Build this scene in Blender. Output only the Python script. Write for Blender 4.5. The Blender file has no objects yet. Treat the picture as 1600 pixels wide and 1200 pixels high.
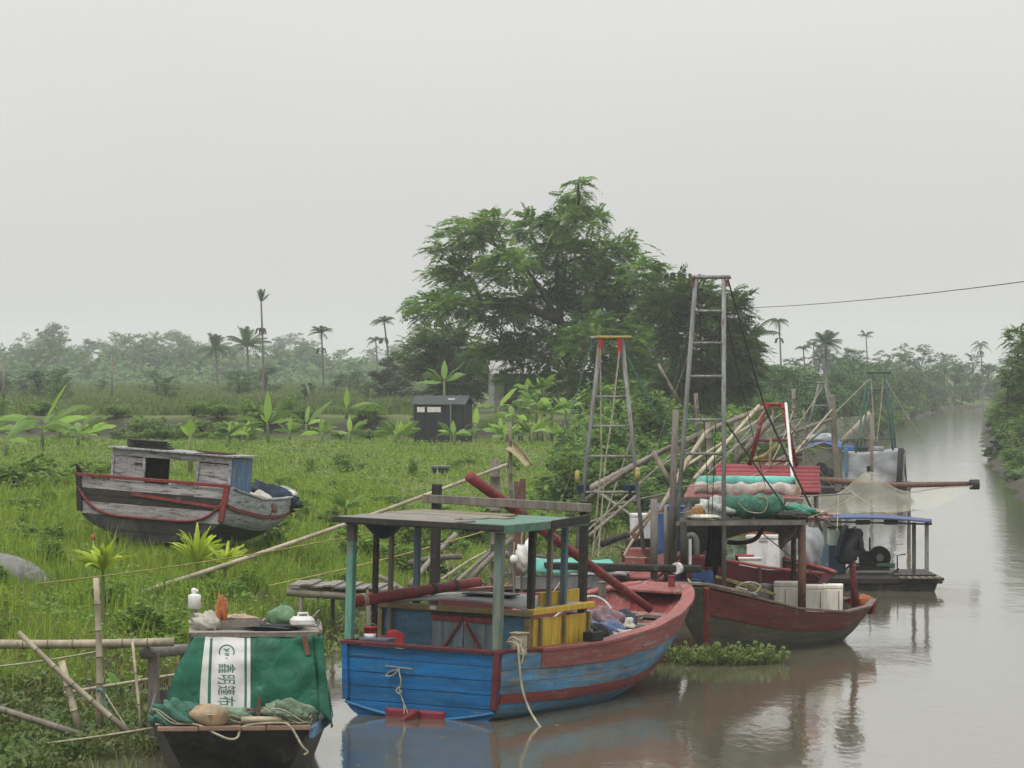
import bpy, math, random
import numpy as np
from mathutils import Vector, Matrix, Euler

# ---------------------------------------------------------------- camera, sky, sun, exposure
F, H, YH = 5500.0, 5.7, 580.0            # focal length in photo pixels, eye height, horizon row
scn = bpy.context.scene
col = scn.collection
R = math.radians
cam_d = bpy.data.cameras.new('camera')
cam = bpy.data.objects.new('camera', cam_d)
col.objects.link(cam)
cam.location = (0, 0, H)
cam.rotation_euler = (R(90), 0, 0)
cam_d.sensor_width = 36.0
cam_d.lens = F / 1600 * 36
cam_d.shift_y = -(600 - YH) / 1600
cam_d.clip_start = 1.0
cam_d.clip_end = 6000
scn.camera = cam

SUN_EL, SUN_AZ = 62.0, 215.0             # degrees; azimuth clockwise from +Y
world = bpy.data.worlds.new('World')
scn.world = world
world.use_nodes = True
wn, wl = world.node_tree.nodes, world.node_tree.links
bg = wn['Background']
sky = wn.new('ShaderNodeTexSky')
sky.sky_type = 'NISHITA'
sky.sun_disc = False
sky.sun_elevation = R(SUN_EL)
sky.sun_rotation = R(SUN_AZ)
sky.dust_density = 6.0
sky.air_density = 1.0
wmix = wn.new('ShaderNodeMix')
wmix.data_type = 'RGBA'
wmix.inputs['Factor'].default_value = 0.93          # closed cloud cover over the clear sky
# standard overcast sky: grey, growing brighter towards the zenith
wtc = wn.new('ShaderNodeTexCoord')
wsep = wn.new('ShaderNodeSeparateXYZ'); wl.new(wtc.outputs['Generated'], wsep.inputs[0])
wmr = wn.new('ShaderNodeMapRange'); wl.new(wsep.outputs['Z'], wmr.inputs['Value'])
wmr.inputs['To Min'].default_value = 6.0; wmr.inputs['To Max'].default_value = 6.0 * 3.0
wcl = wn.new('ShaderNodeVectorMath'); wcl.operation = 'SCALE'; wcl.inputs[0].default_value = (1.0, .997, .975)
wno = wn.new('ShaderNodeTexNoise'); wno.inputs['Scale'].default_value = 4.0; wno.inputs['Detail'].default_value = 5      # faint cloud texture
wmp = wn.new('ShaderNodeMapping'); wmp.inputs['Scale'].default_value = (1, 1, 3.5); wl.new(wtc.outputs['Generated'], wmp.inputs['Vector']); wl.new(wmp.outputs['Vector'], wno.inputs['Vector'])
wcm = wn.new('ShaderNodeMapRange'); wcm.inputs['To Min'].default_value = .93; wcm.inputs['To Max'].default_value = 1.07; wl.new(wno.outputs['Fac'], wcm.inputs['Value'])
wmu = wn.new('ShaderNodeMath'); wmu.operation = 'MULTIPLY'; wl.new(wmr.outputs['Result'], wmu.inputs[0]); wl.new(wcm.outputs['Result'], wmu.inputs[1])
wl.new(wmu.outputs[0], wcl.inputs['Scale'])
wl.new(wcl.outputs['Vector'], wmix.inputs['B'])
wl.new(sky.outputs['Color'], wmix.inputs['A'])
wl.new(wmix.outputs['Result'], bg.inputs['Color'])
bg.inputs['Strength'].default_value = 0.1
sun_d = bpy.data.lights.new('sun', 'SUN')
sun_d.energy = 1.5
sun_d.angle = R(14)
sun_d.color = (1.0, 0.97, 0.92)
sun = bpy.data.objects.new('sun', sun_d)
col.objects.link(sun)
_sd = Vector((math.sin(R(SUN_AZ)) * math.cos(R(SUN_EL)), math.cos(R(SUN_AZ)) * math.cos(R(SUN_EL)), math.sin(R(SUN_EL))))
sun.rotation_euler = _sd.to_track_quat('Z', 'Y').to_euler()
sun.location = _sd * 60
scn.view_settings.view_transform = 'Standard'
scn.view_settings.look = 'None'
scn.view_settings.gamma = 1.0
scn.view_settings.use_curve_mapping = False
scn.view_settings.exposure = 0.13
scn.render.engine = 'CYCLES'
scn.cycles.use_denoising = True
scn.cycles.max_bounces = 7
scn.cycles.transparent_max_bounces = 24
scn.cycles.volume_bounces = 1
scn.cycles.caustics_reflective = False
scn.cycles.caustics_refractive = False

# ---------------------------------------------------------------- helpers
rnd = random.Random(11)
nrs = np.random.RandomState(5)


def P(px, py, Y):
    """photo pixel at distance Y -> world point"""
    return Vector(((px - 800) / F * Y, Y, H - (py - YH) / F * Y))


def ppm(Y):
    return F / Y


def sstep(a, b, x):
    t = np.clip((x - a) / (b - a), 0, 1)
    return t * t * (3 - 2 * t)


def lerp(a, b, t):
    return a + (b - a) * t


def interp(x, pts):
    return float(np.interp(x, [p[0] for p in pts], [p[1] for p in pts]))


def spline(pts, n=8):
    pts = [Vector(p) for p in pts]
    out = []
    for i in range(len(pts) - 1):
        p0 = pts[max(i - 1, 0)]; p1 = pts[i]; p2 = pts[i + 1]; p3 = pts[min(i + 2, len(pts) - 1)]
        for k in range(n):
            t = k / n
            out.append(0.5 * ((2 * p1) + (p2 - p0) * t + (2 * p0 - 5 * p1 + 4 * p2 - p3) * t * t + (3 * p1 - p0 - 3 * p2 + p3) * t ** 3))
    out.append(pts[-1])
    return out


class MB:
    """collects faces of ONE piece"""
    def __init__(s):
        s.v, s.f = [], []

    def add(s, vs, fs):
        o = len(s.v)
        s.v += [tuple(v) for v in vs]
        s.f += [tuple(i + o for i in f) for f in fs]
        return s

    def box(s, c, size, rot=None, taper=1.0):
        hx, hy, hz = size[0] / 2, size[1] / 2, size[2] / 2
        vs = []
        for z in (-1, 1):
            k = taper if z > 0 else 1.0
            for x, y in ((-1, -1), (1, -1), (1, 1), (-1, 1)):
                vs.append(Vector((x * hx * k, y * hy * k, z * hz)))
        if rot is not None:
            m = Euler(rot).to_matrix() if not isinstance(rot, Matrix) else rot
            vs = [m @ v for v in vs]
        c = Vector(c)
        return s.add([v + c for v in vs], [(3, 2, 1, 0), (4, 5, 6, 7), (0, 1, 5, 4), (1, 2, 6, 5), (2, 3, 7, 6), (3, 0, 4, 7)])

    def bar(s, a, b, w, h=None, up=(0, 0, 1)):
        """rectangular beam from a to b"""
        a, b = Vector(a), Vector(b)
        h = w if h is None else h
        d = (b - a).normalized()
        u = Vector(up)
        if abs(d.dot(u)) > 0.97:
            u = Vector((1, 0, 0))
        sx = d.cross(u).normalized()
        sz = sx.cross(d)
        vs = []
        for p in (a, b):
            for i, j in ((-1, -1), (1, -1), (1, 1), (-1, 1)):
                vs.append(p + sx * (i * w / 2) + sz * (j * h / 2))
        return s.add(vs, [(3, 2, 1, 0), (4, 5, 6, 7), (0, 1, 5, 4), (1, 2, 6, 5), (2, 3, 7, 6), (3, 0, 4, 7)])

    def tube(s, pts, r, seg=7, caps=True):
        pts = [Vector(p) for p in pts]
        n = len(pts)
        rr = [r] * n if not hasattr(r, '__len__') else list(r)
        ref = None
        vs = []
        for i, p in enumerate(pts):
            d = (pts[min(i + 1, n - 1)] - pts[max(i - 1, 0)])
            d = d.normalized() if d.length > 1e-9 else Vector((0, 0, 1))
            if ref is None:
                ref = Vector((0, 0, 1)) if abs(d.z) < 0.9 else Vector((1, 0, 0))
            x = d.cross(ref)
            if x.length < 1e-6:
                x = d.cross(Vector((0, 1, 0)))
            x.normalize()
            y = x.cross(d).normalized()
            ref = y
            for k in range(seg):
                a = 2 * math.pi * k / seg
                vs.append(p + (x * math.cos(a) + y * math.sin(a)) * rr[i])
        fs = []
        for i in range(n - 1):
            for k in range(seg):
                k2 = (k + 1) % seg
                fs.append((i * seg + k, i * seg + k2, (i + 1) * seg + k2, (i + 1) * seg + k))
        if caps:
            fs.append(tuple(range(seg - 1, -1, -1)))
            fs.append(tuple((n - 1) * seg + k for k in range(seg)))
        return s.add(vs, fs)

    def loft(s, rings, closed=True, caps=True):
        n = len(rings[0])
        vs = [p for r in rings for p in r]
        fs = []
        m = n if closed else n - 1
        for i in range(len(rings) - 1):
            for k in range(m):
                k2 = (k + 1) % n
                fs.append((i * n + k, i * n + k2, (i + 1) * n + k2, (i + 1) * n + k))
        if caps and closed:
            fs.append(tuple(range(n - 1, -1, -1)))
            fs.append(tuple((len(rings) - 1) * n + k for k in range(n)))
        return s.add(vs, fs)

    def sheet(s, fn, nu, nv, thick=0.0):
        """fn(u,v) -> point; optional thickness along the local normal"""
        g = [[Vector(fn(i / nu, j / nv)) for j in range(nv + 1)] for i in range(nu + 1)]
        vs = [p for r in g for p in r]
        w = nv + 1
        fs = [(i * w + j, (i + 1) * w + j, (i + 1) * w + j + 1, i * w + j + 1) for i in range(nu) for j in range(nv)]
        if thick:
            nn = []
            for i in range(nu + 1):
                for j in range(w):
                    a = g[min(i + 1, nu)][j] - g[max(i - 1, 0)][j]
                    b = g[i][min(j + 1, nv)] - g[i][max(j - 1, 0)]
                    c = a.cross(b)
                    nn.append(c.normalized() if c.length > 1e-9 else Vector((0, 0, 1)))
            o = len(vs)
            vs = vs + [p - q * thick for p, q in zip(vs, nn)]
            fs = fs + [tuple(i + o for i in reversed(f)) for f in fs]
            e = []
            for i in range(nu):
                e.append((i * w, (i + 1) * w)); e.append(((i + 1) * w + nv, i * w + nv))
            for j in range(nv):
                e.append((j + 1, j)); e.append((nu * w + j, nu * w + j + 1))
            fs += [(b, a, a + o, b + o) for a, b in e]
        return s.add(vs, fs)

    def blob(s, c, rad, seed=0, rough=0.2, nu=12, nv=8, freq=2.0):
        """lumpy rounded mass"""
        rg = random.Random(seed)
        ph = [(rg.uniform(0, 6.28), rg.uniform(.6, 1.6) * freq, rg.uniform(0, 6.28), rg.uniform(.6, 1.6) * freq) for _ in range(5)]
        c = Vector(c)
        vs = []
        for j in range(nv + 1):
            th = math.pi * j / nv
            for i in range(nu):
                a = 2 * math.pi * i / nu
                n = Vector((math.sin(th) * math.cos(a), math.sin(th) * math.sin(a), math.cos(th)))
                k = 1 + rough * sum(math.sin(p + f * n.x * 2 + f2 * n.z * 2) * math.cos(p2 + f2 * n.y * 2) for p, f, p2, f2 in ph) / 2.2
                vs.append(c + Vector((n.x * rad[0], n.y * rad[1], n.z * rad[2])) * k)
        fs = [(j * nu + i, (j + 1) * nu + i, (j + 1) * nu + (i + 1) % nu, j * nu + (i + 1) % nu) for j in range(nv) for i in range(nu)]
        return s.add(vs, fs)

    def build(s, name, mat, parent=None, smooth=False, bevel=0.0, loc=None, sub=0):
        me = bpy.data.meshes.new(name)
        vs = s.v
        if loc is not None:
            L = Vector(loc)
            vs = [tuple(Vector(v) - L) for v in vs]
        me.from_pydata(vs, [], s.f)
        me.materials.append(mat)
        if smooth:
            me.polygons.foreach_set('use_smooth', [True] * len(me.polygons))
        me.update()
        o = bpy.data.objects.new(name, me)
        if loc is not None:
            o.location = loc
        col.objects.link(o)
        if parent is not None:
            o.parent = parent
        if bevel:
            m = o.modifiers.new('bevel', 'BEVEL'); m.width = bevel; m.segments = 1; m.limit_method = 'ANGLE'
        if sub:
            m = o.modifiers.new('subd', 'SUBSURF'); m.levels = sub; m.render_levels = sub
        return o


def tag(o, label, cat=None, group=None, kind=None):
    o['label'] = label
    if cat: o['category'] = cat
    if group: o['group'] = group
    if kind: o['kind'] = kind
    return o


def thing(name, label, cat, loc=(0, 0, 0), rot=(0, 0, 0), group=None):
    o = bpy.data.objects.new(name, None)
    o.empty_display_size = 0.3
    col.objects.link(o)
    o.location = loc
    o.rotation_euler = rot
    tag(o, label, cat, group)
    return o


def inv(o):
    return (Matrix.Translation(o.location) @ o.rotation_euler.to_matrix().to_4x4()).inverted()


def copy_tree(o, parent=None):
    c = o.copy(); col.objects.link(c); c.parent = parent
    for ch in list(o.children):
        copy_tree(ch, c)
    return c


def fast_mesh(name, V, T):
    """V (n,3) float, T (m,k) int, all faces with k corners"""
    me = bpy.data.meshes.new(name)
    V = np.asarray(V, np.float32); T = np.asarray(T, np.int32)
    m, k = T.shape
    me.vertices.add(len(V)); me.vertices.foreach_set('co', V.ravel())
    me.loops.add(m * k); me.loops.foreach_set('vertex_index', T.ravel())
    me.polygons.add(m)
    me.polygons.foreach_set('loop_start', np.arange(0, m * k, k, dtype=np.int32))
    me.polygons.foreach_set('loop_total', np.full(m, k, np.int32))
    me.update(calc_edges=True)
    return me


# ---------------------------------------------------------------- materials
MATS = {}


def nodes_of(name):
    m = bpy.data.materials.new(name)
    m.use_nodes = True
    nt = m.node_tree
    return m, nt.nodes, nt.links, nt.nodes['Principled BSDF']


def rgba(c):
    return (c[0], c[1], c[2], 1)


def tex_coord(n, l, stretch=(1, 1, 1), kind='Object'):
    tc = n.new('ShaderNodeTexCoord')
    mp = n.new('ShaderNodeMapping')
    mp.inputs['Scale'].default_value = stretch
    l.new(tc.outputs[kind], mp.inputs['Vector'])
    return mp.outputs['Vector']


def noise_n(n, l, vec, scale, detail=6, rough=0.6, dist=0.0):
    t = n.new('ShaderNodeTexNoise')
    t.inputs['Scale'].default_value = scale
    t.inputs['Detail'].default_value = detail
    t.inputs['Roughness'].default_value = rough
    t.inputs['Distortion'].default_value = dist
    l.new(vec, t.inputs['Vector'])
    return t.outputs['Fac']


def ramp_n(n, l, fac, a, b):
    r = n.new('ShaderNodeMapRange')
    r.inputs['From Min'].default_value = a
    r.inputs['From Max'].default_value = b
    l.new(fac, r.inputs['Value'])
    return r.outputs['Result']


def mix_n(n, l, fac, a, b, mode='MIX'):
    m = n.new('ShaderNodeMix')
    m.data_type = 'RGBA'
    m.blend_type = mode
    for sock, val in (('Factor', fac), ('A', a), ('B', b)):
        if hasattr(val, 'node'):
            l.new(val, m.inputs[sock])
        elif sock == 'Factor':
            m.inputs[sock].default_value = val
        else:
            m.inputs[sock].default_value = rgba(val)
    return m.outputs['Result']


def paint(name, c, wear=(0.22, 0.19, 0.16), amount=0.3, scale=3.0, stretch=(1, 1, 1), rough=0.55, bump=0.25, vary=0.35, edge=0.05, dirt=(0.05, 0.045, 0.035), dirt_amt=0.35, streak=.45):
    """painted or bare timber / metal: patchy tone, worn spots, grime, grain relief"""
    if name in MATS:
        return MATS[name]
    c, wear, dirt = (tuple(x * .88 for x in q) for q in (c, wear, dirt))
    m, n, l, b = nodes_of(name)
    vec = tex_coord(n, l, stretch)
    big = noise_n(n, l, vec, scale * 0.5, 4)
    fine = noise_n(n, l, vec, scale * 4, 8, 0.7)
    oi = n.new('ShaderNodeObjectInfo')
    c0 = mix_n(n, l, ramp_n(n, l, big, 0.3, 0.7), tuple(x * (1 - vary) for x in c), tuple(min(1, x * (1 + vary * 0.7)) for x in c))
    hs = n.new('ShaderNodeHueSaturation')
    l.new(c0, hs.inputs['Color'])
    mr = n.new('ShaderNodeMapRange')
    mr.inputs['To Min'].default_value = 0.86; mr.inputs['To Max'].default_value = 1.12
    l.new(oi.outputs['Random'], mr.inputs['Value'])
    l.new(mr.outputs['Result'], hs.inputs['Value'])
    wearn = noise_n(n, l, vec, scale * 1.3, 10, 0.74, .3)
    th = 0.5 + (0.45 - amount) * 0.42
    c1 = mix_n(n, l, ramp_n(n, l, wearn, th, th + edge), hs.outputs['Color'], wear)
    dn = noise_n(n, l, vec, scale * 0.9, 7, 0.65, 0.6)
    df = n.new('ShaderNodeMath'); df.operation = 'MULTIPLY'; df.inputs[1].default_value = dirt_amt
    l.new(ramp_n(n, l, dn, 0.44, 0.64), df.inputs[0])
    c2 = mix_n(n, l, df.outputs[0], c1, dirt)
    # rain streaks and fine scuffs
    sv = tex_coord(n, l, (9, 9, .8))
    sn = noise_n(n, l, sv, 1.3, 5, .65)
    sf = n.new('ShaderNodeMath'); sf.operation = 'MULTIPLY'; sf.inputs[1].default_value = streak
    l.new(ramp_n(n, l, sn, .5, .72), sf.inputs[0])
    c3 = mix_n(n, l, sf.outputs[0], c2, tuple(x * .42 for x in c))
    pf = n.new('ShaderNodeMath'); pf.operation = 'MULTIPLY'; pf.inputs[1].default_value = streak * .8
    l.new(ramp_n(n, l, fine, .56, .7), pf.inputs[0])
    c3 = mix_n(n, l, pf.outputs[0], c3, tuple(x * .75 + .04 for x in wear))
    l.new(c3, b.inputs['Base Color'])
    rr = n.new('ShaderNodeMapRange'); rr.inputs['To Min'].default_value = max(.2, rough - .15); rr.inputs['To Max'].default_value = min(1, rough + .3)
    l.new(big, rr.inputs['Value']); l.new(rr.outputs['Result'], b.inputs['Roughness'])
    if bump:
        bp = n.new('ShaderNodeBump'); bp.inputs['Strength'].default_value = bump; bp.inputs['Distance'].default_value = 0.02
        l.new(fine, bp.inputs['Height'])
        l.new(bp.outputs['Normal'], b.inputs['Normal'])
    b.inputs['Specular IOR Level'].default_value = .25
    MATS[name] = m
    return m


def leafmat(name, c1, c2, c3=None, trans=0.35, patch=0.15, patch_scale=0.2, rough=0.5, dark=None):
    """foliage: each leaf its own tone between c1 and c2, drifts to c3 in patches"""
    if name in MATS:
        return MATS[name]
    m, n, l, b = nodes_of(name)
    ge = n.new('ShaderNodeNewGeometry')
    cc = mix_n(n, l, ge.outputs['Random Per Island'], c1, c2)
    if c3:
        nz = noise_n(n, l, ge.outputs['Position'], patch_scale, 4)
        cc = mix_n(n, l, ramp_n(n, l, nz, 0.5 - patch, 0.5 + patch * 1.6), cc, c3)
    if dark:
        nd = noise_n(n, l, ge.outputs['Position'], .7, 5, .65)
        cc = mix_n(n, l, ramp_n(n, l, nd, .5, .66), cc, dark)
    oi = n.new('ShaderNodeObjectInfo')
    hs = n.new('ShaderNodeHueSaturation')
    mr = n.new('ShaderNodeMapRange'); mr.inputs['To Min'].default_value = 0.8; mr.inputs['To Max'].default_value = 1.2
    l.new(oi.outputs['Random'], mr.inputs['Value'])
    l.new(mr.outputs['Result'], hs.inputs['Value'])
    l.new(cc, hs.inputs['Color'])
    l.new(hs.outputs['Color'], b.inputs['Base Color'])
    b.inputs['Roughness'].default_value = rough
    b.inputs['Specular IOR Level'].default_value = .18
    tr = n.new('ShaderNodeBsdfTranslucent')
    l.new(hs.outputs['Color'], tr.inputs['Color'])
    ms = n.new('ShaderNodeMixShader')
    ms.inputs[0].default_value = trans
    l.new(b.outputs[0], ms.inputs[1]); l.new(tr.outputs[0], ms.inputs[2])
    l.new(ms.outputs[0], n['Material Output'].inputs['Surface'])
    MATS[name] = m
    return m


def netmat(name, c, alpha, scale=1.5):
    if name in MATS:
        return MATS[name]
    m, n, l, b = nodes_of(name)
    vec = tex_coord(n, l)
    nz = noise_n(n, l, vec, scale, 6, 0.7)
    l.new(mix_n(n, l, nz, tuple(x * .7 for x in c), tuple(min(1, x * 1.3) for x in c)), b.inputs['Base Color'])
    b.inputs['Roughness'].default_value = 0.8
    tr = n.new('ShaderNodeBsdfTransparent')
    ms = n.new('ShaderNodeMixShader')
    fr = n.new('ShaderNodeMapRange'); fr.inputs['From Min'].default_value = .3; fr.inputs['From Max'].default_value = .7
    fr.inputs['To Min'].default_value = alpha * .75; fr.inputs['To Max'].default_value = alpha * 1.25
    l.new(nz, fr.inputs['Value'])
    l.new(fr.outputs['Result'], ms.inputs[0])
    l.new(tr.outputs[0], ms.inputs[1]); l.new(b.outputs[0], ms.inputs[2])
    l.new(ms.outputs[0], n['Material Output'].inputs['Surface'])
    MATS[name] = m
    return m


ALONG = (0.35, 3, 3)
M_blue = paint('blue_paint', (0.003, 0.135, 0.36), (0.10, 0.17, 0.22), 0.27, 3, (1, .3, 3), vary=.45, dirt_amt=.5, streak=.4, dirt=(.012, .035, .06))
M_bluel = paint('pale_blue_paint', (0.085, 0.26, 0.45), (0.2, 0.21, 0.2), 0.42, 3, ALONG, vary=.45, dirt_amt=.65)
M_red = paint('red_paint', (0.22, 0.032, 0.032), (0.26, 0.2, 0.18), 0.24, 3.2, ALONG, vary=.3)
M_pink = paint('faded_red_paint', (0.285, 0.075, 0.07), (0.28, 0.2, 0.175), 0.34, 3, ALONG, vary=.3)
M_maroon = paint('maroon_paint', (0.105, 0.014, 0.02), (0.2, 0.13, 0.11), 0.16, 3, ALONG)
M_yellow = paint('yellow_paint', (0.58, 0.39, 0.035), (0.3, 0.22, 0.09), 0.16, 4, (3, 3, .6), vary=.2, dirt_amt=.3, streak=.3)
M_olive = paint('olive_trim_paint', (0.2, 0.155, 0.055), (0.2, 0.17, 0.13), 0.35, 4, (3, .5, 3))
M_green = paint('green_paint', (0.085, 0.2, 0.15), (0.22, 0.23, 0.2), 0.36, 4, (3, .5, 3), dirt_amt=.3)
M_teal = paint('teal_post_paint', (0.11, 0.31, 0.235), (0.22, 0.22, 0.19), 0.33, 4, (3, 3, .4))
M_wood = paint('grey_wood', (0.2, 0.175, 0.15), (0.11, 0.09, 0.075), 0.35, 3, (3, 3, .5), vary=.4)
M_woodx = paint('grey_plank_wood', (0.24, 0.215, 0.185), (0.12, 0.1, 0.085), 0.35, 4, (4, .4, 4), vary=.4)
M_joint = paint('bamboo_joint', (0.16, 0.13, 0.09), (0.1, 0.08, 0.06), 0.3, 8)
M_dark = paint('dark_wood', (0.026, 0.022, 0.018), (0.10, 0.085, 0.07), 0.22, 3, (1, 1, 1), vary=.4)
M_bamboo = paint('dry_bamboo', (0.46, 0.40, 0.29), (0.22, 0.18, 0.13), 0.3, 3, (1, 1, 1), vary=.3, rough=.45)
M_bamg = paint('grey_bamboo', (0.23, 0.205, 0.165), (0.16, 0.14, 0.11), 0.35, 3, (1, 1, 1), vary=.35)
M_rope = paint('pale_rope', (0.42, 0.38, 0.27), (0.3, 0.25, 0.18), 0.3, 12, rough=.9)
M_ropey = paint('yellow_rope', (0.42, 0.36, 0.12), (0.3, 0.25, 0.15), 0.3, 12, rough=.9)
M_roped = paint('dark_rope', (0.06, 0.06, 0.055), (0.12, 0.11, 0.1), 0.3, 12, rough=.9)
M_ropeg = paint('green_rope', (0.10, 0.24, 0.19), (0.2, 0.22, 0.18), 0.3, 12, rough=.9)
M_steel = paint('grey_pipe', (0.26, 0.27, 0.265), (0.18, 0.09, 0.05), 0.32, 5, (3, 3, .6), rough=.5)
M_rust = paint('rusty_pipe', (0.17, 0.085, 0.06), (0.28, 0.25, 0.23), 0.3, 5, (3, 3, .6))
M_white = paint('white_plastic', (0.76, 0.76, 0.74), (0.6, 0.55, 0.47), 0.08, 3, vary=.08, dirt=(.3, .25, .18), dirt_amt=.35, bump=.08)
M_foam = paint('dirty_foam', (0.8, 0.77, 0.69), (0.6, 0.46, 0.27), 0.1, 4, (2, 2, .7), vary=.06, dirt=(.45, .33, .18), dirt_amt=.3, streak=.12)
M_cyan = paint('turquoise_plastic', (0.16, 0.52, 0.44), (0.5, 0.6, 0.55), 0.2, 4, vary=.2, bump=.1)
M_gtarp = paint('green_tarp', (0.008, 0.115, 0.068), (0.04, 0.18, 0.12), 0.25, 2.0, vary=.25, dirt_amt=.2, bump=.12, streak=.25)
nn = M_gtarp.node_tree; _b = nn.nodes['Principled BSDF']
_v = tex_coord(nn.nodes, nn.links, (2.2, 1, 1.2)); _f = noise_n(nn.nodes, nn.links, _v, 1.6, 4, .5, 1.2)
_bp = nn.nodes.new('ShaderNodeBump'); _bp.inputs['Strength'].default_value = .55; _bp.inputs['Distance'].default_value = .12      # folds of the loose cloth
nn.links.new(_f, _bp.inputs['Height']); nn.links.new(_bp.outputs['Normal'], _b.inputs['Normal'])
M_wtarp = paint('white_tarp_print', (0.64, 0.64, 0.62), (0.5, 0.5, 0.46), 0.2, 4, vary=.08, dirt_amt=.15, bump=.1, streak=.15)
M_print = paint('green_print', (0.035, 0.15, 0.11), (0.12, 0.25, 0.2), 0.2, 8, vary=.2, bump=0)
M_gnet = paint('green_net_bundle', (0.06, 0.2, 0.14), (0.16, 0.3, 0.23), 0.45, 9, (1, 1, 1), vary=.5, edge=.2, bump=.8, rough=.9)
M_pnet = paint('pale_green_net_bundle', (0.2, 0.3, 0.2), (0.36, 0.42, 0.3), 0.45, 9, vary=.5, edge=.2, bump=.8, rough=.9)
M_hullk = paint('black_hull', (0.02, 0.02, 0.022), (0.06, 0.055, 0.05), 0.3, 2, vary=.4, dirt=(.1, .09, .07), dirt_amt=.4)
M_hullg = paint('algae_hull', (0.10, 0.10, 0.075), (0.16, 0.14, 0.11), 0.3, 2.5, ALONG, vary=.4, dirt=(.04, .05, .03), dirt_amt=.5)
M_grey = paint('grey_sheet', (0.30, 0.31, 0.31), (0.2, 0.2, 0.19), 0.3, 2, vary=.2)
M_bplank = paint('weathered_blue_white', (0.36, 0.385, 0.395), (0.12, 0.11, 0.10), 0.38, 3.5, (.5, 3, 3), vary=.15, dirt=(.12, .1, .085), dirt_amt=.6)
M_bpl2 = paint('weathered_white', (0.38, 0.365, 0.37), (0.13, 0.11, 0.10), 0.38, 3.5, (3, .5, 3), vary=.15, dirt=(.12, .1, .09), dirt_amt=.6)
M_door = paint('door_grey_blue', (0.17, 0.235, 0.265), (0.2, 0.2, 0.19), 0.3, 4, (3, 3, .5), vary=.3)
M_cabin = paint('cabin_blue', (0.065, 0.175, 0.27), (0.17, 0.2, 0.22), 0.25, 3, (2, .7, 2), vary=.4)
M_bluev = paint('bright_blue', (0.06, 0.18, 0.44), (0.3, 0.35, 0.4), 0.15, 4)
M_navy = paint('dark_blue_plastic', (0.012, 0.03, 0.06), (0.04, 0.06, 0.08), 0.2, 4)
M_sredroof = paint('red_sheet', (0.31, 0.055, 0.065), (0.36, 0.2, 0.19), 0.2, 3, (.6, 3, 3), vary=.2, dirt_amt=.2)
M_bright = paint('bright_red', (0.5, 0.04, 0.04), (0.4, 0.15, 0.13), 0.15, 5, vary=.2, bump=.1)
M_gtar = paint('grey_tarp', (0.40, 0.42, 0.44), (0.3, 0.31, 0.32), 0.3, 1.5, vary=.2, bump=.15)
M_black = paint('black_iron', (0.012, 0.012, 0.012), (0.05, 0.04, 0.032), 0.25, 5)
M_cream = paint('cream_sack', (0.62, 0.54, 0.32), (0.5, 0.44, 0.3), 0.3, 4, vary=.15)
M_cloth1 = paint('dark_cloth', (0.018, 0.02, 0.028), (0.035, 0.035, 0.04), 0.3, 5, bump=.5)
M_cloth2 = paint('blue_cloth', (0.16, 0.24, 0.42), (0.25, 0.32, 0.45), 0.3, 6, bump=.5)
M_cloth3 = paint('pale_cloth', (0.6, 0.58, 0.5), (0.5, 0.46, 0.36), 0.3, 5, bump=.4)
M_cloth4 = paint('mauve_cloth', (0.27, 0.17, 0.2), (0.35, 0.25, 0.25), 0.3, 6, bump=.5)
M_stone = paint('grey_concrete', (0.24, 0.24, 0.225), (0.14, 0.14, 0.12), 0.4, 2.5, vary=.3)
M_bark = paint('bark', (0.05, 0.04, 0.03), (0.10, 0.085, 0.07), 0.4, 3, (3, 3, .7), vary=.4, bump=.6)
M_palm = paint('palm_trunk', (0.19, 0.175, 0.15), (0.1, 0.09, 0.075), 0.4, 3, (1, 1, 4), vary=.3)
M_shed = paint('dark_shed_sheet', (0.012, 0.015, 0.02), (0.03, 0.034, 0.04), 0.25, 1.5, (3, 3, .4))
M_orange = paint('orange_plastic', (0.55, 0.17, 0.06), (0.6, 0.4, 0.25), 0.3, 6)
M_stem = leafmat('banana_stem', (0.09, 0.13, 0.035), (0.14, 0.16, 0.055), trans=.05)
L_ban = leafmat('banana_leaf', (0.08, 0.19, 0.03), (0.2, 0.31, 0.06), trans=.35, rough=.4)
L_ban2 = leafmat('young_banana_leaf', (0.17, 0.32, 0.04), (0.27, 0.41, 0.06), trans=.4, rough=.4)
L_lime = leafmat('lime_leaf', (0.26, 0.38, 0.03), (0.46, 0.54, 0.06), trans=.4)
L_tree = leafmat('tree_leaf', (0.055, 0.125, 0.022), (0.14, 0.25, 0.045), (0.2, 0.32, 0.06), trans=.4, patch=.10, patch_scale=.5, dark=(.022, .055, .012))
L_tree2 = leafmat('dark_tree_leaf', (0.045, 0.10, 0.024), (0.11, 0.19, 0.045), (0.15, 0.23, 0.055), trans=.38, patch_scale=.5, dark=(.02, .045, .012))
L_far = leafmat('far_leaf', (0.03, 0.075, 0.022), (0.075, 0.15, 0.04), (0.10, 0.18, 0.045), trans=.3, patch_scale=.15)
L_bush = leafmat('bush_leaf', (0.06, 0.14, 0.018), (0.15, 0.275, 0.035), (0.2, 0.3, 0.045), trans=.35, patch_scale=.5)
L_grass = leafmat('grass_blade', (0.085, 0.165, 0.018), (0.22, 0.35, 0.038), (0.29, 0.385, 0.055), trans=.35, patch=.2, patch_scale=.22, dark=(.035, .075, .012))
L_field = leafmat('field_blade', (0.055, 0.09, 0.025), (0.12, 0.17, 0.045), (0.15, 0.19, 0.06), trans=.3, patch_scale=.06, dark=(.035, .06, .022))
L_dry = leafmat('dry_stalk', (0.16, 0.135, 0.07), (0.28, 0.24, 0.14), trans=.2)
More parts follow.
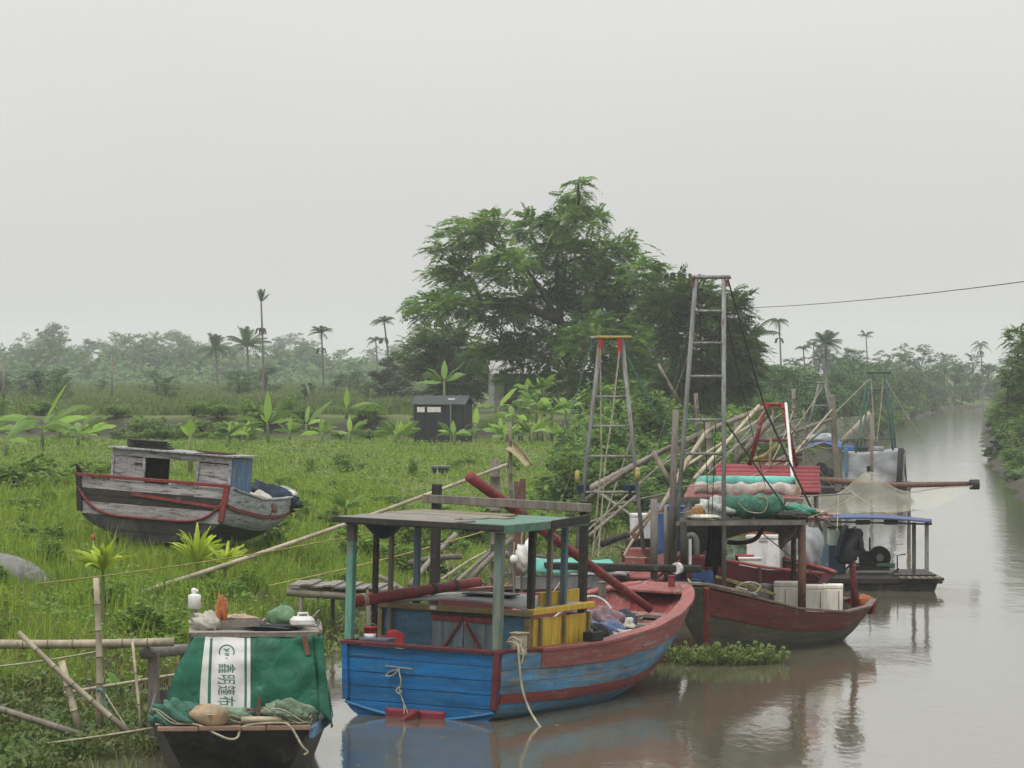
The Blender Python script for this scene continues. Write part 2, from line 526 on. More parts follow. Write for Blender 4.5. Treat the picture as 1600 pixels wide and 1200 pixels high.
L_hya = leafmat('hyacinth_leaf', (0.045, 0.095, 0.018), (0.12, 0.2, 0.04), (0.15, 0.16, 0.05), trans=.35, patch_scale=.8, rough=.35)
L_palm = leafmat('palm_leaf', (0.05, 0.085, 0.04), (0.09, 0.14, 0.06), trans=.3)
N_pale = netmat('pale_net', (0.33, 0.33, 0.26), 0.36)
N_grey = netmat('grey_net', (0.3, 0.31, 0.28), 0.35)
# ---------------------------------------------------------------- setting: ground, river, haze
LB = [(-60, -14), (30, -10.5), (50, -8.6), (58, -7.5), (66, -5.6), (75, -4.0), (85, -2.0), (98, 0.4), (119, 4.3), (174, 12.5), (224, 19.5),
      (304, 31.5), (392, 43.5), (522, 64), (640, 104), (900, 230), (1700, 700)]
RB = [(-60, 14), (50, 15.5), (150, 22), (224, 30.5), (285, 38.0), (400, 53.5), (522, 71.8), (640, 112), (900, 242), (1700, 716)]
lbY, lbX = np.array([p[0] for p in LB], float), np.array([p[1] for p in LB], float)
rbY, rbX = np.array([p[0] for p in RB], float), np.array([p[1] for p in RB], float)


def bankL(y):
    y = np.asarray(y, float)
    return np.interp(y, lbY, lbX) + 0.35 * np.sin(y * .61) + .2 * np.sin(y * 1.7 + 1)


def bankR(y):
    y = np.asarray(y, float)
    return np.interp(y, rbY, rbX) + 0.4 * np.sin(y * .41 + 2)


def wob(x, y):
    return (np.sin(x * .9 + 1.3 * np.sin(y * .37)) * np.cos(y * .71 + .8 * np.sin(x * .53)) * .6 + np.sin(x * 2.3 + y * 1.1) * np.cos(y * 2.1 - x * .7) * .3)


def gz(x, y):
    """ground height"""
    x, y = np.asarray(x, float), np.asarray(y, float)
    d = bankL(y) - x
    prof = np.interp(d, [-6, -1.5, 0, .7, 2, 4.5, 9, 16], [-1.6, -.7, -.04, .32, .62, 1.08, 1.62, 1.75])
    dk = sstep(203, 206.4, y + 1.2 * np.sin(x * .25)) * sstep(6, 11, d) * 1.3
    far = np.clip((y - 215) / 300, 0, 1) * .45 * sstep(6, 12, d)
    z = prof + dk + far + wob(x, y) * .09 * np.clip(d, 0, 3)/3
    dr = x - bankR(y)
    pr = np.interp(dr, [-3, 0, 2, 6, 20], [-1.6, 0, .7, 1.2, 1.8])
    return np.where(x > (bankL(y) + bankR(y)) / 2, pr, z)


def gzf(x, y):
    return float(gz(x, y))


def ground_px(px, py):
    """where the sight line through a pixel meets the ground"""
    ys = np.linspace(48, 900, 4000)
    xs = (px - 800) / F * ys
    zs = H - (py - YH) / F * ys
    k = np.argmax(gz(xs, ys) >= zs)
    return Vector((xs[k], ys[k], zs[k]))


def on_ground(px, Y):
    x = (px - 800) / F * Y
    return Vector((x, Y, gzf(x, Y)))


ys = np.concatenate([np.arange(-40, 40, 10.), np.arange(40, 130, .8), np.arange(130, 260, 1.0), np.arange(260, 700, 8), np.arange(700, 1801, 100)])
dl = np.concatenate([[-900, -400, -200, -100, -60, -40, -30, -24], np.arange(-20, -7, 1.), np.arange(-7, 2.01, .45)])
us = np.linspace(0, 1, 9)[1:-1]
dr_ = np.array([-2.5, -1, 0, 1, 2, 4, 8, 14, 22, 40, 80, 200, 500, 900.])
V, nx = [], len(dl) + len(us) + len(dr_)
for y in ys:
    bl_, br_ = float(bankL(y)), float(bankR(y))
    xs = np.concatenate([bl_ + dl, lerp(bl_ + 2.2, br_ - 2.7, us), br_ + dr_])
    z = gz(xs, np.full_like(xs, y))
    V.append(np.stack([xs, np.full_like(xs, y), z], 1))
V = np.concatenate(V)
ii, jj = np.meshgrid(np.arange(len(ys) - 1), np.arange(nx - 1), indexing='ij')
b0 = (ii * nx + jj).ravel()
T = np.stack([b0, b0 + 1, b0 + nx + 1, b0 + nx], 1)
gm, n, l, b = nodes_of('ground_soil')
ge = n.new('ShaderNodeNewGeometry')
z1 = noise_n(n, l, ge.outputs['Position'], .35, 8, .65)
z2 = noise_n(n, l, ge.outputs['Position'], 2.5, 6, .7)
c = mix_n(n, l, ramp_n(n, l, z1, .35, .65), (.05, .08, .015), (.09, .13, .02))
c = mix_n(n, l, ramp_n(n, l, z2, .5, .72), c, (.10, .085, .045))
sep = n.new('ShaderNodeSeparateXYZ'); l.new(ge.outputs['Normal'], sep.inputs[0])
c = mix_n(n, l, ramp_n(n, l, sep.outputs['Z'], .985, .93), c, (.032, .027, .018))      # bare soil on steep faces
l.new(c, b.inputs['Base Color'])
b.inputs['Roughness'].default_value = .95
bp = n.new('ShaderNodeBump'); bp.inputs['Strength'].default_value = .7; bp.inputs['Distance'].default_value = .15
l.new(z2, bp.inputs['Height']); l.new(bp.outputs['Normal'], b.inputs['Normal'])
me = fast_mesh('ground', V, T)
me.materials.append(gm)
me.polygons.foreach_set('use_smooth', [True] * len(me.polygons))
o = bpy.data.objects.new('ground', me); col.objects.link(o); o['kind'] = 'structure'; o['label'] = 'grassy river bank and flat field'

# river: muddy water with a soft ripple
wm, n, l, b = nodes_of('muddy_water')
ge = n.new('ShaderNodeNewGeometry')
mp = n.new('ShaderNodeMapping'); mp.inputs['Scale'].default_value = (1, .33, 1)
l.new(ge.outputs['Position'], mp.inputs['Vector'])
r1 = noise_n(n, l, mp.outputs['Vector'], .9, 3, .5)
r2 = noise_n(n, l, mp.outputs['Vector'], 5.0, 3, .55)
r3 = noise_n(n, l, ge.outputs['Position'], .05, 4, .6)
ad = n.new('ShaderNodeMath'); ad.operation = 'MULTIPLY_ADD'; ad.inputs[1].default_value = .28
l.new(r2, ad.inputs[0]); l.new(r1, ad.inputs[2])
bp = n.new('ShaderNodeBump'); bp.inputs['Distance'].default_value = .05
st = n.new('ShaderNodeMapRange'); st.inputs['To Min'].default_value = .16; st.inputs['To Max'].default_value = .5
st.inputs['From Min'].default_value = .35; st.inputs['From Max'].default_value = .7
l.new(r3, st.inputs['Value']); l.new(st.outputs['Result'], bp.inputs['Strength'])
l.new(ad.outputs[0], bp.inputs['Height']); l.new(bp.outputs['Normal'], b.inputs['Normal'])
b.inputs['Base Color'].default_value = (.105, .096, .064, 1)
b.inputs['Roughness'].default_value = .07
b.inputs['IOR'].default_value = 1.6
V, T = [], []
wy = np.concatenate([np.arange(-40, 240, 10.), np.arange(240, 700, 20), np.arange(700, 1801, 100)])
for y in wy:
    V += [(float(bankL(y)) - .8, y, 0), (float(bankR(y)) + .8, y, 0)]
T = [(2 * i, 2 * i + 1, 2 * i + 3, 2 * i + 2) for i in range(len(wy) - 1)]
me = fast_mesh('river_water', V, T); me.materials.append(wm)
o = bpy.data.objects.new('river_water', me); col.objects.link(o); o['kind'] = 'structure'; o['label'] = 'muddy brown river with soft ripples'

# haze: the misty air
hm = bpy.data.materials.new('haze_air'); hm.use_nodes = True
n, l = hm.node_tree.nodes, hm.node_tree.links
n.remove(n['Principled BSDF'])
pv = n.new('ShaderNodeVolumePrincipled')
pv.inputs['Color'].default_value = (.94, .97, 1.0, 1)
pv.inputs['Density'].default_value = HAZE = .00034
pv.inputs['Anisotropy'].default_value = .2
l.new(pv.outputs[0], n['Material Output'].inputs['Volume'])
hz = MB().box((0, 880, 13.5), (4200, 1960, 31.5)).build('haze', hm)
hz['kind'] = 'stuff'; hz['label'] = 'thin misty air over the river'
# ---------------------------------------------------------------- vegetation
def leaf_quads(C, L, W, seed, flat=.5, droop=0.0, up=None):
    """rhombic leaves at centres C (n,3) with lengths L and widths W"""
    rs = np.random.RandomState(seed)
    n = len(C)
    a = rs.uniform(0, 2 * np.pi, n)
    tilt = rs.normal(0, .5, n) * (1 - flat) - droop
    d = np.stack([np.cos(a) * np.cos(tilt), np.sin(a) * np.cos(tilt), np.sin(tilt)], 1)
    q = rs.normal(0, 1, (n, 3)); q[:, 2] += 0
    nrm = np.stack([rs.normal(0, .55, n), rs.normal(0, .55, n), np.ones(n)], 1)
    s = np.cross(d, nrm); s /= np.linalg.norm(s, axis=1, keepdims=True) + 1e-9
    L = np.asarray(L)[:, None] if np.ndim(L) else np.full((n, 1), L)
    W = np.asarray(W)[:, None] if np.ndim(W) else np.full((n, 1), W)
    v = np.stack([C - d * L * .5, C + s * W * .5, C + d * L * .5, C - s * W * .5], 1).reshape(-1, 3)
    return v, np.arange(4 * n).reshape(n, 4)


def crown_points(lobes, n, seed, cl=26, rc=.30, flat=.45):
    """leaf centres in clumps that sit towards the outside of each lobe"""
    rs = np.random.RandomState(seed)
    w = np.array([lb[3] * lb[4] * lb[5] for lb in lobes]) ** .75
    w /= w.sum()
    pts = []
    for lb, k in zip(lobes, w):
        c, r = np.array(lb[:3]), np.array(lb[3:6])
        nc = max(3, int(cl * k * len(lobes)))
        dd = rs.normal(0, 1, (nc, 3)); dd /= np.linalg.norm(dd, axis=1, keepdims=True)
        rad = rs.uniform(.15, 1, nc) ** .5
        cc = c + dd * rad[:, None] * r
        m = max(1, int(n * k / nc))
        for q in cc:
            rr = r.mean() * rc * rs.uniform(.6, 1.35)
            u = rs.normal(0, 1, (m, 3)); u /= np.linalg.norm(u, axis=1, keepdims=True)
            u *= (rs.uniform(0, 1, (m, 1)) ** .45) * rr
            u[:, 2] *= flat
            u[:, 2] -= .25 * (u[:, 0] ** 2 + u[:, 1] ** 2) / rr       # clumps dome and droop at their rims
            pts.append(q + u)
    return np.concatenate(pts)


def crown_mesh(name, lobes, n, leaf, mat, seed, **kw):
    C = crown_points(lobes, n, seed, **kw)
    rs = np.random.RandomState(seed + 1)
    L = leaf * rs.uniform(.6, 1.4, len(C))
    v, f = leaf_quads(C, L, L * rs.uniform(.32, .55, len(C)), seed + 2, flat=.45, droop=.18)
    me = fast_mesh(name, v, f); me.materials.append(mat)
    return me


def limb(mb, pts, r0, r1, seg=7):
    s = spline(pts, 5)
    mb.tube(s, [lerp(r0, r1, i / (len(s) - 1)) for i in range(len(s))], seg)


def spray_mesh(name, lobes, n, leaflets, ln, leaf, mat, seed, droop=.45, out=(0, 0, 0)):
    """feathery crown: drooping sprays, each a rib with leaflets on both sides"""
    rs = np.random.RandomState(seed)
    w = np.array([lb[3] * lb[4] * lb[5] for lb in lobes]) ** .7
    w /= w.sum()
    idx = rs.choice(len(lobes), n, p=w)
    lo = np.array(lobes)[idx]
    dd = rs.normal(0, 1, (n, 3)); dd /= np.linalg.norm(dd, axis=1, keepdims=True)
    c = lo[:, :3] + dd * lo[:, 3:6] * (rs.uniform(.05, 1, n) ** .5)[:, None]
    d = dd * np.array([1, 1, .35]) + rs.normal(0, .35, (n, 3)) + (c - np.array(out)) * np.array([.06, .06, 0])
    d[:, 2] = d[:, 2] * .9 + .14 + rs.normal(0, .22, n)
    d /= np.linalg.norm(d, axis=1, keepdims=True)
    L = ln * rs.uniform(.55, 1.3, n)
    dr = droop * rs.uniform(.4, 1.5, n)
    s = np.cross(d, np.array([0, 0, 1.])); s /= np.linalg.norm(s, axis=1, keepdims=True) + 1e-9
    s += rs.normal(0, .25, (n, 3))
    V = []
    for k in range(leaflets):
        t = (k // 2 + .7) / (leaflets / 2)
        sg = 1 if k % 2 else -1
        p = c + d * (L * t)[:, None] - np.array([0, 0, 1.]) * (dr * L * t * t)[:, None]
        ll = (leaf * (1.15 - abs(t - .4)) * rs.uniform(.7, 1.25, n))[:, None]
        tip = p + s * sg * ll + d * ll * .45 - np.array([0, 0, 1.]) * ll * rs.uniform(.0, .5, n)[:, None]
        m = (p + tip) / 2
        q = d * ll * .2
        V.append(np.stack([p, m - q, tip, m + q], 1))
    V = np.concatenate(V).reshape(-1, 3)
    me = fast_mesh(name, V, np.arange(len(V)).reshape(-1, 4)); me.materials.append(mat)
    return me


def make_tree(name, label, base, lobes, n, leaf, mat, seed, trunk_r, group=None, fork=.35, bark=None, trunk_pts=None, limbs=True, spray=None, **kw):
    """lobes are given relative to base; trunk > limbs reach every lobe"""
    t = thing(name, label, 'tree', base, group=group)
    mb = MB()
    rg = random.Random(seed)
    top = max(lb[2] for lb in lobes)
    tp = trunk_pts or [(0, 0, -.4), (rg.uniform(-.2, .2), 0, top * fork * .5), (rg.uniform(-.3, .3), rg.uniform(-.3, .3), top * fork)]
    limb(mb, tp, trunk_r * 1.25, trunk_r * .8, 9)
    f0 = Vector(tp[-1])
    # a handful of main limbs, the other lobes hang on the nearest of them
    order = sorted(range(len(lobes)), key=lambda i: -(Vector(lobes[i][:3]) - f0).length)
    mains = []
    for i in order:
        e = Vector(lobes[i][:3])
        if len(mains) < 6 and all((e - f0).angle(m[2] - f0) > .5 for m in mains):
            m1 = f0.lerp(e, .35) + Vector((rg.uniform(-.1, .1), rg.uniform(-.1, .1), .10)) * (e - f0).length
            m2 = f0.lerp(e, .7) + Vector((rg.uniform(-.1, .1), rg.uniform(-.1, .1), .05)) * (e - f0).length
            limb(mb, [f0 - Vector((0, 0, .3)), m1, m2, e], trunk_r * .6, trunk_r * .1, 7)
            mains.append((m1, m2, e))
    for lb in (lobes if limbs else []):
        e = Vector(lb[:3])
        m_ = min(mains, key=lambda m: min((m[0] - e).length, (m[1] - e).length))
        mid = min(m_[:2], key=lambda q: (q - e).length)
        if (mid - e).length > .3:
            limb(mb, [mid, mid.lerp(e, .5) + Vector((rg.uniform(-.1, .1), rg.uniform(-.1, .1), .1)) * (e - mid).length, e], trunk_r * .26, trunk_r * .08, 6)
        mid = mid.lerp(e, .6)
        for q in range(2):
            e2 = e + Vector((rg.uniform(-1, 1) * lb[3], rg.uniform(-1, 1) * lb[4], rg.uniform(-.3, .8) * lb[5])) * .8
            limb(mb, [mid, mid.lerp(e2, .6) + Vector((0, 0, .15)), e2], trunk_r * .13, trunk_r * .04, 4)
    mb.build('trunk', bark or M_bark, t, smooth=True)
    me = spray_mesh('crown', lobes, n, spray[0], spray[1], leaf, mat, seed, out=tuple(f0)) if spray else crown_mesh('crown', lobes, n, leaf, mat, seed, **kw)
    c = bpy.data.objects.new('crown', me); col.objects.link(c); c.parent = t
    return t


def px_lobes(base, Y, rows, dy=.7, seed=0):
    """lobes read off the photo in pixels, with real depth"""
    rg = random.Random(seed)
    out = []
    for px, py, rx, ry in rows:
        p = P(px, py, Y)
        k = Y / F
        ry_ = max(rx, ry) * k
        out.append((p.x - base[0], rg.uniform(-dy, dy) * 5 + 0, p.z - base[2], rx * k * .86, ry_ * .9 + .6, ry * k * .8))
    return out


# --- the big spreading tree and its neighbours
Yt = 222.0
bt = on_ground(905, Yt)
rows = [(735, 365, 52, 26), (700, 388, 26, 14), (765, 350, 26, 24), (720, 425, 58, 22), (668, 478, 36, 22), (720, 470, 52, 26), (795, 415, 48, 36), (830, 352, 34, 28),
        (885, 345, 40, 32), (902, 288, 9, 12), (893, 312, 12, 16), (906, 300, 7, 12), (935, 340, 18, 18), (880, 400, 66, 40), (965, 395, 52, 36), (1000, 430, 34, 32), (930, 450, 80, 40), (840, 470, 70, 34),
        (770, 490, 56, 24), (780, 545, 44, 20), (850, 545, 80, 34), (940, 530, 84, 44), (1010, 500, 48, 48), (820, 590, 40, 22), (900, 600, 60, 32),
        (985, 590, 64, 44), (950, 490, 40, 60), (1030, 560, 40, 46)]
make_tree('spreading_tree', 'tall spreading dark green tree with feathery layered crown on the bank', bt, px_lobes(bt, Yt, rows, .75, 3), 4500, .36, L_tree, 21, .30, spray=(22, 1.15),
          trunk_pts=[(0, 0, -.5), (-.35, 0, 2.2), (-1.0, .1, 4.2), (-1.2, 0, 6.0)])
Yr = 205.0
br = on_ground(1118, Yr)
rows = [(1050, 455, 38, 24), (1030, 480, 34, 30), (1085, 470, 40, 34), (1125, 500, 42, 40), (1150, 545, 34, 44), (1075, 530, 44, 44), (1120, 590, 56, 44), (1165, 585, 22, 40), (1070, 600, 50, 46), (1145, 470, 18, 20)]
make_tree('leaning_tree', 'dark green tree with leaning brown limbs behind the tallest ladder frame', br, px_lobes(br, Yr, rows, .5, 4), 1900, .33, L_tree2, 31, .2, spray=(20, 1.1),
          trunk_pts=[(0, 0, -.5), (-.9, 0, 2.4), (-1.9, .3, 5.0)])
Ys = 245.0
bs = on_ground(715, Ys)
rows = [(690, 520, 46, 22), (655, 548, 34, 24), (720, 545, 44, 30), (680, 575, 44, 26), (740, 590, 50, 28), (705, 610, 44, 24), (760, 560, 40, 28)]
make_tree('shade_tree', 'dark leafy tree overhanging the black shed', bs, px_lobes(bs, Ys, rows, .5, 5), 1300, .34, L_tree2, 41, .17, spray=(20, 1.1))
Yd = 300.0
bd = on_ground(612, Yd)
rows = [(620, 565, 30, 20), (596, 585, 26, 24), (640, 592, 30, 26), (610, 612, 36, 24), (650, 620, 26, 20)]
make_tree('thorny_tree', 'grey-green scrubby tree beside the black shed', bd, px_lobes(bd, Yd, rows, .5, 6), 7000, .38, leafmat('greygreen_leaf', (.06, .08, .04), (.11, .13, .065), trans=.25), 51, .12, cl=12, rc=.4)


# --- distant trees: shared shapes, each tree a thing
def far_proto(k, seed):
    rg = random.Random(seed)
    h = 1.0
    lobes = []
    m = 6 + k % 3
    for i in range(m):
        a = rg.uniform(0, 6.28)
        rr = rg.uniform(.05, .30)
        z = rg.uniform(.42, .88)
        s = rg.uniform(.12, .23) * (1.15 - .35 * z)
        lobes.append((rr * math.cos(a), rr * math.sin(a), z, s * 1.15, s * 1.15, s * rg.uniform(.6, .9)))
    for i in range(3):
        a = rg.uniform(0, 6.28)
        lobes.append((.22 * math.cos(a), .22 * math.sin(a), rg.uniform(.16, .34), .2, .2, .13))
    crown = crown_mesh('far_crown', lobes, 2600, .052, L_far, seed, cl=11, rc=.42, flat=.6)
    mb = MB()
    limb(mb, [(0, 0, -.05), (.01, 0, .25), (rg.uniform(-.03, .03), 0, .5)], .022, .012, 6)
    for lb in lobes:
        limb(mb, [(0, 0, .3), (lb[0] * .5, lb[1] * .5, lerp(.3, lb[2], .6)), lb[:3]], .01, .003, 4)
    me = bpy.data.meshes.new('far_trunk'); me.from_pydata(mb.v, [], mb.f); me.materials.append(M_bark)
    return crown, me


FAR = [far_proto(k, 100 + 7 * k) for k in range(7)]


def far_tree(x, y, h, k, label, group, w=1.0, rz=0.0):
    t = thing('distant_tree', label, 'tree', (x, y, gzf(x, y)), (0, 0, rz), group)
    t.scale = (h * w, h * w, h)
    cm, tm = FAR[k % len(FAR)]
    for nm, me in (('trunk', tm), ('crown', cm)):
        o = bpy.data.objects.new(nm, me); col.objects.link(o); o.parent = t
    return t


rg = random.Random(77)
# hazy wood beyond the field (left): tops follow the photo's skyline
SKYL = [(-330, 535), (-250, 520), (-180, 540), (-100, 525), (-40, 545), (0, 540), (40, 528), (70, 505), (100, 530), (135, 525), (170, 545), (200, 515), (235, 520), (270, 515), (300, 525), (340, 535), (400, 545), (450, 528), (475, 520), (515, 545), (560, 552), (600, 545), (640, 540), (700, 545), (760, 550)]
for row, (Y0, drop) in enumerate(((690, 12), (850, 2), (1030, -2))):
    x = -330 + row * 9
    while x < 700:
        top = interp(x, SKYL) + rg.uniform(-5, 16) + drop
        Y = Y0 + rg.uniform(-35, 35)
        p = on_ground(x, Y)
        h = (H - (top - YH) / F * Y) - p.z
        far_tree(p.x, p.y, max(4.0, h * 1.05), rg.randrange(7), ['hazy tree in the wood edge beyond the field', 'pale hazy tree in the second rank beyond the field', 'faint misty tree at the back of the far wood'][row],
                 ['trees along the far field edge', 'trees of the second rank', 'trees at the back of the wood'][row], rg.uniform(.8, 1.25), rg.uniform(0, 6.28))
        x += rg.uniform(13, 25)
# low scrub in front of that wood
for i in range(24):
    px = rg.uniform(-20, 640)
    Y = rg.uniform(270, 400)
    p = on_ground(px, Y)
    far_tree(p.x, p.y, rg.uniform(1.6, 3.2), rg.randrange(7), 'low green scrub bush dotted over the far field', 'scrub bushes on the far field', rg.uniform(1.1, 1.7), rg.uniform(0, 6.28))
# wooded left bank going up the river
SKYR = [(1150, 545), (1200, 560), (1250, 562), (1300, 545), (1340, 548), (1380, 545), (1420, 540), (1445, 532), (1470, 555), (1500, 560), (1520, 545), (1560, 560), (1600, 555), (1660, 560)]
for row, (dd, hh) in enumerate(((1.0, .62), (5.0, .85), (12, 1.0))):
    Y = 215.0 + row * 6
    while Y < 600:
        x = float(bankL(Y)) - dd - rg.uniform(0, 2)
        px = 800 + x / Y * F
        z = gzf(x, Y)
        top = interp(px, SKYR) + rg.uniform(-8, 10)
        h = (H - (top - YH) / F * Y) - z
        h = max(3.0, h * hh * rg.uniform(.9, 1.1))
        far_tree(x, Y, h, rg.randrange(7), ['thick green shrub tree dipping its branches in the river', 'green tree in the thicket along the river', 'tall hazy tree behind the riverside thicket'][row],
                 ['riverside shrub trees', 'trees of the riverside thicket', 'tall trees behind the thicket'][row], rg.uniform(.9, 1.35), rg.uniform(0, 6.28))
        Y *= 1.0 + rg.uniform(.018, .04)
# trees closing the river bend
for px, top, Y in [(1500, 560, 610), (1520, 548, 640), (1545, 560, 620), (1570, 556, 650), (1590, 565, 615), (1615, 555, 640), (1480, 556, 660), (1555, 590, 585), (1600, 590, 590)]:
    x = (px - 800) / F * Y
    z = gzf(x, Y)
    far_tree(x, Y, (H - (top - YH) / F * Y) - max(z, 0), rg.randrange(7), 'misty tree closing the view at the river bend', 'trees at the river bend', 1.2, rg.uniform(0, 6.28))

# right bank: dense bushes overhanging the water
rbrows = [(1592, 530, 18, 26), (1612, 560, 34, 40), (1582, 585, 20, 24), (1608, 620, 46, 34), (1585, 655, 34, 30), (1620, 670, 40, 40), (1572, 665, 20, 22), (1596, 695, 36, 22)]
Yb = 236.0
xb = float(bankR(Yb)) + 1.6
bb = Vector((xb, Yb, gzf(xb, Yb)))
make_tree('riverside_tree', 'dense green tree hanging over the water on the opposite bank', bb, px_lobes(bb, Yb, rbrows, .35, 9), 1300, .3, L_tree, 61, .16, spray=(18, .9))
for i, (px, py, r) in enumerate([(1548, 705, 14), (1565, 712, 20), (1590, 722, 24)]):
    Y = 226 - i * 5
    p = P(px, py, Y)
    bx = float(bankR(Y)) + .2
    k = Y / F
    t = thing('overhanging_bush', 'ragged bush trailing its twigs in the water on the opposite bank', 'bush', (bx, Y, max(gzf(bx, Y), 0)), group='bushes trailing in the water')
    mb = MB(); e = p - t.location
    limb(mb, [(0, 0, -.3), (e.x * .4, 0, .5), e], .05, .02, 5)
    limb(mb, [(e.x * .4, 0, .5), (e.x * .7, .3, .9), (e.x * .9, .5, e.z + .3)], .03, .01, 5)
    mb.build('stem', M_bark, t)
    me = crown_mesh('foliage', [(e.x, 0, e.z, r * k, r * k, r * k * .7), (e.x + .8, .2, e.z + .5, r * k, r * k, r * k * .8)], 700, .34, L_tree2, 300 + i, cl=9)
    c = bpy.data.objects.new('foliage', me); col.objects.link(c); c.parent = t


# --- palms
def frond(mb, base, az, ln, el, drop, wid, segs=7, pairs=11):
    """feather frond: rib with leaflets"""
    pts = []
    for i in range(segs + 1):
        t = i / segs
        r = ln * t
        pts.append(Vector((math.cos(az) * r * math.cos(el), math.sin(az) * r * math.cos(el), math.sin(el) * r - drop * ln * t ** 2.2)) + base)
    mb.tube(pts, [wid * .09 * (1 - .8 * i / segs) + .004 for i in range(segs + 1)], 4, False)
    for i in range(pairs):
        t = (i + 1.2) / (pairs + 1)
        k = min(int(t * segs), segs - 1)
        p = pts[k].lerp(pts[k + 1], t * segs - k)
        d = (pts[k + 1] - pts[k]).normalized()
        sd = d.cross(Vector((0, 0, 1))).normalized()
        ll = wid * (1 - abs(t - .45) * 1.1)
        for s in (-1, 1):
            tip = p + sd * (s * ll * .8) + d * ll * .55 - Vector((0, 0, ll * .5))
            w = ln * .032
            mb.add([p - d * w, p + d * w, tip], [(0, 1, 2)])


def palm(name, label, base, top, nf, fl, up, drop, r, seed, wid=.5, group=None, skirt=0):
    t = thing(name, label, 'palm', base, group=group)
    rg2 = random.Random(seed)
    hgt = top.z - base.z
    e = top - base
    mb = MB()
    s = spline([(0, 0, -.3), (e.x * .3, e.y * .3, hgt * .5), e], 6)
    mb.tube(s, [lerp(r * 1.25, r * .8, i / (len(s) - 1)) for i in range(len(s))], 7)
    mb.build('trunk', M_palm, t, smooth=True)
    if skirt:
        mb = MB()
        for q in range(9):
            a = rg2.uniform(0, 6.28)
            o_ = e + Vector((0, 0, -skirt))
            mb.tube([o_, o_ + Vector((math.cos(a) * .35, math.sin(a) * .35, -.1)), o_ + Vector((math.cos(a) * .5, math.sin(a) * .5, -.55))], [.03, .09, .05], 5)
        mb.build('fruit_cluster', M_bark, t)
    for q in range(nf):
        mb = MB()
        az = 6.283 * q / nf + rg2.uniform(-.25, .25)
        frond(mb, e, az, fl * rg2.uniform(.85, 1.1), R(rg2.uniform(*up)), drop * rg2.uniform(.8, 1.2), wid)
        mb.build('frond', L_palm, t)
    return t


for i, (px, py, Y, nf, fl, up, drop, sk, lab) in enumerate([
        (408, 472, 300, 11, 1.25, (40, 82), .12, 2.2, 'tall slender palm with upright tuft rising above the far wood'),
        (502, 520, 330, 14, 1.5, (-5, 70), .5, 1.4, 'palm with drooping dead skirt left of the spreading tree'),
        (600, 502, 340, 14, 1.4, (0, 70), .5, 1.6, 'palm with hanging fruit cluster close to the spreading tree'),
        (587, 532, 420, 12, 1.4, (0, 60), .5, 0, 'small faint palm next to the palm with hanging fruit'),
        (1217, 502, 380, 13, 1.3, (0, 60), .7, 1.8, 'lone palm above the thicket right of the leaning tree'),
        (1255, 545, 420, 12, 1.4, (0, 60), .6, 0, 'small dark palm in the riverside skyline'),
        (1271, 540, 430, 12, 1.5, (0, 60), .6, 0, 'small dark palm in the riverside skyline'),
        (1353, 525, 470, 12, 1.5, (10, 70), .4, 0, 'palm tuft poking above the riverside trees'),
        (1532, 538, 520, 13, 1.9, (0, 60), .7, 1.0, 'palm with drooping fronds over the river bend')]):
    base = on_ground(px + (4 if i != 2 else 10), Y)
    palm('areca_palm', lab, base, P(px, py, Y), nf, fl, up, drop, .09, 400 + i, .3 if i == 0 else .5, 'slender palms' if 'skyline' in lab else None, sk)
for i, (px, py, Y, fl) in enumerate([(337, 545, 430, 2.9), (386, 540, 420, 3.2), (1290, 536, 360, 2.0)]):
    base = on_ground(px + 3, Y)
    palm('coconut_palm', ['broad coconut palm with feathery fronds, the shorter of two beside the slender palm', 'broad coconut palm with feathery fronds right beside the slender palm', 'grey misty coconut palm above the riverside thicket'][i],
         base, P(px, py, Y), 22, fl, (-15, 80), .3, .16, 440 + i, .9)
# frond tuft right of the leaning tree
base = on_ground(1180, 240)
palm('coconut_palm', 'pale-tipped coconut palm half hidden behind the leaning tree', base, P(1172, 530, 240), 16, 2.6, (-10, 70), .4, .14, 450, .7)


# --- banana plants: each big leaf a part
def banana_leaf(t, base, az, ln, lift, bend, w, mat, seed):
    rg2 = random.Random(seed)
    n = 9
    pts, sd = [], []
    for i in range(n + 1):
        s = i / n
        el = lift - bend * s * s
        if i == 0:
            p = Vector(base)
        else:
            p = pts[-1] + Vector((math.cos(az) * math.cos(el), math.sin(az) * math.cos(el), math.sin(el))) * (ln / n)
        pts.append(p)
    roll = rg2.choice((-1, 1)) * rg2.uniform(.35, 1.15) * abs(math.cos(az))
    vs, fs = [], []
    for i, p in enumerate(pts):
        dv = (pts[min(i + 1, n)] - pts[max(i - 1, 0)]).normalized()
        s0 = Vector((-math.sin(az), math.cos(az), 0)); n0 = dv.cross(s0)
        side = s0 * math.cos(roll) + n0 * math.sin(roll)
        nv_ = dv.cross(side)
        s = i / n
        ww = w * (max(0, math.sin(math.pi * min(1, (s - .12) / .9) ** .8)) if s > .12 else 0) * rg2.uniform(.88, 1.05) + .012
        fold = .28
        vs += [p + side * ww - nv_ * (ww * fold), p, p - side * ww - nv_ * (ww * fold)]
    for i in range(n):
        a = i * 3
        fs += [(a, a + 1, a + 4, a + 3), (a + 1, a + 2, a + 5, a + 4)]
    # torn notches: some outer panels hang
    for i in range(3, n):
        if rg2.random() < .45:
            k = i * 3 + rg2.choice((0, 2))
            vs[k] = Vector(vs[k]) + Vector((0, 0, -w * rg2.uniform(.2, .5)))
    mb = MB(); mb.add(vs, fs)
    mb.build('leaf', mat, t, smooth=True)


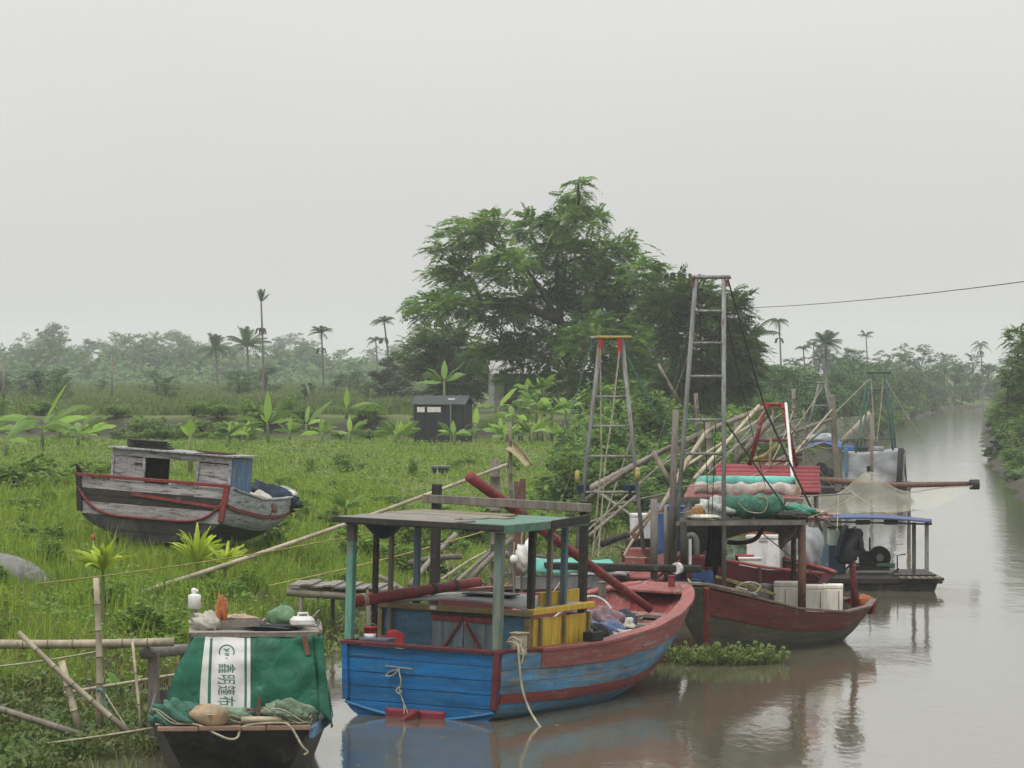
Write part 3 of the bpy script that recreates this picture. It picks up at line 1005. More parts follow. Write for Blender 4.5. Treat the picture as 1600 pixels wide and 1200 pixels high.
def banana(label, px, py, Y, leaves, h=.9, group=None, seed=0, r=.11):
    kx = 1.0 if Y == 130 or Y > 185 else 1.16
    Y *= kx
    p = on_ground(px, Y)
    zt = H - (py - YH) / F * Y          # height at which the leaves leave the stem
    t = thing('banana_plant', label, 'banana plant', p, group=group)
    hh = max(.5, zt - p.z)
    mb = MB(); mb.tube([(0, 0, -.2), (.02, 0, hh * .6), (0, 0, hh + .1)], [r, r * .8, r * .45], 8)
    mb.build('stem', M_stem, t, smooth=True)
    for i, (az, ln, lift, bend, w, m) in enumerate(leaves):
        w *= .8
        banana_leaf(t, (0, 0, hh), R(az), ln * kx * .92, R(lift), R(bend), w, L_ban2 if m else L_ban, seed * 31 + i)
    return t


banana('large banana plant with one tall upright leaf left of the beached boat', 66, 668, 150, [(30, 2.4, 66, 18, .3, 1), (178, 2.3, 30, 60, .28, 0), (195, 2.2, 8, 30, .25, 0), (8, 2.6, 42, 50, .26, 0), (-4, 2.2, 24, 30, .3, 1), (230, 1.9, 40, 90, .24, 0), (60, 1.6, 50, 60, .22, 0), (330, 1.7, 30, 80, .25, 0)], seed=1)
banana('banana plant with wide torn leaf reaching toward the beached boat', 122, 678, 152, [(2, 1.9, 42, 40, .24, 0), (-6, 1.9, 22, 26, .3, 1), (20, 1.5, 62, 30, .2, 0), (170, 1.6, 35, 70, .22, 0), (250, 1.2, 40, 80, .2, 0), (100, 1.2, 50, 60, .2, 0)], seed=2)
banana('banana plant at the picture edge with drooping leaves in tall weeds', 8, 690, 140, [(20, 1.8, 50, 50, .24, 0), (175, 1.6, 35, 50, .24, 0), (60, 1.6, 55, 50, .22, 0), (-30, 1.3, 20, 60, .22, 1)], seed=3)
banana('banana shoot with pointed bright leaf standing behind the cabin roof', 297, 683, 130, [(90, .75, 84, 4, .24, 1), (10, 1.0, 25, 40, .13, 0), (190, .6, 60, 30, .14, 1)], seed=4)
banana('banana plant with tall upright lime leaf and broad side leaves behind the blue side panel', 418, 664, 165, [(88, 1.75, 86, 6, .27, 1), (178, 1.7, 28, 46, .24, 0), (186, 1.6, 6, 24, .24, 0), (5, 1.7, 45, 50, .22, 0), (-10, 1.6, 25, 40, .25, 0), (250, 1.1, 50, 50, .2, 1), (40, 1.2, 60, 40, .2, 0)], seed=5)
banana('banana plant with narrow crossing leaves in the middle of the lawn edge', 478, 672, 176, [(10, 2.0, 52, 24, .2, 0), (170, 1.4, 50, 50, .2, 0), (200, 1.2, 20, 40, .2, 0), (-20, 1.2, 35, 60, .2, 1), (80, 1.3, 70, 30, .18, 0)], seed=6)
banana('young banana plant with upright leaf and one leaf lying to the right', 541, 682, 178, [(85, 1.25, 82, 8, .2, 1), (4, 1.8, 28, 46, .2, 0), (190, .9, 30, 50, .18, 0), (-20, 1.0, 10, 40, .16, 0)], seed=7)
banana('small banana plant with lime leaf at the shed corner', 643, 680, 176, [(130, .85, 72, 20, .2, 1), (60, .9, 65, 30, .18, 1), (0, 1.2, 35, 50, .18, 0), (190, .8, 20, 40, .17, 0)], seed=8)
banana('banana plant with pointed leaf in front of the black shed', 692, 676, 177, [(70, 1.1, 72, 20, .2, 1), (175, 1.3, 45, 70, .2, 0), (10, 1.4, 40, 60, .2, 0), (220, .9, 30, 50, .2, 0)], seed=9)
banana('banana plant with bright oval leaf right of the black shed', 742, 670, 176, [(75, 1.25, 78, 12, .25, 1), (175, 1.7, 42, 60, .24, 0), (3, 1.4, 38, 70, .22, 0), (200, 1.2, 15, 40, .2, 0), (-40, 1.0, 20, 60, .2, 0)], seed=10)
banana('banana plant with raised leaf beside the sack pole', 778, 672, 178, [(30, 1.7, 52, 24, .22, 1), (170, 1.2, 30, 60, .2, 0), (-8, 1.1, 18, 50, .2, 0), (210, 1.0, 20, 60, .2, 0)], seed=11)
for i, (px, py, Y) in enumerate([(812, 640, 196), (838, 632, 200), (862, 645, 196), (826, 612, 206), (800, 655, 192), (850, 606, 208), (884, 640, 200)]):
    rg2 = random.Random(900 + i)
    banana('banana plant in the dense clump under the spreading tree', px, py, Y, [(rg2.uniform(0, 360), rg2.uniform(1.0, 1.7), rg2.uniform(15, 65), rg2.uniform(40, 95), rg2.uniform(.17, .25), rg2.random() < .15) for _ in range(11)], group='banana clump under the tree', seed=20 + i)
banana('tall banana plant rising behind the black shed', 694, 598, 206, [(88, 1.5, 80, 20, .24, 0), (175, 1.6, 35, 40, .24, 0), (185, 1.7, 8, 20, .22, 0), (3, 1.5, 40, 50, .24, 0), (160, 1.5, 55, 40, .22, 0), (20, 1.4, 60, 40, .22, 0)], seed=40)


# --- lime coloured young palms on the bank
def tuft(name, label, px, py, Y, n, ln, lift, mat, seed, cat='plant', w=.03, stem=.3):
    base = on_ground(px, Y)
    t = thing(name, label, cat, base)
    zt = max(.15, H - (py - YH) / F * Y - base.z)
    mb = MB(); mb.tube([(0, 0, -.2), (0, 0, zt)], [.05, .035], 7); mb.build('stem', M_stem, t)
    rg2 = random.Random(seed)
    for i in range(n):
        banana_leaf(t, (0, 0, zt), rg2.uniform(0, 6.28), ln * rg2.uniform(.7, 1.1), R(lift) * rg2.uniform(.55, 1.2), R(rg2.uniform(25, 70)), w, mat, seed + i)


tuft('dracaena_plant', 'lime yellow spiky plant behind the upright bamboo post', 161, 893, 68, 34, .72, 64, L_lime, 500, w=.036)
tuft('fan_plant', 'bright lime bushy plant below the beached boat', 308, 885, 77, 34, .95, 78, L_lime, 520, w=.05)
tuft('fan_plant', 'lime grass-like plant leaning right under the beached boat', 352, 893, 76.5, 40, .72, 68, L_lime, 550, w=.03)
tuft('broad_leaf_plant', 'broad leaved green seedling in the lawn left of the red log', 540, 795, 96, 9, .75, 55, L_ban, 570, w=.09)
tuft('broad_leaf_plant', 'small leafy plant beside the water left of the green sampan', 190, 1075, 56.5, 6, .4, 60, L_ban, 590, w=.06)


# --- shrubs on the bank
def bush_proto(seed, leafm=None):
    rg2 = random.Random(seed)
    lobes = []
    for i in range(9):
        a = rg2.uniform(0, 6.28); q = rg2.uniform(.1, .42)
        lobes.append((q * math.cos(a), q * math.sin(a), rg2.uniform(.1, .8) * (1.15 - q), .28, .28, .24))
    me = crown_mesh('bush_foliage', lobes, 1700, .10, leafm or L_bush, seed, cl=9, rc=.45, flat=.7)
    mb = MB()
    for lb in lobes:
        limb(mb, [(0, 0, -.1), (lb[0] * .4, lb[1] * .4, .3), lb[:3]], .03, .008, 4)
    tm = bpy.data.meshes.new('bush_stem'); tm.from_pydata(mb.v, [], mb.f); tm.materials.append(M_bark)
    return me, tm


BUSH = [bush_proto(700 + k) for k in range(5)] + [bush_proto(720 + k, L_tree) for k in range(4)]


def bush(label, px, Y, h, w, group=None, k=None):
    p = on_ground(px, Y)
    t = thing('bush', label, 'bush', p, (0, 0, rg.uniform(0, 6.28)), group)
    t.scale = (w, w, h)
    a, b_ = BUSH[rg.randrange(5) if k is None else k]
    for nm, me in (('stem', b_), ('foliage', a)):
        o = bpy.data.objects.new(nm, me); col.objects.link(o); o.parent = t
    return t


for i in range(95):           # scrubby weeds over the near bank
    Y = rg.uniform(62, 150)
    px = rg.uniform(-20, 560) if i < 70 else rg.uniform(450, 900)
    x = (px - 800) / F * Y
    if float(bankL(Y)) - x < .8 or (84 > Y > 79.5 and 110 < px < 480):
        continue
    bush('low scrubby weed on the grassy near bank', px, Y, rg.uniform(.35, .85), rg.uniform(.5, 1.3), 'weeds over the near bank')
rgb = random.Random(321)
for i in range(30):           # the low leafy row along the back of the lawn
    px = rgb.choice((rgb.uniform(-10, 200), rgb.uniform(340, 640), rgb.uniform(620, 800), rgb.uniform(780, 900)))
    banana('low banana plant in the leafy row at the back of the lawn', px, rgb.uniform(676, 690), rgb.uniform(186, 198), [(rgb.choice((0, 180)) + rgb.uniform(-40, 40), rgb.uniform(.7, 1.5), rgb.uniform(15, 60), rgb.uniform(25, 70), rgb.uniform(.13, .24), rgb.random() < .25) for _ in range(7)] + [(rgb.uniform(60, 120), rgb.uniform(.5, 1.1), rgb.uniform(65, 88), 15, .17, 1)], group='low banana plants at the back of the lawn', seed=200 + i)
bush('round leafy bush at the picture edge beside the grey hump', -6, 72.0, .9, .55)
bush('low spreading bush left of the beached boat bow', 60, 118, 1.6, 2.2, 'weeds beside the boat bow')
bush('low spreading bush left of the beached boat bow', 130, 116, 1.4, 2.0, 'weeds beside the boat bow')
bush('low spreading bush left of the beached boat bow', 20, 112, 1.5, 2.0, 'weeds beside the boat bow')
for i in range(22):           # tangle behind the moored boats
    px = 560 + i * 21 + rg.uniform(-10, 10)
    Y = interp(px, [(560, 88), (700, 96), (900, 112), (1050, 132)]) + rg.uniform(-5, 8)
    bush('leafy shrub in the tangle behind the moored boats', px, Y, rg.uniform(.7, 1.5), rg.uniform(.9, 1.6), 'shrubs behind the moored boats', (i % 9))
for i in range(26):           # thicket at the foot of the trees
    px = rg.uniform(905, 1190)
    Y = interp(px, [(905, 150), (1000, 165), (1100, 178), (1190, 190)]) + rg.uniform(-14, 30)
    x = (px - 800) / F * Y
    if x > bankL(Y) - 1:
        continue
    bush('tall shrub in the thicket at the foot of the trees', px, Y, rg.uniform(2.2, 4.2), rg.uniform(2.2, 3.6), 'thicket at the foot of the trees', 5 + i % 4)
for i in range(84):          # shrubs fringing the water upstream
    Y = 122 * (540 / 122) ** (i / 84) * rg.uniform(.98, 1.02)
    x = float(bankL(Y)) - rg.uniform(1.0, 3.2)
    bush('leafy shrub fringing the water upstream of the boats', 800 + x / Y * F, Y, rg.uniform(1.4, 3.2), rg.uniform(1.8, 3.2), 'shrubs fringing the river', 5 + i % 4)
for i in range(14):
    Y = rg.uniform(176, 226)
    x = float(bankR(Y)) + rg.uniform(.5, 2.2)
    bush('low plant on the mud of the opposite bank', 800 + x / Y * F, Y, rg.uniform(.6, 1.3), rg.uniform(1.1, 1.7), 'low plants on the opposite bank', 5 + i % 4)
for i in range(40):
    Y = 245 * (545 / 245) ** (i / 40) * rg.uniform(.98, 1.02)
    x = float(bankL(Y)) - rg.uniform(.2, 1.4)
    bush('shrub dipping into the river along the far reach', 800 + x / Y * F, Y, rg.uniform(1.2, 2.2), rg.uniform(1.5, 2.4), 'shrubs of the far reach', 5 + i % 4)
for i in range(46):
    Y = 222 * (560 / 222) ** (i / 46) * rg.uniform(.98, 1.02)
    x = float(bankR(Y)) + rg.uniform(1.6, 4.0)
    bush('leafy shrub fringing the opposite bank', 800 + x / Y * F, Y, rg.uniform(1.4, 3.4), rg.uniform(1.6, 2.8), 'shrubs on the opposite bank', 5 + i % 4)
for i in range(40):           # weedy line under the dyke
    px = rg.uniform(-20, 660)
    bush('dull weed bush along the foot of the dark dyke', px, rg.uniform(199, 209), rg.uniform(.6, 1.5), rg.uniform(1.2, 2.4), 'weeds along the dyke')


# --- grass and ground cover
def blades(P0, hgt, wid, seed, lean=.45):
    rs = np.random.RandomState(seed)
    n = len(P0)
    a = rs.uniform(0, 2 * np.pi, n)
    ld = np.stack([np.cos(a), np.sin(a), np.zeros(n)], 1)
    f = rs.uniform(0, 2 * np.pi, n)
    sd = np.stack([np.cos(f), np.sin(f), np.zeros(n)], 1) * (wid * .5)[:, None]
    lz = hgt[:, None] * np.array([[0, 0, 1.]])
    le = (rs.uniform(.15, 1, n) * lean * hgt)[:, None] * ld
    mid = P0 + lz * .55 + le * .35
    tip = P0 + lz * rs.uniform(.75, 1, n)[:, None] + le
    v = np.stack([P0 - sd, P0 + sd, mid - sd * .8, mid + sd * .8, tip], 1).reshape(-1, 3)
    b_ = np.arange(n) * 5
    t = np.concatenate([np.stack([b_, b_ + 1, b_ + 3], 1), np.stack([b_, b_ + 3, b_ + 2], 1), np.stack([b_ + 2, b_ + 3, b_ + 4], 1)])
    return v, t


def stuff(name, label, V, T, mat):
    me = fast_mesh(name, V, T); me.materials.append(mat)
    o = bpy.data.objects.new(name, me); col.objects.link(o)
    o['kind'] = 'stuff'; o['label'] = label
    return o


rs = np.random.RandomState(9)


def scatter(n, y0, y1, pw, px0=-60, px1=1000, dmin=.25):
    """points over the visible bank, denser nearby"""
    u = rs.uniform(0, 1, n)
    Y = (y0 ** (1 - pw) + u * (y1 ** (1 - pw) - y0 ** (1 - pw))) ** (1 / (1 - pw))
    px = rs.uniform(px0, px1, n)
    X = (px - 800) / F * Y
    d = bankL(Y) - X
    k = d > dmin
    X, Y = X[k], Y[k]
    return np.stack([X, Y, gz(X, Y) - .03], 1)


A = scatter(285000, 58, 201, 1.35, -330)
d = bankL(A[:, 1]) - A[:, 0]
clump = .5 + .5 * np.sin(A[:, 0] * 1.7 + 2 * np.sin(A[:, 1] * .5)) * np.cos(A[:, 1] * .9 + A[:, 0])
big = .5 + .5 * np.sin(A[:, 0] * .55 + A[:, 1] * .21 + 1.5 * np.sin(A[:, 1] * .13))
h = rs.uniform(.14, .46, len(A)) * (0.35 + 1.0 * clump) * (.7 + .6 * big) * np.interp(A[:, 1], [58, 95, 130, 205], [1.35, 1.2, .75, .65])
w = np.interp(A[:, 1], [58, 110, 205], [.016, .026, .05]) * rs.uniform(.7, 1.4, len(A))
stuff('grass', 'lush green grass covering the bank', *blades(A, h, w, 3), L_grass)
B = scatter(22000, 60, 120, 1.2, -60, 620)
stuff('tall_reeds', 'tall bright reedy grass on the bank', *blades(B[(np.sin(B[:, 0] * 2.1) * np.cos(B[:, 1] * .8) > .1)], *(lambda m: (rs.uniform(.5, .95, m), rs.uniform(.014, .028, m)))(int((np.sin(B[:, 0] * 2.1) * np.cos(B[:, 1] * .8) > .1).sum())), 4, .5),
      leafmat('reed_blade', (.13, .22, .02), (.30, .38, .05), trans=.4))
tx = np.concatenate([rs.normal(lx, sxx, 420) for lx, sxx in ((-8.6, .7), (-7.4, .8), (-6.2, .6), (-9.6, .8))])
ty = np.concatenate([rs.normal(ly, .5, 420) for ly in (81.0, 80.6, 80.9, 79.8)])
stuff('tall_tufts', 'tall grass tufts standing against the beached boat', *blades(np.stack([tx, ty, gz(tx, ty) - .03], 1), rs.uniform(.3, .75, len(tx)), rs.uniform(.014, .03, len(tx)), 14, .6), MATS['reed_blade'])
Cc = scatter(95000, 211, 560, 1.2, -380, 720)
stuff('field_grass', 'rough grass on the far raised field', *blades(Cc, rs.uniform(.25, .7, len(Cc)), rs.uniform(.08, .2, len(Cc)), 5), L_field)
# dead stalks low on the bank edge
D = scatter(26000, 56, 125, 1.2, -60, 1010, .0)
dd = bankL(D[:, 1]) - D[:, 0]
D = D[dd < 2.2]
stuff('dead_stalks', 'dry brown stalks and litter at the water edge', *blades(D, rs.uniform(.12, .5, len(D)), rs.uniform(.015, .04, len(D)), 6, .9), L_dry)
# broad leafed weeds
E = scatter(62000, 58, 192, 1.25, -60, 1000)
E = E[np.sin(E[:, 0] * .9 + 1) * np.cos(E[:, 1] * .6) > -.1]
E[:, 2] += rs.uniform(.05, .45, len(E)) * np.interp(E[:, 1], [60, 100, 190], [1, .9, .7])
v, f = leaf_quads(E, rs.uniform(.07, .17, len(E)) * np.interp(E[:, 1], [60, 190], [.9, 1.5]), rs.uniform(.05, .1, len(E)) * np.interp(E[:, 1], [60, 190], [.9, 1.5]), 8, flat=.3)
stuff('leafy_weeds', 'low broad leaved weeds between the grass', v, f, L_bush)


# --- water hyacinth
def hyacinth(name, label, C, seed):
    rs2 = np.random.RandomState(seed)
    n = len(C)
    vs, fs = [], []
    for p in C:
        for q in range(rs2.randint(4, 7)):
            a = rs2.uniform(0, 6.28); ln = rs2.uniform(.08, .3); r = rs2.uniform(.03, .065)
            b0 = Vector(p); tp = b0 + Vector((math.cos(a) * ln * .8, math.sin(a) * ln * .8, ln * rs2.uniform(.5, 1.1)))
            o_ = len(vs)
            sdv = Vector((-math.sin(a), math.cos(a), 0)) * .008
            vs += [b0 - sdv, b0 + sdv, tp + sdv, tp - sdv]
            fs.append((o_, o_ + 1, o_ + 2, o_ + 3))
            o_ = len(vs)
            u = Vector((math.cos(a), math.sin(a), rs2.uniform(-.2, .9))).normalized(); s_ = Vector((-math.sin(a), math.cos(a), rs2.uniform(-.3, .3)))
            for k in range(7):
                t = 6.283 * k / 7
                vs.append(tp + u * (r * (1 - math.cos(t))) + s_ * (r * .95 * math.sin(t)) + Vector((0, 0, .02 * math.cos(2 * t))))
            fs.append(tuple(range(o_, o_ + 7)))
    mb = MB(); mb.add(vs, fs)
    o = mb.build(name, L_hya); o['kind'] = 'stuff'; o['label'] = label


C = []
for _ in range(1900):
    Y = rs.uniform(48, 60); px = rs.uniform(-30, 300)
    x = (px - 800) / F * Y
    d = float(bankL(Y)) - x
    if -2.3 + .5 * math.sin(Y * 2) < d < .9 and px < 262 + 20 * math.sin(Y * 3):
        C.append((x, Y, max(0.0, gzf(x, Y)) + .01))
hyacinth('water_hyacinth', 'mat of green water hyacinth at the near bank', C, 1)
C = []
for _ in range(150):
    a, r = rs.uniform(0, 6.28), rs.uniform(0, 1) ** .6
    c = P(1125, 1032, 68.6)
    C.append((c.x + math.cos(a) * r * 1.25, 68.9 + math.sin(a) * r * .9, .01))
hyacinth('water_hyacinth', 'patch of water hyacinth floating under the red boat bow', C, 2)
C = [(rs.uniform(4.2, 6.4), rs.uniform(75.5, 78.5), .03) for _ in range(260)]
hyacinth('water_hyacinth', 'strip of water hyacinth between the red boats', C, 3)
C = []
for _ in range(900):
    Y = rs.uniform(62, 112); d = rs.uniform(-1.6, .5); x = float(bankL(Y)) - d
    C.append((x, Y, max(0, gzf(x, Y)) + .01))
hyacinth('water_hyacinth', 'water hyacinth fringe along the bank behind the boats', C, 4)

# stalky weeds among the floating hyacinth and brown litter at the near bank foot
hx = np.concatenate([rs.uniform(3.1, 5.3, 170), rs.uniform(-8.0, -5.3, 900)]); hy = np.concatenate([rs.uniform(68.1, 69.6, 170), rs.uniform(49, 58, 900)])
stuff('floating_stalks', 'long green stalks standing in the water plants', *blades(np.stack([hx, hy, np.maximum(gz(hx, hy), 0) - .02], 1), rs.uniform(.12, .42, len(hx)), rs.uniform(.012, .022, len(hx)), 15, .8), L_hya)
Lq = scatter(9000, 53, 66, 1.2, -60, 330, -.2)
stuff('brown_litter', 'brown dead undergrowth at the foot of the near bank', *blades(Lq, rs.uniform(.1, .45, len(Lq)), rs.uniform(.012, .03, len(Lq)), 16, 1.1), L_dry)

fy = rs.uniform(610, 1080, 20000); fpx = rs.uniform(-380, 780, 20000)
fx = (fpx - 800) / F * fy
fz = gz(fx, fy) + rs.uniform(0, 1, 20000) ** 1.4 * rs.uniform(2, 6.5, 20000)
v, f = leaf_quads(np.stack([fx, fy, fz], 1), rs.uniform(.8, 1.9, 20000), rs.uniform(.5, 1.1, 20000), 18, flat=.1)
stuff('far_undergrowth', 'hazy undergrowth filling the far wood', v, f, L_far)

Dq = scatter(7000, 60, 190, 1.3, -60, 960)
stuff('dry_grass', 'straw coloured dry stalks scattered through the grass', *blades(Dq, rs.uniform(.25, .6, len(Dq)), np.interp(Dq[:, 1], [60, 190], [.012, .035]), 19, .6), leafmat('straw', (.26, .24, .09), (.42, .38, .18), trans=.3))
# ---------------------------------------------------------------- boats: shared shapes
def rope(a, b, sag=0.0, r=.012, mat=None, name='rope', parent=None, n=10):
    a, b = Vector(a), Vector(b)
    pts = [a.lerp(b, i / n) - Vector((0, 0, sag * 4 * (i / n) * (1 - i / n))) for i in range(n + 1)]
    return MB().tube(pts, r, 5).build(name, mat or M_rope, parent, smooth=True)


def pole_mesh(a, b, r0, r1=None, node=.38, seg=8, bend=0.0, rg_=None):
    """bamboo: swollen joints, slight bow, tapering"""
    a, b = Vector(a), Vector(b)
    r1 = r0 if r1 is None else r1
    ln = (b - a).length
    k = max(2, int(ln / node))
    pts, rr = [], []
    side = (b - a).cross(Vector((0, 0, 1)))
    side = side.normalized() if side.length > 1e-6 else Vector((1, 0, 0))
    upv = side.cross((b - a).normalized())
    for i in range(k + 1):
        t = i / k
        q = a.lerp(b, t) + (upv * bend + side * bend * .3) * math.sin(math.pi * t)
        r = lerp(r0, r1, t)
        d = (b - a).normalized() * .018
        if 0 < i < k:
            pts += [q - d, q, q + d]; rr += [r * .97, r * 1.13, r * .97]
        else:
            pts.append(q); rr.append(r)
    return MB().tube(pts, rr, seg)


def bamboo(label, a, b, r0, r1=None, mat=None, bend=0.0, name='bamboo_pole', cat='pole', group=None, joints=False):
    a, b = Vector(a), Vector(b)
    lo, hi = (a, b) if a.z < b.z else (b, a)
    if (hi.z - lo.z) / (hi - lo).length > .9 and lo.z > 0 and not joints:      # upright stakes go down into the mud
        d_ = (lo - hi).normalized(); lo += d_ * ((lo.z + .3) / -d_.z)
    if joints:
        t = thing(name, label, cat, a, group=group)
        mb = pole_mesh(Vector((0, 0, 0)), b - a, r0, r1, bend=bend, seg=10)
        mb.build('culm', mat or M_bamboo, t, smooth=True)
        k = max(2, int((b - a).length / .38))
        for i in range(1, k):
            ring = mb.v[(1 + 3 * (i - 1)) * 10:(1 + 3 * (i - 1) + 3) * 10]
            c0 = sum((Vector(q) for q in ring[:10]), Vector()) / 10; c1 = sum((Vector(q) for q in ring[20:30]), Vector()) / 10
            MB().tube([c0.lerp(c1, .3), c0.lerp(c1, .7)], lerp(r0, r1 or r0, i / k) * 1.15, 10).build('joint', M_joint, t, smooth=True)
        return t
    o = pole_mesh(a, b, r0, r1, bend=bend).build(name, mat or M_bamboo, None, smooth=True, loc=a)
    return tag(o, label, cat, group)


class Hull:
    def __init__(s, L, Lw, beam, rim, keel, full):
        s.L, s.Lw, s.beam, s.rim, s.keel, s.full = L, Lw, beam, rim, keel, full

    def pt(s, u, t, side, off=0.0):
        b = interp(u, s.beam); zr = interp(u, s.rim); zk = interp(u, s.keel); p = interp(u, s.full)
        x = s.L * u - (s.L - s.Lw) * (1 - t) * u ** 3
        y = b * s.sec(t, p) + off
        return Vector((x, side * y, zk + (zr - zk) * t))

    @staticmethod
    def sec(t, p):
        t = min(1.0, max(t, 0.0))
        return t ** p if p < 1 else 1 - (1 - t) ** p      # p > 1: round bilge, upright sides

    def deck_z(s, u, drop):
        return interp(u, s.rim) - drop

    def half(s, u, z):
        zr = interp(u, s.rim); zk = interp(u, s.keel)
        t = max(0.0, min(1.0, (z - zk) / (zr - zk)))
        return interp(u, s.beam) * s.sec(t, interp(u, s.full))

    def strake(s, par, name, mat, t0, t1, side, u0=0.0, u1=1.0, n=18, off=0.0, th=.05, k=2, bevel=0.0):
        rings = []
        for i in range(n + 1):
            u = lerp(u0, u1, i / n)
            r = [s.pt(u, lerp(t0, t1, j / k), side, off) for j in range(k + 1)]
            r += [s.pt(u, lerp(t1, t0, j / k), side, off - th) for j in range(k + 1)]
            rings.append(r if side > 0 else r[::-1])
        mb = MB(); mb.loft(rings)
        return mb.build(name, mat, par, smooth=False)

    def cap(s, par, name, mat, w_in, w_out, h, side, u0=0.0, u1=1.0, n=20, dz=0.0):
        rings = []
        for i in range(n + 1):
            u = lerp(u0, u1, i / n)
            p = s.pt(u, 1, side)
            o_ = Vector((0, side, 0))
            r = [p + o_ * w_out + Vector((0, 0, dz)), p - o_ * w_in + Vector((0, 0, dz)), p - o_ * w_in + Vector((0, 0, dz + h)), p + o_ * w_out + Vector((0, 0, dz + h))]
            rings.append(r if side < 0 else r[::-1])
        return MB().loft(rings).build(name, mat, par, bevel=.008)

    def transom(s, par, name, mats, ts, th=.06, x0=0.0, u=0.0, gap=.004):
        for i in range(len(ts) - 1):
            a, b = ts[i] + gap, ts[i + 1] - gap
            k = 4
            prof = [s.pt(u, lerp(a, b, j / k), 1) for j in range(k + 1)]
            ring = [(p.y, p.z) for p in prof] + [(-p.y, p.z) for p in prof[::-1]]
            jit = rnd.uniform(-.006, .006)
            xa = prof[0].x + x0 + jit
            MB().loft([[(xa, y, z) for y, z in ring], [(xa + th, y, z) for y, z in ring]]).build(name, mats[i % len(mats)], par)

    def deck(s, par, name, mat, drop, u0, u1, planks=7, n=10, th=.05, inset=.1):
        for q in range(planks):
            rings = []
            for i in range(n + 1):
                u = lerp(u0, u1, i / n)
                z = s.deck_z(u, drop)
                h = s.half(u, z) - inset
                x = s.L * u - (s.L - s.Lw) * .35 * u ** 3
                ya, yb = lerp(-h, h, q / planks) + .006, lerp(-h, h, (q + 1) / planks) - .006
                rings.append([(x, ya, z - th), (x, yb, z - th), (x, yb, z), (x, ya, z)])
            MB().loft(rings).build(name, mat, par)


def bollard(par, p, h=.3, w=.12, mat=None):
    mb = MB(); mb.box((p[0], p[1], p[2] + h / 2), (w, w, h)); mb.box((p[0], p[1], p[2] + h + .012), (w * 1.25, w * 1.25, .024))
    return mb.build('bollard', mat or M_wood, par, bevel=.006)


# ================================================================ the blue fishing boat
hd = R(27)
blue = thing('fishing_boat', 'blue wooden fishing boat with red gunwale, yellow wheelhouse side and green plank canopy', 'boat', (-1.5, 57.9, 0), (R(1.6), 0, math.pi / 2 - hd))
BI = inv(blue)


def BL(px, py, Y):
    return BI @ P(px, py, Y)


HB = Hull(9.4, 7.4, [(0, 1.45), (.2, 1.62), (.4, 1.7), (.6, 1.62), (.75, 1.45), (.87, 1.15), (.94, .9), (1, .56)],
          [(0, 1.16), (.15, 1.10), (.35, 1.08), (.6, 1.18), (.8, 1.38), (1, 1.66)],
          [(0, -.3), (.5, -.42), (.8, -.3), (1, .25)], [(0, 8), (.2, 6), (.45, 5), (.7, 3), (1, 1.5)])
for sd in (-1, 1):
    HB.strake(blue, 'strake', M_hullg, 0.0, .262, sd, k=5)
    HB.strake(blue, 'strake', M_bluel, .265, .305, sd, off=.004)
    HB.strake(blue, 'strake', M_bluel, .308, .43, sd, off=.008)
    HB.strake(blue, 'rub_rail', M_red, .43, .535, sd, off=.05, th=.08)
    HB.strake(blue, 'strake', M_bluel, .538, .67, sd, off=.008)
    HB.strake(blue, 'strake', M_bluel, .673, .80, sd, off=.014)
    HB.strake(blue, 'strake', M_blue if sd > 0 else M_bluel, .805, .99, sd, 0, .13, 6, off=.02)
    HB.strake(blue, 'bulwark', M_pink, .805, 1.0, sd, .1302, 1, off=.035, th=.06)
    HB.strake(blue, 'bulwark_lining', M_pink, .62, .985, sd, .05, .995, off=-.10, th=.03)
    HB.cap(blue, 'gunwale', M_pink, .2, .06, .06, sd, .13, 1.0)
    HB.cap(blue, 'rail', M_maroon, .08, .03, .05, sd, 0, .1295, 6)
# blunt bow closed by a stem board and a flat bow deck
mb = MB()
rings = []
for t in np.linspace(0, 1, 8):
    a, b = HB.pt(1, t, 1, .03), HB.pt(1, t, -1, .03)
    rings.append([a, b, b + Vector((.12 * t + .05, .12 * t, 0)), a + Vector((.12 * t + .05, -.12 * t, 0))])
mb.loft(rings); mb.build('stem_board', M_red, blue)
zb = interp(1, HB.rim)
MB().loft([[(8.8, -.86, 1.565), (8.8, .86, 1.565), (8.8, .86, 1.615), (8.8, -.86, 1.615)], [(9.25, -.72, 1.625), (9.25, .72, 1.625), (9.25, .72, 1.68), (9.25, -.72, 1.68)], [(9.5, -.5, 1.67), (9.5, .5, 1.67), (9.5, .5, 1.73), (9.5, -.5, 1.73)]]).build('bow_deck', M_pink, blue, bevel=.01)
HB.transom(blue, 'transom_plank', [M_blue], [.0, .2, .36, .52, .68, .84, .97], x0=-.05)
pt = [HB.pt(0, t, 1) for t in np.linspace(.30, .45, 5)]
MB().tube([(-.075, sgn * HB.pt(0, t, 1).y * .995, HB.pt(0, t, 1).z - .02 * (1 - abs(sgn))) for sgn, t in [(k, .33 - .13 * (1 - k * k)) for k in np.linspace(-1, 1, 17)]], .028, 6).build('transom_moulding', paint('moulding_blue', (.03, .2, .42), (.2, .25, .3), .15, 4), blue, smooth=True)
MB().box((-.035, 0, 1.165), (.16, 3.02, .06)).build('transom_rail', M_maroon, blue, bevel=.01)
for sd in (-1, 1):
    a, b = HB.pt(0, .36, sd), HB.pt(0, .99, sd)
    MB().bar(a + Vector((-.05, -sd * .03, 0)), b + Vector((-.05, -sd * .03, 0)), .11, .13, up=(1, 0, 0)).build('corner_post', M_maroon if sd < 0 else M_blue, blue, bevel=.01)
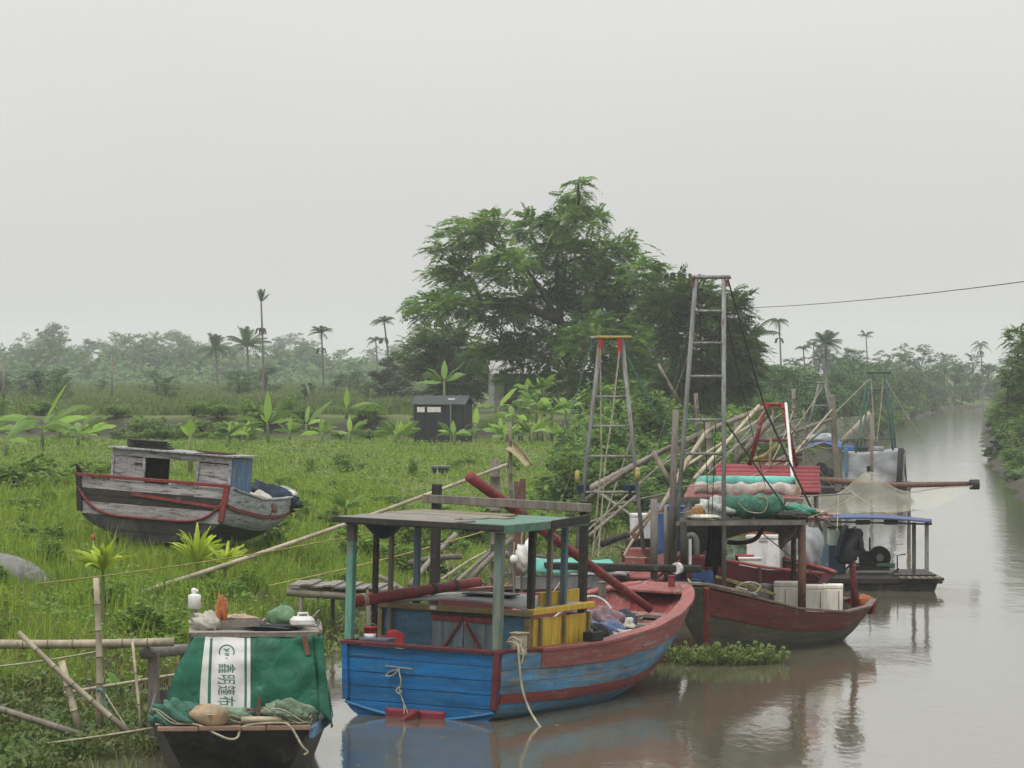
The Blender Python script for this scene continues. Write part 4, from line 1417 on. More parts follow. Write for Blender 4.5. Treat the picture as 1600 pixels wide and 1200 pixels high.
# rudder, steel bar and mooring cords on the transom
MB().loft([[(-.14, -.05, -.3), (-.14, .05, -.3), (-.14, .05, .16), (-.14, -.05, .16)], [(-.62, -.04, -.3), (-.62, .04, -.3), (-.62, .04, .05), (-.62, -.04, .05)]]).build('rudder', M_red, blue, bevel=.02)
MB().loft([[(-.095, -.5, -.1), (-.095, .62, -.1), (-.095, .62, .14), (-.095, -.5, .14)], [(-.13, -.45, -.1), (-.13, .55, -.1), (-.13, .55, .10), (-.13, -.45, .10)]]).build('rudder_pad', paint('dull_red', (.2, .02, .035), (.25, .1, .1), .2, 4), blue)
MB().tube([(-.12, .62, .82), (-.12, .1, .80)], .017, 6).build('steel_bar', M_steel, blue, smooth=True)
for k, pts in enumerate(([(-.12, .36, .81), (-.15, .34, .72), (-.16, .3, .6), (-.14, .33, .42), (-.13, .26, .25), (-.16, .22, .05)], [(-.13, .36, .79), (-.15, .46, .68), (-.13, .6, .66), (-.12, .52, .74), (-.13, .38, .78)],
                         [(-.14, .33, .5), (-.17, .38, .44), (-.15, .33, .38), (-.15, .29, .44)], [(-.14, .28, .3), (-.16, .18, .12), (-.2, .08, -.02)])):
    MB().tube(spline(pts, 6), .012, 5).build('transom_cord', M_rope, blue, smooth=True)
HB.deck(blue, 'deck_plank', M_maroon, .42, .01, .5, 7, inset=.13)
HB.deck(blue, 'deck_plank', paint('deck_red', (.26, .1, .085), (.24, .19, .16), .3, 3, ALONG), .30, .502, .93, 7, inset=.13)
for x, dz in ((5.6, .93), (6.3, 1.0), (7.0, 1.08), (7.7, 1.2)):
    h = HB.half(x / 9.4, dz) - .14
    MB().box((x, 0, dz + .03), (.2, 2 * h, .07)).build('thwart', M_woodx, blue, bevel=.01)
# low cabin with double doors
CX0, CX1, CY0, CY1, CZ0, CZ1 = 1.45, 3.62, -1.24, 1.62, .68, 1.66
MB().box((CX0 + .03, (CY1 + .62) / 2, (CZ0 + CZ1) / 2), (.05, CY1 - .62, CZ1 - CZ0)).build('cabin_panel', M_cabin, blue)
MB().box((CX0 + .03, (CY0 - .62) / 2, (CZ0 + CZ1) / 2), (.05, abs(CY0 + .62), CZ1 - CZ0)).build('cabin_panel', M_cabin, blue)
for sgn in (-1, 1):
    d = MB()
    for q in range(3):
        d.box((CX0 + .01, sgn * (.10 + q * .2 + .01), 1.13), (.04, .194, .82))
    d = d.build('door', M_door, blue)
    fr = MB()
    fr.box((CX0 - .03, sgn * .31, 1.53), (.03, .58, .075))
    fr.bar((CX0 - .03, sgn * .055, 1.47), (CX0 - .03, sgn * .52, .78), .03, .075, up=(1, 0, 0))
    fr.build('door_brace', M_red, d)
    MB().box((CX0 - .04, sgn * .07, 1.02), (.04, .03, .08)).build('latch', M_black, d)
MB().box((CX0 + .02, 0, 1.60), (.08, 1.26, .09)).build('door_lintel', M_dark, blue)
mb = MB(); mb.box((CX0 - .03, (CY0 + CY1) / 2, CZ1 + .035), (.12, CY1 - CY0 + .14, .1)); mb.build('roof_beam', M_olive, blue, bevel=.01)
MB().box((CX0 - .10, .55, CZ1 + .04), (.008, .12, .06)).build('number_plate', M_white, blue)
for y in (CY0 + .03, CY1 - .03):
    MB().box((CX0 - .03, y, 1.14), (.09, .09, .94)).build('cabin_corner', M_olive, blue)
MB().sheet(lambda u, v: (lerp(CX0 + .06, CX1, u), lerp(CY0 - .02, CY1 + .04, v), CZ1 + .09 + .10 * math.sin(math.pi * v) + .012 * math.sin(9 * u + 5 * v)), 8, 10, .03).build('cabin_roof', M_grey, blue, smooth=True)
MB().box((2.6, .1, CZ1 + .225), (.5, .9, .02), (0, .02, .2)).build('roof_patch', M_dark, blue)
# yellow starboard side: boards, frame, sill
nb = 6
for q in range(nb):
    xa, xb = lerp(CX0 + .09, CX1, q / nb), lerp(CX0 + .09, CX1, (q + 1) / nb)
    MB().box(((xa + xb) / 2, CY0, 1.12), (xb - xa - .008, .04, .94)).build('side_board', M_yellow, blue)
MB().box(((CX0 + CX1) / 2 + .05, CY0 - .03, CZ1 + .06), (CX1 - CX0 + .2, .12, .1)).build('side_sill', M_yellow, blue, bevel=.01)
for x in (CX0 + .3, CX0 + 1.2, CX1 - .02):
    MB().box((x, CY0 - .045, 1.14), (.07, .05, .92)).build('side_stud', M_olive, blue)
MB().box((2.9, -1.05, CZ1 + .22), (1.5, .05, .22)).build('rail_board', M_yellow, blue)
MB().box((1.8, -1.33, .80), (.5, .1, .12)).build('step', M_red, blue)
# canopy posts and roof planks
posts = [(.12, 1.45, .7, 3.12, .13, M_teal), (.12, -1.32, .7, 3.10, .14, paint('weathered_teal', (.13, .2, .165), (.22, .2, .17), .42, 4, (3, 3, .4))), (.9, 1.42, .7, 3.13, .085, M_dark), (1.4, 1.40, .7, 3.15, .075, M_wood), (2.25, 1.36, .7, 3.12, .1, paint('slate_blue_post', (.10, .18, .22), (.2, .19, .17), .3, 4, (3, 3, .4))),
         (1.62, -1.16, 1.70, 3.1, .11, M_dark), (2.3, -1.16, 1.70, 3.15, .085, M_wood), (2.85, -1.16, 1.70, 3.12, .1, paint('slate_blue_post', (.1, .18, .22)))]
for x, y, z0, z1, w, m in posts:
    MB().box((x, y, (z0 + z1) / 2), (w, w, z1 - z0)).build('canopy_post', m, blue, bevel=.008)
MB().box((.12, 1.45, 2.98), (.137, .137, .3)).build('post_sleeve', M_wood, blue)
for x, y, z in ((.12, 0, 3.13), (2.75, 0, 3.135)):
    MB().box((x, y + .05, z + .03), (.1, 3.0, .08)).build('canopy_beam', M_green, blue)
for y in (-1.25, .1, 1.42):
    MB().bar((-.12, y, 3.165), (3.0, y, 3.185), .07, .07).build('canopy_rafter', M_dark, blue)
npk = 9
for q in range(npk):
    xa = lerp(-.16, 2.95, q / npk); xb = lerp(-.16, 2.95, (q + 1) / npk)
    z = lerp(3.215, 3.23, q / (npk - 1))
    cut = -.35 + rnd.uniform(-.35, .3)
    tilt = rnd.uniform(-.02, .02)
    MB().box(((xa + xb) / 2, (cut + 1.62 + rnd.uniform(-.03, .05)) / 2, z + .006 + rnd.uniform(0, .012)), (xb - xa - .012, 1.62 - cut, .035), (tilt * .3, -.01 + tilt, 0)).build('canopy_plank', M_woodx if q not in (7,) else M_olive, blue)
    MB().box(((xa + xb) / 2, (cut - 1.5) / 2, z - .002), (xb - xa - .006, cut + 1.5 - .01, .03), (0, -.01, 0)).build('canopy_plank', M_green, blue)
MB().box((-.19, .06, 3.20), (.045, 3.2, .10), (0, .1, 0)).build('canopy_fascia', M_dark, blue, bevel=.008)
MB().bar((-.18, -1.53, 3.18), (2.95, -1.53, 3.19), .05, .14).build('canopy_fascia', M_green, blue, bevel=.008)
MB().bar((1.5, -1.585, 3.20), (2.9, -1.585, 3.25), .04, .13).build('canopy_fascia', M_dark, blue, bevel=.008)
MB().sheet(lambda u, v: (.5 + .7 * u, .95 + .62 * v, 3.17 - .32 * math.sin(math.pi * u) * math.sin(math.pi * v) ** .7), 8, 8, .01).build('hanging_tarp', M_navy, blue, smooth=True)
# gallows
for y, zt, w in ((-1.05, 3.5, .13), (1.85, 3.66, .14)):
    MB().box((3.82, y, (.66 + zt) / 2), (w, w, zt - .66)).build('gallows_post', M_dark, blue, bevel=.01)
MB().bar((3.70, -1.24, 3.38), (3.70, 2.06, 3.40), .06, .15).build('gallows_beam', M_wood, blue, bevel=.01)
MB().box((4.95, -.75, .80), (2.3, 1.3, .3)).build('hatch', M_woodx, blue, bevel=.01)
# mooring bitts with rope
bollard(blue, (.55, -1.5, 1.1), .34, .2, M_bamboo)
MB().tube(spline([BL(792, 1005, 57.3), BL(800, 996, 57.2), BL(812, 1003, 57.15), BL(806, 1012, 57.2), BL(795, 1003, 57.25), BL(809, 1008, 57.1), BL(811, 1030, 57.05), BL(816, 1075, 57.0), BL(828, 1110, 56.9), BL(846, 1139, 56.4)], 7), .02, 6).build('mooring_rope', M_rope, blue, smooth=True)
MB().tube(spline([BL(812, 1006, 57.15), BL(818, 1022, 57.05), BL(815, 1038, 57.05)], 6), .017, 6).build('rope_tail', M_rope, blue, smooth=True)
bollard(blue, (8.5, .8, 1.46), .26, .12)
bollard(blue, (9.2, -.3, 1.66), .2, .1, M_red)


# --- things lying in and on the blue boat (world placed through the boat frame)
def BW(x, y, z):
    return BI.inverted() @ Vector((x, y, z))


def log_mesh(a, b, r0, r1, seg=14):
    a, b = Vector(a), Vector(b)
    n = 8
    pts = [a.lerp(b, i / n) for i in range(n + 1)]
    return MB().tube(pts, [lerp(r0, r1, i / n) * (1 + .02 * math.sin(i * 2.3)) for i in range(n + 1)], seg)


def log(label, a, b, r0, r1, mat, bands):
    t = thing('spar', label, 'spar', a)
    log_mesh((0, 0, 0), Vector(b) - Vector(a), r0, r1).build('shaft', mat, t, smooth=True)
    for k in bands:
        p = (Vector(b) - Vector(a)) * k
        d = (Vector(b) - Vector(a)).normalized() * .05
        MB().tube([p - d, p + d], lerp(r0, r1, k) + .012, 12).build('lashing', M_rope if k < .5 else M_roped, t)
    return t


log('thick red painted spar lying across the blue cabin roof', P(552, 940, 58.9), P(748, 909, 61.6), .105, .085, M_red, (.07, .62, .8))
log('long red painted spar leaning from the bow deck up over the grey crossbeam', P(1016, 952, 64.7), P(733, 744, 61.9), .075, .1, M_red, (.72,))
# rope coil
mb = MB(); rg2 = random.Random(5); pts = []
for i in range(150):
    a = i * .31
    r = .28 + .22 * math.sin(i * .23) + rg2.uniform(-.05, .05)
    pts.append(Vector((math.cos(a) * r * 1.5, math.sin(a) * r * .9, .03 + .0011 * i + rg2.uniform(0, .03))))
c0 = BW(7.0, .1, 1.06)
tag(MB().tube(spline(pts, 2), .019, 5).build('rope_coil', paint('old_rope', (.36, .29, .2), (.25, .19, .14), .4, 10), None, True, loc=(0, 0, 0)), 'loose coil of tan rope on the red foredeck', 'rope').location = c0
c1 = BW(6.0, .35, .95)
tag(MB().tube(spline([p * .8 for p in pts[:80]], 2), .019, 5).build('rope_coil', M_rope, None, True), 'smaller heap of tan rope behind the thwart on the foredeck', 'rope').location = c1
o = MB().tube(spline([BW(6.6, .9, 1.15), BW(6.75, .55, 1.45), BW(6.85, .2, 1.6), BW(6.9, -.1, 1.45), BW(6.85, -.25, 1.1)], 8), .022, 7).build('hose_loop', M_white, None, True)
tag(o, 'pale hose arching over the foredeck of the blue boat', 'hose')


def cloth(name, label, p, rad, mat, seed, cat='clothing', rough=.42):
    o = MB().blob((0, 0, rad[2] * .7), rad, seed, rough, 26, 16, 2.6).build(name, mat, None, smooth=True)
    o.location = p
    return tag(o, label, cat)


def deckz(x):
    return HB.deck_z(x / 9.4, .42 if x < 5.0 else .30)


for nm, lab, x, y, rad, m, sd_ in (('sheet', 'crumpled white sheet spread on the blue boat deck', 4.35, -.5, (.5, .42, .13), M_white, 1), ('jacket', 'dark crumpled jacket on the blue boat deck', 4.55, -.95, (.2, .2, .2), M_cloth1, 2),
                              ('shirt', 'blue and mauve shirt heaped on the blue boat deck', 4.95, -1.0, (.3, .22, .2), M_cloth2, 3), ('trousers', 'mauve trousers on top of the clothes heap', 5.15, -.85, (.3, .2, .24), M_cloth4, 4),
                              ('rag', 'cream rag below the heaped shirt', 4.95, -1.25, (.26, .16, .12), M_cloth3, 5), ('bundle', 'dark blue bundle at the foot of the long red spar', 5.9, -.75, (.32, .26, .16), M_navy, 6), ('rag', 'pale rag beside the dark blue bundle', 5.6, -1.0, (.2, .16, .14), M_cloth3, 7)):
    cloth(nm, lab, BW(x, y, deckz(x) + .26), rad, m, sd_)
t = thing('battery', 'black battery box on the red gunwale of the blue boat', 'battery', BW(3.25, -1.55, 1.145), (0, 0, blue.rotation_euler.z))
MB().box((0, 0, .08), (.42, .2, .16)).build('case', M_black, t, bevel=.015); MB().box((.1, 0, .185), (.1, .06, .05)).build('terminal', M_black, t); MB().box((-.1, 0, .18), (.06, .06, .04)).build('terminal', M_steel, t)
t = thing('plastic_chair', 'small red plastic chair behind the blue transom', 'chair', BW(.75, .98, .74), (0, 0, blue.rotation_euler.z))
MB().sheet(lambda u, v: (.12 - .05 * math.sin(math.pi * u), -.17 + .34 * u, .26 + .34 * v * (1 - .25 * (2 * u - 1) ** 2)), 8, 6, .02).build('backrest', M_bright, t, smooth=True)
MB().box((-.05, 0, .24), (.34, .34, .03)).build('seat', M_bright, t, bevel=.01)
for a in (-.15, .1):
    for b in (-.14, .14):
        MB().bar((a, b, 0), (a, b * .9, .23), .03).build('leg', M_bright, t)


def bucket(label, p, r, h, mat, band=None, cat='bucket', handle=True):
    t = thing('bucket', label, cat, p)
    n = 14
    mb = MB()
    prof = [(0.001, .01), (r * .8, .0), (r, h), (r * 1.06, h), (r * 1.06, h * .94), (r * .97, h * .94), (r * .78, .02), (0.001, .025)]
    mb.loft([[(q * math.cos(6.283 * k / n), q * math.sin(6.283 * k / n), z) for k in range(n)] for q, z in prof], caps=False)
    mb.build('pail', mat, t, smooth=True)
    if band:
        MB().tube([(0, 0, h * .02), (0, 0, h * .45)], [r * .83, r * .93], n).build('band', band, t, smooth=True)
    if handle:
        MB().tube([(r * math.cos(a), r * .3 * 0, h * .95 + r * .6 * math.sin(a)) for a in np.linspace(0, math.pi, 9)], .008, 5).build('handle', M_steel, t)
    return t


bucket('red and white pail at the port stern corner of the blue boat', BW(.38, 1.2, 1.2), .11, .2, M_bright, M_white)
t = thing('crate', 'grey blue plastic crate on the stern rail of the blue boat', 'crate', BW(.3, 1.0, .95), (0, 0, blue.rotation_euler.z))
MB().box((0, 0, .13), (.3, .5, .26)).build('box', paint('lilac_plastic', (.16, .17, .26), (.2, .2, .25), .2, 4), t, bevel=.01)
MB().box((0, 0, .265), (.33, .53, .03)).build('rim', paint('lilac_plastic', (.16, .17, .26)), t)
t = thing('pipe', 'short pale pipe lying behind the blue transom', 'pipe', BW(.5, .55, 1.02), (0, 0, 0))
MB().tube([(0, 0, 0), (-.4, .1, .06)], .035, 8).build('tube', M_bamboo, t)

# ================================================================ the sampan under the green tarpaulin
samp = thing('sampan', 'dark pram-bowed sampan with green tarpaulin shelter', 'boat', (-3.86, 49.5, 0), (0, 0, R(4)))
SI = inv(samp)


def SL(px, py, Y):
    return SI @ P(px, py, Y)


# hull: local +y goes away from the camera
M_sh = paint('sampan_hull', (.075, .075, .075), (.13, .12, .11), .3, 2.5, (1, 1, 1), vary=.3)
top = [(-1.05, -.15, .66), (1.0, -.15, .66), (1.32, 1.5, .72), (1.32, 5.2, .75), (-1.32, 5.2, .75), (-1.3, 1.5, .72)]
bot = [(-.62, .45, -.25), (.58, .45, -.25), (.95, 1.8, -.3), (.95, 5.0, -.3), (-.95, 5.0, -.3), (-.95, 1.8, -.3)]
for i, (nm, m) in enumerate((('bow_board', M_hullk), ('side_board', M_sh), ('side_board', M_sh), ('stern_board', M_sh), ('side_board', M_sh), ('side_board', M_sh))):
    j = (i + 1) % 6
    a, b, c, d_ = Vector(top[i]), Vector(top[j]), Vector(bot[j]), Vector(bot[i])
    MB().sheet(lambda u, v: a.lerp(b, u).lerp(d_.lerp(c, u), v), 4, 4, -.04).build(nm, m, samp)
MB().add([(p[0] * 1.0, p[1], p[2]) for p in bot], [(0, 1, 2, 3, 4, 5)]).build('bottom', M_hullk, samp)
MB().bar((1.03, -.12, .62), (1.33, 1.5, .68), .06, .16).build('rub_strip', M_bluel, samp, bevel=.01)
MB().bar((1.33, 1.52, .68), (1.35, 5.2, .7), .06, .16).build('rub_strip', M_sh, samp, bevel=.01)
M_dk = paint('deck_brown', (.30, .19, .14), (.22, .17, .14), .35, 4, (.5, 3, 3))
for q, (xa, xb) in enumerate(((-1.12, -.55), (-.545, .05), (.055, .4), (.405, 1.03))):
    MB().box(((xa + xb) / 2, .02 + .006 * q, .69 + .004 * (q % 2)), (xb - xa - .008, .42, .06)).build('deck_plank', M_dk, samp, bevel=.006)
for q in range(5):
    MB().box((0, .38 + .26 * q, .685), (2.2 + .03 * q, .25, .05)).build('deck_plank', M_dk, samp)
# shelter frame
for x, y in ((-.66, .72), (1.0, .72), (-.66, 2.3), (1.0, 2.3)):
    MB().box((x, y, 1.33), (.06, .06, 1.26)).build('frame_post', M_wood, samp)
MB().box((.23, 1.45, 1.975), (1.86, 1.75, .03), (0, 0, 0)).build('roof_board', paint('roof_ply', (.3, .27, .24), (.18, .16, .14), .35, 3), samp, bevel=.005)
MB().box((.2, .60, 1.95), (1.74, .05, .07)).build('roof_batten', M_woodx, samp, bevel=.005)
MB().box((1.18, 1.45, 1.985), (.05, 1.7, .06)).build('roof_batten', M_woodx, samp)
MB().bar((.94, .52, 1.93), (1.0, .50, 1.66), .06, .08).build('hook_board', M_rust, samp)


def tarp_front(u, v):
    """u across, v down: falls from the roof edge and flares over the deck"""
    v = max(v, 0.0)
    x = lerp(-.62, 1.06, u) - .40 * v ** 1.1 * max(0, 1 - u) ** 16 - .10 * math.sin(math.pi * v) * max(0, 1 - u) ** 16 + .10 * v * max(u, 0) ** 6
    y = .57 - .26 * v - .05 * math.sin(math.pi * v)
    z = lerp(1.925, .80 + .05 * abs(u - .5), v)
    wr = .012 * math.sin(17 * u - 11 * v) * math.sin(math.pi * u) + .05 * max(0, math.sin(7 * u + 3.5 * v - 1)) ** 5 * v + .045 * max(0, math.sin(5 * u - 6 * v + 4.2)) ** 6 * (u > .48) + .02 * math.sin(9 * v + 5 * u) * math.sin(math.pi * u) + .014 * math.sin(23 * u + 6 * v) * v + .022 * math.sin(6 * u * u + 14 * v) * v * (u > .5) + .01 * math.sin(31 * v + 3 * u) * (1 - v) ** 2
    return Vector((x, y + wr, z))


MB().sheet(tarp_front, 44, 30, .004).build('tarpaulin', M_gtarp, samp, smooth=True)
# right side sheet, pulled aside at the corner
MB().sheet(lambda u, v: Vector((lerp(1.16, 1.34, v) + .03 * math.sin(8 * u) * v + .02 * math.sin(11 * v + 4 * u), lerp(.55, 2.5, u) - .1 * v, lerp(1.965, .62, v))), 20, 20, .004).build('tarpaulin', M_gtarp, samp, smooth=True)
MB().sheet(lambda u, v: Vector((lerp(1.06, 1.2 + .12 * v, u), .56 - .2 * v + .10 * math.sin(3.1 * v) * (1 - u) - .05 * math.sin(math.pi * u) + .02 * math.sin(12 * v), lerp(1.93, .72 + .25 * (1 - u), v))), 12, 24, .004).build('tarpaulin_flap', M_gtarp, samp, smooth=True)
MB().sheet(lambda u, v: Vector((lerp(-.70, -.62, u) - .36 * v + .06 * math.sin(math.pi * v), lerp(1.6, .56, u) - .2 * v, lerp(1.9, .75, v))), 12, 16, .004).build('tarpaulin', M_gtarp, samp, smooth=True)


def on_tarp(u, v, off):
    p = tarp_front(u, v)
    e = 1e-3
    n_ = (tarp_front(u + e, v) - tarp_front(u - e, v)).cross(tarp_front(u, v + e) - tarp_front(u, v - e)).normalized()
    if n_.y > 0:
        n_ = -n_
    return p + n_ * off


def tarp_patch(name, u0, u1, v0, v1, off, mat, nu=10, nv=30):
    MB().sheet(lambda a, b: on_tarp(lerp(u0, u1, a), lerp(v0, v1, b), off), nu, nv).build(name, mat, samp, smooth=True)


tarp_patch('print_panel', .095, .475, .0, .99, .006, M_wtarp)
tarp_patch('print_line', .137, .157, .02, .985, .009, M_print, 3)
tarp_patch('print_line', .425, .445, .02, .985, .009, M_print, 3)
UW = 1.7                      # tarp width in metres at mid height
# ring emblem
mb = MB(); k = 28; vs = []
for i in range(k + 1):
    a = R(-25 + 230 * i / k)
    for r in (.088, .104):
        vs.append(on_tarp(.277 + r * math.cos(a) / UW * 1.1, .19 - r * math.sin(a) / 1.15, .0095))
mb.add(vs, [(2 * i, 2 * i + 1, 2 * i + 3, 2 * i + 2) for i in range(k)])
for (ua, va, ub, vb) in ((.25, .145, .275, .16), (.275, .16, .30, .14), (.262, .17, .295, .175), (.258, .205, .30, .21), (.262, .225, .297, .23), (.268, .262, .284, .266)):
    a, b = on_tarp(ua, va, .0095), on_tarp(ub, vb, .0095); c_, d2 = on_tarp(ub, vb + .012, .0095), on_tarp(ua, va + .012, .0095)
    mb.add([a, b, c_, d2], [(0, 1, 2, 3)])
mb.build('emblem', M_print, samp)
# lettering, running down the panel with the heads of the characters to the right
fc = bpy.data.curves.new('lettering', 'FONT')
fc.body = '\u946b\u660e\u7bf7\u5e03\u516c'
fc.size = 1.0
fc.space_character = 1.08
tmp = bpy.data.objects.new('lettering', fc); col.objects.link(tmp)
bpy.context.view_layer.update()
dg = bpy.context.evaluated_depsgraph_get()
tme = bpy.data.meshes.new_from_object(tmp.evaluated_get(dg))
bpy.data.objects.remove(tmp)
cs = [v.co.copy() for v in tme.vertices]
x0, x1 = min(c.x for c in cs), max(c.x for c in cs)
y0, y1 = min(c.y for c in cs), max(c.y for c in cs)
vs = [on_tarp(.207 + .145 * (c.y - y0) / (y1 - y0), .335 + .665 * (c.x - x0) / (x1 - x0), .010) for c in cs]
mb = MB(); mb.add(vs, [tuple(p.vertices) for p in tme.polygons]); mb.build('lettering', M_print, samp)
# bow fittings
for xa, xb in ((.30, .30),):
    MB().bar((.3, .1, .70), (.3, .1, 1.12), .05).build('cross_post', M_rust, samp); MB().bar((.12, .09, .93), (.46, .09, .93), .035).build('cross_bar', M_rust, samp)
MB().tube([(.05, .0, .80), (.62, -.02, .80)], .045, 8).build('roller', M_bamboo, samp, smooth=True)
MB().tube(spline([(-1.15, 0, .74), (-.6, -.1, .75), (-.3, -.18, .62), (-.12, -.2, .55), (.0, -.2, .57), (.1, -.12, .72), (.6, -.1, .76), (.75, -.16, .7), (.9, -.2, .45), (.98, -.2, .36), (.93, -.2, .32)], 7), .018, 6).build('bow_rope', M_rope, samp, smooth=True)


def netheap(label, p, rad, mat, seed, name='net_bundle'):
    t = thing(name, label, 'net', p)
    MB().blob((0, 0, rad[2] * .75), rad, seed, .3, 26, 16, 2.4).build('netting', mat, t, smooth=True)
    rg3 = random.Random(seed)
    for q in range(3):
        a = rg3.uniform(0, 6.28)
        pts = [(rad[0] * 1.03 * math.cos(a + k * .35), rad[1] * 1.03 * math.sin(a + k * .35), rad[2] * (.75 + .55 * math.sin(k * .8 + q))) for k in range(7)]
        MB().tube(spline(pts, 4), .009, 4).build('cord', M_rope, t)
    return t


SW = SI.inverted()
netheap('green fishing net heaped on the left of the sampan bow', SW @ Vector((-.86, .12, .71)), (.34, .22, .19), M_gnet, 11)
netheap('pale green fishing net heaped on the right of the sampan bow', SW @ Vector((.68, .16, .71)), (.36, .22, .19), M_pnet, 12)
netheap('low green net behind the stone on the sampan bow', SW @ Vector((-.15, .22, .71)), (.4, .16, .13), M_pnet, 13)
t = thing('sack', 'stained tan sack tied on the sampan bow', 'sack', SW @ Vector((-.38, -.02, .71)))
MB().blob((0, 0, .15), (.28, .17, .17), 15, .18, 20, 12).build('bag', paint('tan_sack', (.42, .33, .22), (.5, .28, .1), .35, 5, vary=.3), t, smooth=True); MB().tube([(-.26, -.02, .16), (0, -.19, .18), (.27, -.03, .15)], .012, 5).build('tie', M_rope, t)
# objects on the sampan roof
t = thing('cushion', 'green round cushion on the sampan roof', 'cushion', SW @ Vector((.62, 1.2, 1.992)))
MB().blob((0, 0, .15), (.2, .18, .17), 21, .12, 18, 12).build('body', paint('sage_cloth', (.13, .26, .13), (.2, .33, .2), .4, 7, bump=.5), t, smooth=True); MB().tube([(.02, 0, .3), (.06, 0, .42)], .015, 5).build('knot', paint('sage_cloth', (.13, .26, .13)), t)
t = thing('jerrycan', 'dirty white plastic jerrycan lying on the sampan roof', 'container', SW @ Vector((.92, .95, 1.992)), (0, 0, R(15)))
MB().box((0, 0, .11), (.34, .24, .16)).build('can', M_white, t, bevel=.05); MB().tube([(-.06, 0, .19), (-.06, 0, .235), (.08, 0, .235), (.08, 0, .19)], .018, 6).build('grip', M_white, t); MB().tube([(.15, -.02, .14), (.2, -.02, .15)], .03, 8).build('cap', M_black, t)
o = cloth('cloth', 'black cloth spread on the sampan roof', SW @ Vector((.55, .85, 1.992)), (.34, .2, .05), M_cloth1, 22)
t = thing('tray', 'grey tray in the middle of the sampan roof', 'tray', SW @ Vector((.0, 1.2, 1.992)))
MB().box((0, 0, .02), (.75, .5, .03)).build('base', M_grey, t)
for a, b, c_ in ((0, -.25, (.75, .03, .1)), (0, .25, (.75, .03, .1)), (-.37, 0, (.03, .46, .1)), (.37, 0, (.03, .46, .1))):
    MB().box((a, b, .085), c_).build('edge', M_woodx, t)
cloth('rag', 'orange and cream rag tied on the sampan roof', SW @ Vector((-.25, 1.3, 1.992)), (.08, .08, .26), M_orange, 23, 'rag')
cloth('rope_heap', 'pale rope heaped on the left of the sampan roof', SW @ Vector((-.45, 1.0, 1.992)), (.2, .14, .14), M_cloth3, 24, 'rope')
cloth('sack', 'tan folded sack on the sampan roof', SW @ Vector((.02, 1.7, 1.992)), (.3, .2, .1), paint('tan_sack', (.42, .33, .22)), 25, 'sack')
t = thing('tool_box', 'grey tool tray with odd bits at the sampan roof corner', 'tool', SW @ Vector((1.05, 1.6, 2.02)))
MB().box((0, 0, .04), (.2, .3, .06), (0, 0, .3)).build('tray', M_steel, t); MB().tube([(0, -.1, .08), (.12, .1, .2)], .015, 6).build('handle', M_wood, t)
t = thing('lamp', 'white bottle-shaped lamp on a pipe beside the sampan roof', 'lamp', P(304, 1010, 50.9), (0, 0, 0))
t.location.z = .70
zt = P(304, 952, 50.9).z - .70
MB().tube([(0, 0, 0), (0, 0, zt)], .03, 8).build('pipe', M_steel, t); MB().tube([(0, 0, zt), (0, 0, zt + .02), (0, 0, zt + .12), (0, 0, zt + .2), (0, 0, zt + .22)], [.07, .095, .09, .095, .06], 14).build('drum', M_white, t, smooth=True)
MB().tube(spline([(0, 0, zt + .21), (-.02, 0, zt + .28), (.05, 0, zt + .26)], 5), [.03] * 6 + [.03, .025, .022, .02, .018], 8).build('spout', M_white, t, smooth=True)

# ================================================================ the beached boat
bea = thing('beached_boat', 'weathered grey and white wooden boat with red trim stranded on the grass', 'boat', (0, 0, 0), (R(2.6), 0, 0))
bY = 83.0
bc = P(233, 845, bY)
ang = R(14)
bea.location = (bc.x, bY, gzf(bc.x, bY) + .40)
bea.rotation_euler = (R(4.0), R(1.2), math.pi / 2 - ang)
HZ = Hull(7.6, 6.4, [(0, 1.86), (.2, 2.0), (.5, 1.98), (.75, 1.75), (.9, 1.35), (1, .8)], [(0, 1.42), (.06, 1.3), (.3, 1.06), (.6, 1.05), (.85, 1.12), (1, 1.22)], [(0, -.1), (.5, -.3), (.8, -.1), (1, .5)], [(0, 5), (.2, 4.5), (.4, 4), (.7, 3), (1, 1.7)])
for sd in (-1, 1):
    HZ.strake(bea, 'strake', M_hullk, 0, .24, sd, k=4)
    HZ.strake(bea, 'strake', M_hullk, .243, .42, sd, off=.004)
    HZ.strake(bea, 'strake', M_bplank, .423, .55, sd, off=.01)
    HZ.strake(bea, 'strake', M_bplank, .553, .66, sd, off=.012)
    HZ.strake(bea, 'rub_rail', M_red, .66, .72, sd, off=.06, th=.08)
    HZ.strake(bea, 'strake', M_bplank, .725, .99, sd, off=.014)
    HZ.cap(bea, 'gunwale', M_bplank, .1, .04, .05, sd, .04, 1.0)
HZ.transom(bea, 'transom_plank', [M_hullk, M_hullk, M_bpl2, M_dark, M_dark, M_bpl2], [0, .18, .40, .60, .70, .80, .955], x0=-.06)
pts = []
for k in np.linspace(-1, 1, 25):
    t_ = .40 + .42 * abs(k) ** 6
    pts.append((-.09, k * (HZ.pt(0, min(t_, .9), 1).y - .03) if abs(k) < 1 else k * HZ.pt(0, .8, 1).y, HZ.pt(0, t_, 1).z))
MB().tube(pts, .032, 6).build('transom_trim', M_red, bea, smooth=True)
MB().box((-.05, 0, 1.42), (.14, 3.84, .08)).build('transom_rail', M_red, bea, bevel=.01)
MB().bar((-.085, -1.84, .90), (-.085, .5, 1.06), .03, .07).build('transom_batten', M_red, bea)
for sd in (-1, 1):
    MB().bar(HZ.pt(0, .44, sd) + Vector((-.05, 0, 0)), HZ.pt(0, 1, sd) + Vector((-.05, 0, .03)), .13, .13, up=(1, 0, 0)).build('corner_post', M_red if sd < 0 else M_dark, bea, bevel=.01)
